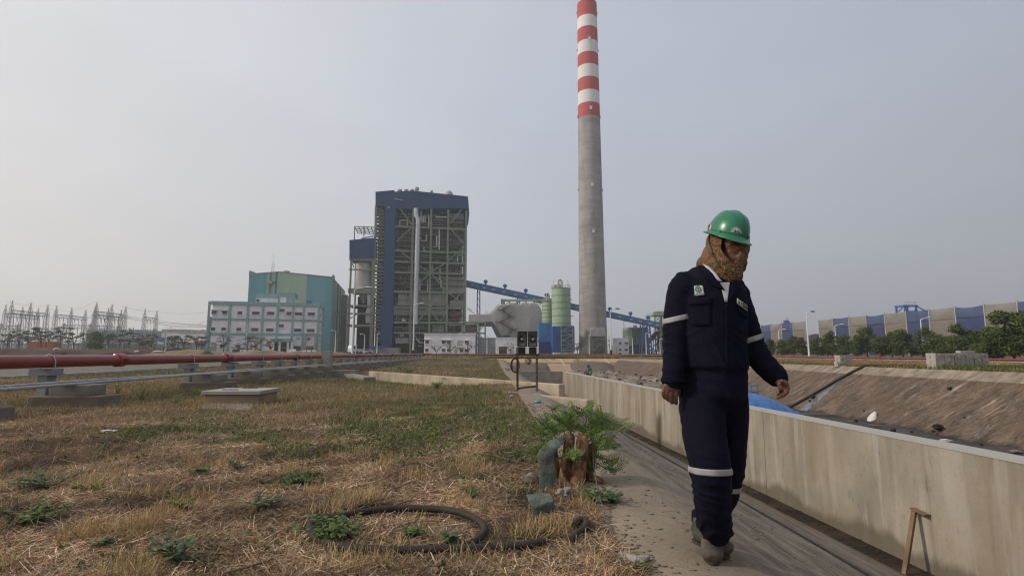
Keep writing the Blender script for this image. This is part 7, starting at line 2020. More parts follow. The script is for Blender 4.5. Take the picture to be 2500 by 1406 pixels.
br = bpy.data.objects.new('brim', me); COL.objects.link(br); br.parent = hatO
sd_ = br.modifiers.new('t', 'SOLIDIFY'); sd_.thickness = .003
hb = BVHTree.FromPolygons([Vector(v) for v in hatO.data.vertices and [tuple(v.co) for v in hatO.data.vertices]], [tuple(p.vertices) for p in hatO.data.polygons])
# slots and stickers on the hat
for px, py in ((1754, 567), (1826, 578)):
    p, nn = onto(px, py, .002, hb); o = MB(); u_ = nn.cross(Vector((0, 0, 1))).normalized()
    o.beam(p - u_ * .014, p + u_ * .014, .012, .016); bevel(o.build('accessory_slot', m_hat, hatO), .004)
patch('sticker', [(1729, 546), (1739, 550), (1737, 563), (1727, 558)], mat('sticker_pink_white', (0.55, 0.50, 0.50), (0.45, 0.22, 0.24), scale=160, rough=.6, stretch=(.2, .2, 1), detail=1), .0045, .0006, parent=hatO, tree_=hb)
def hdraw(name, polys, m, off):
    mb = MB()
    for poly in polys:
        vs = [tuple(onto(q[0], q[1], off, hb)[0]) for q in poly]; mb.add(vs, [tuple(range(len(vs)))])
    return mb.build(name, m, hatO)
cxh, cyh = 1797.3, 568.8
arc = lambda r, t: (cxh + 13 * r * math.cos(t) , cyh - 13.5 * r * math.sin(t) + (cxh + 13 * r * math.cos(t) - cxh) * .13)
hdraw('hat_emblem', [[arc(0.001, 0), arc(1, math.pi * i / 16), arc(1, math.pi * (i + 1) / 16)] for i in range(16)], m_bw, .0042)
hdraw('emblem_peaks', [[(1791.5, 567.5), (1795.3, 559.8), (1798.8, 568.3)], [(1799, 563.3), (1803, 564.3), (1805, 569), (1800.5, 568.6)]], m_bg, .0056)
hdraw('emblem_sun', [[(1787.5, 567), (1791, 563.5), (1793.5, 567.6)]], mat('badge_tan', (0.35, 0.25, 0.16)), .0056)
hdraw('emblem_lettering', [[arc(.78, t), arc(.92, t), arc(.92, t + .13), arc(.78, t + .13)] for t in [.12 + .21 * i for i in range(14)] if abs(t - 1.6) > .12], m_bk, .0056)
# chin strap
st_pts = [onto(1731, 575, .004, hb)[0]]
sb = BVHTree.FromPolygons([v.co.copy() for v in scarf.data.vertices], [tuple(p.vertices) for p in scarf.data.polygons])
for px, py in ((1733, 590), (1738, 608), (1743, 625), (1750, 640), (1757, 652)): st_pts.append(onto(px, py, .006, sb)[0])
MB().tube(st_pts, .0035, 8, flat=1.6).build('chin_strap', mat('strap_grey', (0.05, 0.042, 0.04), rough=.6), hatO, smooth=True)
p, nn = onto(1741, 621, .008, sb); MB().ball(p, .0075, 12, 8).build('strap_button', MATS['strap_grey'], hatO, smooth=True)

# ------------------------------------------------------------------ the distant worker, seen from behind
wb = MB(); WY = 43.0
L2 = lambda pts, n=12: limb(wb, pts, WY, n)
L2([(1436, 894.5, 0, 2.9), (1436, 898, 0, 2.4)]); L2([(1436, 898, 0, 6.0, .7), (1436, 903, 0, 6.2, .7), (1436, 910, 0, 5.4, .7), (1436, 916, 0, 5.2, .8)])
L2([(1431, 899, 0, 2.4), (1428.5, 904, 0, 2.0), (1427, 909, -.1, 1.7), (1427, 913, -.2, 1.3)]); L2([(1441, 899, 0, 2.4), (1443.5, 904, 0, 2.0), (1444.5, 909, -.1, 1.7), (1443, 913, -.2, 1.3)])
L2([(1434, 916, 0, 3.0), (1434, 928, 0, 2.4), (1434, 941, 0, 1.8)]); L2([(1438.5, 916, 0, 3.0), (1439, 928, 0, 2.4), (1440, 941, 0, 1.8)])
w = blob('person', wb, mat('dark_trousers', (0.03, 0.03, 0.035)), None, .03, 2); tag(w, 'distant worker seen from behind beyond the wall, grey shirt and dark cap helmet', 'person')
wb2 = MB()
limb(wb2, [(1436, 898.5, 0, 6.8, .75), (1436, 903, 0, 7.0, .75), (1436, 910.5, 0, 6.2, .75)], WY, 14); limb(wb2, [(1431, 899, 0, 2.9), (1428.5, 904, 0, 2.6), (1427.3, 908.5, -.1, 2.2)], WY); limb(wb2, [(1441, 899, 0, 2.9), (1443.5, 904, 0, 2.6), (1444.3, 908.5, -.1, 2.2)], WY)
blob('shirt', wb2, mat('grey_shirt', (0.17, 0.15, 0.15), (0.13, 0.115, 0.115), scale=6), w, .03, 2)
hp = P(1436, 892, Y=WY); MB().ball(hp, (.125, .15, .12), 14, 8).build('helmet', mat('dull_green_helmet', (0.05, 0.13, 0.10)), w, smooth=True)
MB().cyl(hp - Vector((0, 0, .03)), hp - Vector((0, 0, .05)), .17, 16).build('helmet_brim', MATS['dull_green_helmet'], w)
bp = P(1441.5, 911, Y=WY - .25); MB().ball(bp, (.13, .1, .15), 12, 8).build('waist_bag', mat('bright_green_cloth', (0.03, 0.30, 0.06)), w, smooth=True)
# ------------------------------------------------------------------ foreground: stump, canvas, hose, plants
SB = P(1405, 1178, Z=0)
m_stump = mat('stump_wood', (0.27, 0.15, 0.08), (0.085, 0.045, 0.026), scale=22, rough=.85, stretch=(1, 1, .6), bump=.8, bscale=40, lo=.42, hi=.58)
def rough_tube(mb, pts, rs, n=18, amp=.12, seed=0):
    o = len(mb.v); mb.tube(pts, rs, n)
    for i in range(o, len(mb.v)):
        v = Vector(mb.v[i]); k = int((i - o) / n); c = Vector(pts[min(k, len(pts) - 1)])
        d = (v - c); mb.v[i] = tuple(c + d * (1 + amp * noise.noise(v * 14 + Vector((seed, 0, 0))) + amp * .6 * noise.noise(Vector((v.x * 45, v.y * 45, v.z * 7)))))
st = thing('tree_stump', 'cut stump of three peeling brown trunks sprouting green shoots', 'stump', (0, 0, 0))
SY = SB.y
def S(px, py, dy=0.0): return P(px, py, Y=SY + dy)
for i, (pts, rs, lab) in enumerate((([(1378, 1185, .0), (1381, 1140, -.01), (1388, 1100, -.01), (1391, 1062, .0)], [15, 14, 13.5, 12.5], 'left trunk with ringed peeling bark'), ([(1408, 1190, -.03), (1413, 1140, -.05), (1421, 1095, -.05), (1423, 1064, -.04)], [18.5, 17.5, 16, 13.5], None), ([(1428, 1185, .05), (1440, 1130, .06), (1448, 1088, .07)], [15, 13, 11], None), ([(1362, 1185, .1), (1352, 1120, .12), (1345, 1075, .12)], [13, 12, 13], 'short back trunk with a reddish broken top'))):
    P_ = [S(*q) for q in pts]; n = 12; fine = []; fr_ = []
    for a, b, ra, rb_ in zip(P_, P_[1:], rs, rs[1:]):
        for t in range(5): fine.append(a.lerp(b, t / 5)); fr_.append((ra + (rb_ - ra) * t / 5) * SY / F)
    fine.append(P_[-1]); fr_.append(rs[-1] * SY / F); fine.append(P_[-1] + Vector((0, 0, .012))); fr_.append(rs[-1] * SY / F * .7)
    mb = MB(); rough_tube(mb, fine, fr_, 20, .14, i)
    mb.build('trunk', m_stump, st, smooth=True, label=lab)
for i, (a, b, r_) in enumerate((((1440, 1165, .0), (1480, 1180, -.05), 9), ((1365, 1180, .0), (1325, 1190, -.05), 8), ((1400, 1185, -.05), (1420, 1205, -.12), 9))):
    MB().tube([S(*a), S((a[0] + b[0]) / 2, (a[1] + b[1]) / 2 - 3, (a[2] + b[2]) / 2), S(*b)], [r_ * SY / F, r_ * .8 * SY / F, r_ * .4 * SY / F], 10).build('root', m_stump, st, smooth=True)
# shoots: twigs with feathery leaves; a leaf is a rib with two rows of leaflets
m_shoot = mat('young_leaf', (0.125, 0.205, 0.055), (0.07, 0.13, 0.035), scale=9, rough=.5, attr='col', transl=.35)
m_twig = mat('twig', (0.09, 0.075, 0.04), (0.14, 0.10, 0.06), scale=12)
def leaflets(V, Fc, C, a, b, w, l, rr, bright):
    a, b = Vector(a), Vector(b); d = (b - a); L = d.length; d = d.normalized(); n = max(5, int(L / (w * 1.25)))
    s = d.cross(Vector((rr.uniform(-.4, .4), rr.uniform(-1, -.2), rr.uniform(.3, 1)))).normalized()
    for i in range(n):
        t = (i + .6) / n; c = a.lerp(b, t) + Vector((0, 0, -.12 * L * t * t)); ll = l * math.sin(math.pi * (.18 + .76 * t)) * rr.uniform(.8, 1.2)
        for sd in (-1, 1):
            e = c + (s * sd + d * .55).normalized() * ll + Vector((0, 0, -.25 * ll)); m = c.lerp(e, .5)
            o = len(V); V += [tuple(c), tuple(m + d * w * .5), tuple(e), tuple(m - d * w * .5)]; Fc.append((o, o + 1, o + 2, o + 3))
            br = bright * rr.uniform(.7, 1.3); C += [(br * rr.uniform(.9, 1.2), br, br * .8)] * 4
rr = random.Random(21)
shoots = [((1352, 1085, .1), (1340, 1040, .1), (1345, 1020, .08)), ((1350, 1090, .05), (1325, 1090, 0), (1312, 1100, -.05)), ((1360, 1085, .0), (1350, 1050, -.05), (1330, 1030, -.1)), ((1390, 1070, .05), (1400, 1030, .05), (1420, 1005, .05)),
          ((1420, 1072, .0), (1432, 1030, .0), (1428, 998, .0)), ((1425, 1072, .05), (1450, 1035, .05), (1465, 1010, .05)), ((1430, 1080, -.02), (1470, 1060, -.05), (1518, 1052, -.1)), ((1430, 1085, .05), (1470, 1080, .05), (1495, 1095, .0)),
          ((1440, 1110, 0), (1475, 1120, -.05), (1505, 1130, -.1)), ((1442, 1120, .05), (1480, 1145, 0), (1498, 1150, -.05)), ((1430, 1070, .1), (1480, 1040, .15), (1500, 1030, .2)), ((1380, 1070, .1), (1372, 1030, .12), (1365, 1018, .15)),
          ((1360, 1120, -.08), (1385, 1110, -.14), (1400, 1112, -.16)), ((1350, 1110, -.02), (1330, 1120, -.06), (1318, 1105, -.1)), ((1440, 1090, 0), (1460, 1100, -.08), (1480, 1080, -.1)), ((1410, 1070, .12), (1440, 1045, .2), (1470, 1030, .25)), ((1330, 1080, .1), (1318, 1060, .1), (1322, 1040, .12)), ((1335, 1060, .1), (1360, 1035, .15), (1385, 1022, .15)), ((1440, 1075, .02), (1458, 1040, .0), (1485, 1022, -.02)), ((1395, 1062, .05), (1385, 1035, .05), (1392, 1008, .05))]
V, Fc, C = [], [], []; tw = MB()
for s_ in shoots:
    p = [S(*q) for q in s_]; tw.tube(p, [.006, .004, .002], 6)
    for k in range(16):
        t = .12 + .88 * k / 15; base = p[0].lerp(p[1], t * 2) if t < .5 else p[1].lerp(p[2], (t - .5) * 2)
        a = rr.uniform(0, 6.28); L = rr.uniform(.07, .15) * (1.1 - .3 * t)
        tip = base + Vector((math.cos(a) * L, math.sin(a) * L * .8, rr.uniform(-.02, .09))) + (p[2] - p[1]).normalized() * L * .35
        leaflets(V, Fc, C, base, tip, .014, .034, rr, rr.uniform(.65, 1.45))
tw.build('twigs', m_twig, st)['kind'] = 'stuff'
o = from_arrays('shoots', V, Fc, m_shoot, np.array(C)); o.parent = st; o['kind'] = 'stuff'
# canvas strip over the stump
m_canv = mat('faded_green_canvas', (0.12, 0.145, 0.125), (0.06, 0.078, 0.068), scale=9, rough=.95, bump=.8, bscale=26, dirt=(0.15, 0.09, 0.055), dscale=7, damt=.8)
def ribbon(name, stations, m, label, cat, n=7, amp=.012):
    V, Fc = [], []; fine = []
    for (l0, r0), (l1, r1) in zip(stations, stations[1:]):
        for t in range(6): fine.append((l0.lerp(l1, t / 6), r0.lerp(r1, t / 6)))
    fine.append(stations[-1])
    for j, (l, r) in enumerate(fine):
        for i in range(n + 1): 
            p = l.lerp(r, i / n); V.append(tuple(p + Vector((0, -amp * math.sin(i / n * math.pi), 0)) + Vector((noise.noise(p * 12), noise.noise(p * 12 + Vector((5, 0, 0))), noise.noise(p * 12 + Vector((9, 0, 0))))) * amp))
    for j in range(len(fine) - 1):
        for i in range(n): a = j * (n + 1) + i; Fc.append((a, a + 1, a + n + 2, a + n + 1))
    o = from_arrays(name, V, Fc, m, smooth=True); s = o.modifiers.new('t', 'SOLIDIFY'); s.thickness = .006
    s2 = o.modifiers.new('s', 'SUBSURF'); s2.levels = 1; s2.render_levels = 1
    return tag(o, label, cat)
ribbon('canvas_strip', [(S(1362, 1068, .05), S(1386, 1058, .1)), (S(1340, 1076, -.04), S(1384, 1070, -.02)), (S(1318, 1096, -.12), S(1368, 1092, -.1)), (S(1311, 1115, -.15), S(1352, 1108, -.14)), (S(1314, 1150, -.17), S(1356, 1145, -.16)), (S(1317, 1185, -.18), S(1357, 1180, -.17)), (S(1321, 1205, -.19), S(1360, 1192, -.18)), (S(1334, 1207, -.22), S(1358, 1198, -.22))], m_canv, 'faded green canvas strip folded over the stump and hanging down its left side', 'canvas')
ribbon('canvas_strip', [(P(1283, 1207, Z=.10), P(1312, 1203, Z=.10)), (P(1290, 1220, Z=.09), P(1345, 1208, Z=.11)), (P(1296, 1238, Z=.05), P(1352, 1222, Z=.09)), (P(1300, 1252, Z=.015), P(1352, 1248, Z=.02))], m_canv, 'crumpled end of the green canvas lying on the straw below the stump', 'canvas')
lump('rag', P(1381, 1206, Z=.035), (.06, .05, .045), mat('grey_rag', (0.27, 0.235, 0.20), (0.18, 0.15, 0.125), scale=20, rough=.95, bump=.6), 'dirty pale rag crumpled at the foot of the stump', 'rag', 3, amp=.6)
a = P(1548, 1366, Z=.02)
gl = thing('work_glove', 'dirty white knitted glove lying at the edge of the concrete', 'glove', (a.x, a.y, 0))
m_gl = mat('glove_knit', (0.42, 0.37, 0.34), (0.25, 0.21, 0.185), scale=22, rough=.95, bump=.7, bscale=90)
g_ = MB(); q = lambda px, py, z=.018: P(px, py, Z=z) - Vector((a.x, a.y, 0))
g_.tube([q(1515, 1352), q(1532, 1360), q(1556, 1366), q(1570, 1366), q(1584, 1360)], [(.02, .016), (.03, .02), (.03, .02), (.022, .015), (.012, .01)], 12)
for e_ in (((1556, 1366), (1575, 1372)), ((1540, 1362), (1550, 1374)), ((1562, 1362), (1587, 1358))): g_.tube([q(*e_[0]), q(*e_[1])], [.012, .009], 8)
og = blob('knit', g_, m_gl, gl, .004, 2)
MB().tube([q(1528, 1368, .012), q(1540, 1377, .01), q(1552, 1376, .01)], .003, 6).build('yellow_edge', mat('yellow_trim', (0.35, 0.26, 0.04)), gl)
for i, (px, py, z, s_, m_, lab) in enumerate(((1314, 981, .03, (.07, .04, .045), mat('light_blue_plastic', (0.10, 0.28, 0.42), (0.08, 0.22, 0.34), scale=9, rough=.5), 'crumpled light blue plastic in the grass before the floodlight stand'), (1250, 968, .03, (.055, .04, .04), mat('bluish_paper', (0.32, 0.31, 0.40)), 'small white and violet scrap at the foot of the low wall'),
        (262, 1052, .02, (.10, .05, .018), m_sack, 'thin white plastic scrap on the grass at the left'), (898, 921, -.1, (.12, .08, .07), m_foot, 'grey stone at the left end of the long channel wall'), (1300, 1170, .03, (.075, .06, .05), m_foot, 'rounded grey stone half hidden left of the stump'), (1058, 1398, .02, (.035, .03, .025), m_foot, 'small pale stone near the bottom of the picture'))):
    lump('plastic_scrap' if i < 3 else 'stone', P(px, py, Z=z), s_, m_, lab, 'litter' if i < 3 else 'stone', 30 + i, amp=.5)
# thin cable from the stump to the bottom edge
p0 = S(1447, 1095, -.05); p1 = S(1462, 1180, -.25)
pts = [p0, S(1450, 1140, -.12), S(1458, 1185, -.3)] + [P(x, y, Z=z) for x, y, z in ((1466, 1215, .05), (1478, 1265, .02), (1495, 1310, .015), (1512, 1350, .015), (1524, 1390, .012), (1536, 1430, .012))]
tag(MB().tube(pts, .0055, 8).build('grey_cable', mat('cable_grey', (0.12, 0.11, 0.10), rough=.7), smooth=True), 'thin grey cable hanging off the stump and trailing along the concrete edge', 'cable')
# black hose ring
ringp = [(1152, 1325), (1168, 1315), (1183, 1298), (1180, 1282), (1160, 1265), (1130, 1253), (1090, 1244), (1040, 1241), (980, 1240), (920, 1245), (870, 1252), (830, 1260)]
ringq = [(775, 1262), (758, 1278), (757, 1295), (768, 1310), (790, 1322), (830, 1332), (880, 1338), (940, 1342), (1000, 1342), (1060, 1340), (1110, 1339), (1160, 1338), (1210, 1335), (1260, 1332), (1300, 1328), (1328, 1322)]
m_hose = mat('dusty_black_hose', (0.035, 0.028, 0.022), (0.018, 0.015, 0.012), scale=6, rough=.75, dirt=(0.09, 0.07, 0.05), dscale=6, damt=.4)
def smooth_pts(ps, z=.034):
    out = []
    P3 = [P(x, y, Z=z) for x, y in ps]
    for i in range(len(P3) - 1):
        p0_, p1_, p2_, p3_ = P3[max(0, i - 1)], P3[i], P3[i + 1], P3[min(len(P3) - 1, i + 2)]
        for k in range(5):
            t = k / 5; out.append(.5 * ((2 * p1_) + (p2_ - p0_) * t + (2 * p0_ - 5 * p1_ + 4 * p2_ - p3_) * t * t + (3 * p1_ - p0_ - 3 * p2_ + p3_) * t ** 3))
    out.append(P3[-1]); return out
h = MB(); h.tube(smooth_pts(ringp + [(800, 1262)] + ringq), .0215, 16)
tag(h.build('hose', m_hose, smooth=True), 'thick black hose lying in a loose ring on the straw before the stump', 'hose')
h = MB(); h.tube(smooth_pts([(1392, 1318), (1410, 1302), (1426, 1290), (1434, 1278), (1426, 1268), (1412, 1270), (1402, 1282)]), .02, 14)
tag(h.build('hose', m_hose, smooth=True), 'short black hose end curling out of the dry tufts right of the big hose ring', 'hose')
# sticks
rr = random.Random(77); m_stick = mat('dry_stick', (0.20, 0.145, 0.10), (0.12, 0.085, 0.06), scale=15, rough=.9)
sticks = [((755, 1255), (700, 1290), (640, 1310), 'stick lying left of the hose ring'), ((950, 1238), (1000, 1222), (1070, 1222), 'pale forked stick behind the hose ring'), ((1178, 1230), (1170, 1262), (1148, 1290), 'pale stick leaning over the right side of the hose ring'), ((850, 1325), (900, 1345), (925, 1355), 'pale thin stick crossing the front of the hose ring'),
          ((760, 1345), (860, 1358), (1080, 1362), 'long thin stick lying in front of the hose ring'), ((480, 1348), (560, 1352), (690, 1345), 'long dark stick near the bottom left'), ((540, 1400), (620, 1380), (690, 1352), 'thick slanting stick near the bottom left'), ((590, 1098), (620, 1112), (650, 1128), 'pale curved stick in the middle of the lawn'),
          ((275, 1055), (300, 1072), (360, 1090), 'thin dark bent twig at the left'), ((180, 1205), (300, 1200), (430, 1230), 'long thin twig at the left'), ((960, 1290), (1010, 1275), (1080, 1270), 'dark stick inside the hose ring'), ((1180, 1225), (1240, 1235), (1300, 1230), 'thin twig right behind the hose ring'), ((1200, 1110), (1260, 1125), (1330, 1140), 'reddish twig left of the stump'), ((1560, 1110), (1530, 1160), (1495, 1200), 'bare curved twig at the right of the stump'),
          ((1080, 925), (1120, 918), (1190, 925), 'grey dry palm frond lying on the grass behind the long channel wall')]
for a_, b_, c_, lab in sticks:
    z = .03; ps = smooth_pts([a_, b_, c_], z)
    if 'right of the stump' in lab: ps = [p + Vector((0, 0, .18 * (1 - i / len(ps)))) for i, p in enumerate(ps)]
    r_ = .0055 * rr.uniform(.7, 1.3) * (.45 if 'right of the stump' in lab else 1) * (1.5 if 'thick' in lab else 1) * (3 if 'frond' in lab else 1)
    mb = MB().tube([p + Vector((0, 0, .006 * noise.noise(p * 9))) for p in ps], [r_ * (1 - .5 * i / len(ps)) for i in range(len(ps))], 6)
    k_ = len(ps) // 2; mb.tube([ps[k_], ps[k_] + Vector((rr.uniform(-.08, .08), rr.uniform(.02, .1), .02))], [r_ * .6, r_ * .3], 5)
    tag(mb.build('stick', m_stick, smooth=True), lab, 'stick', 'sticks on the dry lawn')

# broad leaved weeds
m_weed = mat('weed_leaf', (0.085, 0.115, 0.045), (0.06, 0.085, 0.035), scale=20, rough=.6, attr='col', transl=.2)
def weed(px, py, h, spread, nst, label, ls=.03, seed=0, tint=(1, 1, 1), z=0.0):
    a = P(px, py, Z=z); g = gz(a.x, a.y); rr = random.Random(seed)
    r = thing('weed_plant', label, 'plant', (a.x, a.y, g), 0, 'leafy weeds in the dry grass')
    V, Fc, C = [], [], []; sm = MB()
    for i in range(nst):
        an = rr.uniform(0, 6.28); L = spread * rr.uniform(.3, 1); hh = h * rr.uniform(.5, 1)
        p = [Vector((rr.gauss(0, .02), rr.gauss(0, .02), 0)), Vector((math.cos(an) * L * .5, math.sin(an) * L * .5, hh * .7)), Vector((math.cos(an) * L, math.sin(an) * L, hh))]
        sm.tube(p, [.004, .003, .002], 5)
        for k in range(9):
            t = .2 + .8 * k / 8; c = p[0].lerp(p[1], t * 2) if t < .5 else p[1].lerp(p[2], t * 2 - 1)
            b = rr.uniform(0, 6.28); d = Vector((math.cos(b), math.sin(b), rr.uniform(-.1, .5))).normalized(); s = d.cross(Vector((0, 0, 1))).normalized(); l = ls * rr.uniform(.6, 1.3); u = s.cross(d)
            o = len(V); m1 = c + d * l * .9
            V += [tuple(c), tuple(m1 + s * l * .5 - u * .1 * l), tuple(c + d * l * 2 - Vector((0, 0, l * .4))), tuple(m1 - s * l * .5 - u * .1 * l), tuple(m1 + u * l * .16)]
            Fc += [(o, o + 1, o + 4, o + 4), ]; Fc.pop(); Fc += [(o, o + 1, o + 4), (o + 1, o + 2, o + 4), (o + 2, o + 3, o + 4), (o + 3, o, o + 4)]
            br = rr.uniform(.7, 1.45); C += [(br * tint[0], br * tint[1], br * tint[2])] * 5
    sm.build('stems', m_twig, r)
    o = from_arrays('foliage', V, Fc, m_weed, np.array(C), nper=3); o.parent = r
W_ = [(440, 1385, .17, .10, 7, 'grey green leafy weed at the bottom left, nearest the picture edge', .035, (.9, 1.05, 1.3)), (120, 1195, .14, .28, 10, 'wide sprawling weed at the left with glossy pointed leaves', .035, (.9, 1, 1.1)), (640, 1250, .13, .12, 6, 'bluish weed left of the hose ring', .032, (.9, 1, 1.2)),
      (800, 1330, .20, .15, 10, 'tall bright leafy weed growing over the left end of the hose ring', .034, (1, 1.35, .8)), (860, 1310, .12, .12, 7, 'lower bright weed inside the left end of the hose ring', .03, (1, 1.35, .8)), (1005, 1315, .09, .07, 5, 'small weed inside the middle of the hose ring', .026, (1.1, 1.3, .9)), (1098, 1335, .10, .04, 3, 'single grey green sprig at the front of the hose ring', .03, (1, 1.1, 1)),
      (1450, 1225, .12, .16, 10, 'dark leafy weed at the foot of the stump', .032, (.9, 1.1, 1)), (1490, 1225, .10, .12, 8, 'low dark weed on the concrete right of the stump', .032, (.9, 1.1, 1)), (1150, 1215, .10, .12, 7, 'small weed tuft left of the canvas end', .024, (1, 1.1, .9)), (720, 1185, .13, .2, 11, 'leafy weed patch in the left middle of the lawn', .026, (1, 1.2, .8)),
      (585, 1150, .12, .12, 8, 'dark rounded weed in the middle of the lawn', .026, (.7, .9, .9)), (240, 1100, .1, .14, 6, 'small weed by the dark soil patch at the left', .026, (1, 1, 1)), (60, 1290, .16, .2, 10, 'large mixed weed clump at the bottom left edge', .034, (1.2, 1.2, .8)), (245, 1340, .07, .05, 4, 'tiny dark sprout near the bottom left', .02, (.8, 1, 1)),
      (485, 1155, .1, .09, 6, 'pair of pointed weed leaves left of the middle', .034, (1, 1.2, .8)), (450, 1255, .1, .08, 5, 'yellowish small weed in the straw at the left', .03, (1.6, 1.3, .6)), (220, 1210, .09, .1, 5, 'yellow green little weed in the straw', .026, (1.8, 1.4, .5)), (1350, 1000, .14, .3, 12, 'feathery green weeds over the concrete before the short wall end', .026, (1, 1.4, .7)), (1385, 1010, .12, .25, 10, 'second feathery weed patch before the short wall end', .026, (1, 1.3, .7)),
      (1065, 950, .25, .22, 8, 'broad leaved green plant at the foot of the long channel wall', .06, (1, 1.3, .8)), (1000, 912, .35, .5, 9, 'bluish spiky plant on top of the channel wall bank', .08, (1, 1.2, 1.3)), (980, 905, .35, .5, 9, 'second bluish spiky plant left of the other on the bank', .08, (1, 1.2, 1.3)), (1240, 905, .2, .3, 7, 'pale weed on the grass near the bank corner', .05, (1.2, 1.3, 1)),
      (1568, 1395, .05, .05, 5, 'tiny weed growing from the concrete edge at the bottom', .016, (1, 1.2, .8)), (640, 975, .14, .07, 5, 'small twiggy weed on the manhole corner', .02, (.9, 1, .8)), (345, 975, .35, .25, 8, 'upright green weed tuft right of the big pipe footing', .035, (1.1, 1.3, .7)), (285, 965, .35, .12, 5, 'tall thin grass stems beside the big pipe footing', .03, (1.3, 1.3, .7)), (430, 985, .2, .3, 9, 'low green weeds between the footing and the manhole', .03, (1.1, 1.3, .7))]
for i, (px, py, h_, sp, ns, lab, ls, ti) in enumerate(W_): weed(px, py, h_ * .85, sp * 1.15, ns + 3, lab, ls * .8, 900 + i, ti)

# ------------------------------------------------------------------ straw, grass and ground cover
rg = np.random.RandomState(4)
xe_np = XE
def gznp(X, Y):
    return np.array([gz(float(a), float(b)) for a, b in zip(X, Y)])
def fbm(x, y, s, seed): return np.array([noise.noise(Vector((a * s, b * s, seed))) + .5 * noise.noise(Vector((a * s * 2.1, b * s * 2.1, seed + 9))) for a, b in zip(x, y)])
def blobs(x, y, L):
    v = np.zeros(len(x))
    for (px, py, rx, ry, amp) in L:
        c = P(px, py, Z=0); ex_ = P(px + rx, py, Z=0).x - c.x; ey_ = abs(P(px, py - ry, Z=0).y - c.y)
        v += amp * np.exp(-((x - c.x) / ex_) ** 2 - ((y - c.y) / ey_) ** 2)
    return v
GREEN = [(1020, 1010, 330, 40, .6), (500, 1060, 260, 18, .7), (780, 1110, 160, 20, .45), (1230, 1120, 90, 18, .5), (1150, 1020, 200, 35, 1.2), (900, 1050, 150, 25, 1.0), (1250, 1045, 80, 25, 1.0), (350, 1045, 120, 25, .6), (720, 1180, 80, 22, 1.0), (300, 1150, 120, 25, .5), (600, 1080, 120, 15, .5), (760, 925, 120, 12, .8), (950, 935, 120, 10, .9), (1150, 1170, 120, 20, .5), (1130, 950, 120, 8, .7), (560, 960, 60, 10, .4), (100, 1270, 120, 25, .5), (1270, 1200, 60, 15, .4), (450, 1040, 100, 12, .7), (1000, 990, 150, 12, .6), (640, 930, 70, 9, .8)]
DARK = [(130, 1095, 170, 30, 1.2), (1180, 965, 130, 14, .9), (900, 1000, 120, 10, .6), (430, 1010, 150, 12, .5), (60, 1260, 80, 25, .8), (1330, 1180, 60, 25, .9), (620, 1005, 160, 12, .5), (750, 1000, 90, 8, .5)]
def sample(n, y0, y1, pw, xl, xr=None):
    u = rg.random(n); Y = (y0 ** (1 - pw) + u * (y1 ** (1 - pw) - y0 ** (1 - pw))) ** (1 / (1 - pw))
    half = Y * 1.0 + .6
    X = -half * 1.04 + rg.random(n) * (half * 1.04 + (xr if xr is not None else xe_np))
    k = (X > xl) & (X < (xr if xr is not None else xe_np) - .02 + .10 * np.sin(Y * 2.1 + 1.3 * np.sin(Y * 5.3)) * (Y < 20) * rg.random(n))
    return X[k], Y[k]
HOSE = np.array([(p.x, p.y) for p in smooth_pts(ringp + [(800, 1262)] + ringq)])
def avoid(X, Y):
    k = np.ones(len(X), bool)
    nr = (Y < 5) & (X > -1.6) & (X < .4); ii = np.where(nr)[0]
    d = np.min((X[ii][:, None] - HOSE[None, :, 0]) ** 2 + (Y[ii][:, None] - HOSE[None, :, 1]) ** 2, 1); k[ii] &= ~((d < .045 ** 2) & (rg.random(len(ii)) > .04))
    k[ii] &= ~((d < .17 ** 2) & (rg.random(len(ii)) > .3))
    k &= ~((X > cx0 - .02) & (X < cx1 + .02) & (Y > y0 - .02) & (Y < y1 + .02))
    q = np.stack([X - W2a.x, Y - W2a.y], 1); al = q[:, 0] * W2d.x + q[:, 1] * W2d.y; dd = q[:, 0] * W2n.x + q[:, 1] * W2n.y
    k &= ~((dd < .03) & (dd > -.30) & (al > -.1))
    k &= ~((X < -19.4) & (X > -31.3))
    k &= ~((np.abs(X - (PX_ + .6)) < .7) & (np.min(np.abs(Y[:, None] - np.array(sup)[None, :]), 1) < .36))
    return k
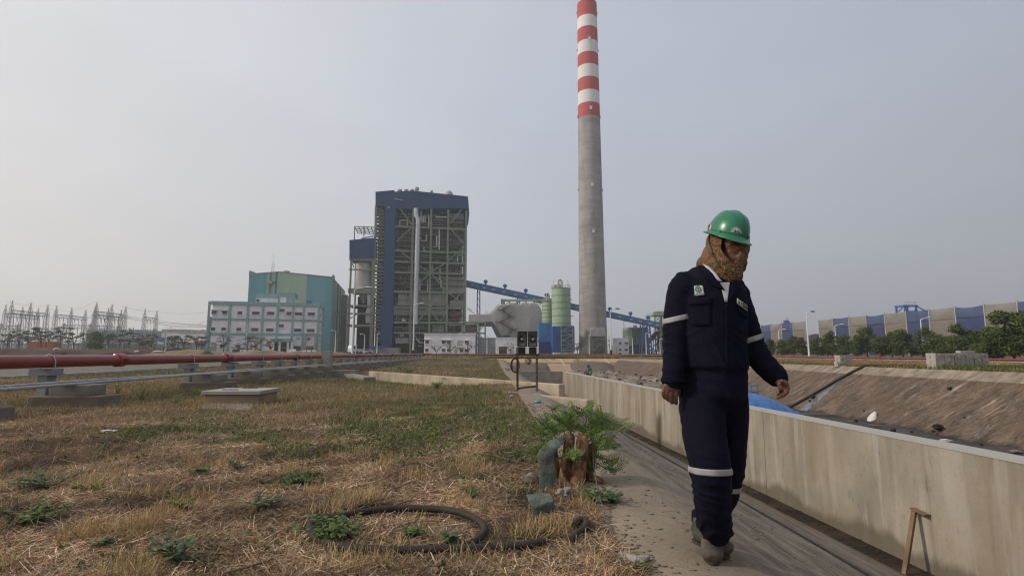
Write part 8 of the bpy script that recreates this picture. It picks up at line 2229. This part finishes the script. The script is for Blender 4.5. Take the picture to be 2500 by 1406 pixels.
def blades(name, n, y0, y1, pw, mode, L, Wd, label, cat, pal, tilt, xl=-40, dens=None, m=None, xr=None, gfun=None, flat=False, scaleY=0.0):
    X, Y = sample(n, y0, y1, pw, xl, xr); k = avoid(X, Y); X, Y = X[k], Y[k]
    gm = fbm(X, Y, .55, 2.0) * .5 + blobs(X, Y, GREEN) * np.clip(.75 + 1.5 * fbm(X, Y, 1.9, 44.), .15, 1.6); dm = fbm(X, Y, .8, 8.0) * .6 + blobs(X, Y, DARK) * np.clip(.9 + fbm(X, Y, 2.2, 4.), .4, 1.5)
    if dens: 
        keep = dens(X, Y, gm, dm) > rg.random(len(X)); X, Y, gm, dm = X[keep], Y[keep], gm[keep], dm[keep]
    n = len(X); Z = gznp(X, Y)
    az = rg.random(n) * 2 * np.pi; el = np.clip(rg.normal(tilt[0], tilt[1], n), tilt[2], tilt[3])
    sc_ = 1 + scaleY * Y
    l = L * (.5 + rg.random(n)) * sc_; w = Wd * (.6 + .8 * rg.random(n)) * sc_
    d = np.stack([np.cos(az) * np.cos(el), np.sin(az) * np.cos(el), np.sin(el)], 1)
    s = np.stack([-np.sin(az), np.cos(az), np.zeros(n)], 1); s = s * .85 + rg.normal(size=(n, 3)) * .25
    base = np.stack([X, Y, Z + rg.random(n) * (.004 if mode != 'litter' else .02)], 1)
    V = np.zeros((n, 4, 3))
    if mode == 'leaf':
        mid = base + d * (l * .5)[:, None]; tip = base + d * l[:, None]
        V[:, 0] = base; V[:, 1] = mid + s * w[:, None]; V[:, 2] = tip; V[:, 3] = mid - s * w[:, None]
    else:
        bend = np.array([0, 0, -1.0]) * (l * (.25 if mode == 'tuft' else .05))[:, None] * rg.random(n)[:, None]
        tip = base + d * l[:, None] + bend; tip[:, 2] = np.maximum(tip[:, 2], Z + .002)
        V[:, 0] = base - s * w[:, None] * .5; V[:, 1] = base + s * w[:, None] * .5; V[:, 2] = tip + s * w[:, None] * .25; V[:, 3] = tip - s * w[:, None] * .25
    C = pal(X, Y, gm, dm, n); C = np.repeat(C, 4, axis=0)
    o = from_arrays(name, V.reshape(-1, 3), np.arange(n * 4).reshape(-1, 4), m, C)
    return tag(o, label, cat, kind='stuff')
m_straw = mat('straw', (1, 1, 1), (.85, .85, .85), scale=3, rough=.8, attr='col', transl=.15)
def lerp(a, b, t): t = np.clip(t, 0, 1)[:, None]; return np.array(a) * (1 - t) + np.array(b) * t
def pal_straw(X, Y, g, d, n):
    r = rg.random(n); c = lerp((0.56, 0.375, 0.205), (0.15, 0.08, 0.043), r * 1.2); k = r > .86; c[k] = np.array((0.70, 0.56, 0.40)); k = r < .12; c[k] = np.array((0.19, 0.15, 0.11))
    t = np.clip(d, 0, 1)[:, None]; c = c * (1 - .86 * t) + np.array((0.11, 0.044, 0.022)) * .6 * t
    v = np.clip(1.0 + 1.2 * fbm(X, Y, 1.5, 21.), .32, 1.55)
    return c * (.6 + .7 * rg.random(n))[:, None] * v[:, None]
def pal_tuft(X, Y, g, d, n):
    t = np.clip(g * 1.2 + rg.normal(-.1, .25, n), 0, 1); c = lerp((0.50, 0.345, 0.175), (0.12, 0.15, 0.045), t); return c * (.7 + .6 * rg.random(n))[:, None]
def pal_green(X, Y, g, d, n):
    r = rg.random(n); c = lerp((0.05, 0.10, 0.025), (0.13, 0.185, 0.045), r); k = r > .93; c[k] = np.array((0.24, 0.20, 0.05)); return c * (.7 + .7 * rg.random(n))[:, None]
blades('straw_litter', 330000, 2.2, 13, 1.9, 'litter', .06, .0046, 'dry straw and stalks littering the lawn in the foreground', 'straw', pal_straw, (.12, .22, -.05, .9), m=m_straw, dens=lambda X, Y, g, d: 1 - .55 * np.clip(g, 0, 1))
blades('fine_straw', 60000, 2.2, 9, 2.0, 'litter', .13, .0042, 'longer pale stalks lying over the foreground straw', 'straw', pal_straw, (.06, .12, -.05, .5), m=m_straw, dens=lambda X, Y, g, d: .5 + .5 * (d < .3))
tf = fbm
blades('dry_tufts', 190000, 2.2, 16, 1.8, 'tuft', .085, .0042, 'upright dry grass tufts on the lawn', 'grass', pal_tuft, (1.0, .35, .3, 1.5), m=m_straw, dens=lambda X, Y, g, d: np.clip(fbm(X, Y, 2.6, 5.0) * 3.0 - .35, 0.01, 1) * (1 - .7 * np.clip(d, 0, 1)))
blades('green_cover', 330000, 2.2, 20, 1.7, 'leaf', .034, .009, 'low green creeping weeds among the straw', 'ground cover', pal_green, (.5, .4, 0, 1.3), m=m_weed if False else m_straw, dens=lambda X, Y, g, d: np.clip((g + .55 * fbm(X, Y, 4.0, 3.0) - .27) * 1.6, .006, 1))
blades('small_weeds', 30000, 2.3, 14, 1.8, 'leaf', .05, .016, 'small broad leaved weeds sprinkled over the lawn', 'ground cover', lambda X, Y, g, d, n: lerp((0.06, 0.10, 0.035), (0.10, 0.13, 0.06), rg.random(n)) * (.7 + .6 * rg.random(n))[:, None], (.35, .4, 0, 1.2), m=m_straw, dens=lambda X, Y, g, d: np.clip((fbm(X, Y, 2.6, 31.) + .4 * g - .40) * 4, 0, 1))
def pal_far(X, Y, g, d, n):
    t = np.clip(.42 + .9 * fbm(X, Y, .16, 4.0) + .45 * g + .25 * (Y > 22), 0, 1); c = lerp((0.44, 0.29, 0.15), (0.10, 0.135, 0.038), t + rg.normal(0, .12, n))
    tt = np.clip(fbm(X, Y, .25, 12.) * 1.3 - .1, 0, 1)[:, None]; c = c * (1 - .6 * tt) + np.array((0.16, 0.075, 0.035)) * .6 * tt
    return c * (.65 + .7 * rg.random(n))[:, None]
blades('middle_grass', 220000, 7.5, 66, 1.5, 'tuft', .05, .006, 'mixed dry and green grass in the middle distance', 'grass', pal_far, (.8, .4, .1, 1.5), m=m_straw, scaleY=.055, dens=lambda X, Y, g, d: np.clip((Y - 7) / 7, .05, 1) * np.clip(.75 + fbm(X, Y, .8, 61.), .25, 1))
# grass strip on the right bank top, and round the block stacks
def blades_at(name, X, Y, L, Wd, pal, label, el=(1.0, .3)):
    n = len(X); Z = gznp(X, Y); az = rg.random(n) * 6.283; e_ = np.clip(rg.normal(el[0], el[1], n), .1, 1.5); l = L * (.5 + rg.random(n)); w = Wd * (.6 + .8 * rg.random(n))
    d = np.stack([np.cos(az) * np.cos(e_), np.sin(az) * np.cos(e_), np.sin(e_)], 1); s = np.stack([-np.sin(az), np.cos(az), np.zeros(n)], 1)
    base = np.stack([X, Y, Z], 1); tip = base + d * l[:, None]; V = np.zeros((n, 4, 3))
    V[:, 0] = base - s * w[:, None]; V[:, 1] = base + s * w[:, None]; V[:, 2] = tip + s * w[:, None] * .3; V[:, 3] = tip - s * w[:, None] * .3
    return tag(from_arrays(name, V.reshape(-1, 3), np.arange(n * 4).reshape(-1, 4), m_straw, np.repeat(pal(X, Y, np.zeros(n), np.zeros(n), n), 4, axis=0)), label, 'grass', kind='stuff')
def pal_r(X, Y, g, d, n):
    t = np.clip(.75 - (X - 16) * .16 + .6 * fbm(X, Y, .5, 6.), 0, 1); c = lerp((0.32, 0.205, 0.105), (0.085, 0.12, 0.032), t + rg.normal(0, .12, n)); return c * (.65 + .7 * rg.random(n))[:, None]
n = 70000; Y = 12 + 56 * rg.random(n) ** 1.6; X = 16.05 + 15 * rg.random(n) ** 1.3
blades_at('bank_grass', X, Y, .10, .011, pal_r, 'green and dry grass along the top of the right bank')
n = 9000; X = 16.3 + .5 * 0 + rg.random(n) * 4.5; Y = np.full(n, b.y if False else P(2334, 901, Z=.46).y - .25) + rg.normal(0, .22, n)
blades_at('stack_grass', X, Y, .13, .008, lambda X, Y, g, d, n: pal_green(X, Y, g, d, n), 'taller green grass growing round the foot of the block stacks', (1.2, .25))
n = 30000; X = -1 + 17 * rg.random(n); Y = 66.3 + 4.5 * rg.random(n)
blades_at('far_bank_grass', X, Y, .3, .03, pal_far, 'dry grass strip between the far bank and the long red pipe', (1.1, .3))
n = 26000; X = -60 + 110 * rg.random(n); Y = 84 + 40 * rg.random(n)
blades_at('far_grass', X, Y, .35, .05, pal_far, 'rough dry grass before the power station', (1.1, .3))
# grit and dry bits on the walkway
rr = random.Random(15); mb = MB()
for i in range(750):
    Y = 2.3 + 9 * rr.random() ** 1.6; X = rr.choice((rr.uniform(.72, 1.3), rr.uniform(.72, 2.6), .74 + abs(rr.gauss(0, .08)))); s = rr.uniform(.002, .008) * (1 + .1 * Y); z = bankz(X, Y)
    mb.ball((X, Y, z + s * .5), (s * rr.uniform(1, 3), s * rr.uniform(.8, 1.5), s * .6), 4, 3)
o = mb.build('grit', mat('grit_bits', (0.26, 0.20, 0.14), (0.09, 0.07, 0.05), scale=20)); tag(o, 'grit and dry leaf bits scattered on the concrete walkway', 'grit', kind='stuff')
# haze: the air over the whole site
hz = MB().box2((-420, -25, -3.0), (420, 300, 175)).build('haze', None)
mh = bpy.data.materials.new('haze_air'); mh.use_nodes = True; nn_ = mh.node_tree.nodes; nn_.clear()
pv = nn_.new('ShaderNodeVolumePrincipled'); pv.inputs['Density'].default_value = 0.00042; pv.inputs['Color'].default_value = (.93, .95, 1, 1); pv.inputs['Anisotropy'].default_value = .3
mo = nn_.new('ShaderNodeOutputMaterial'); mh.node_tree.links.new(pv.outputs[0], mo.inputs['Volume'])
hz.data.materials.append(mh); hz['kind'] = 'stuff'; hz['label'] = 'pale haze in the air over the site'
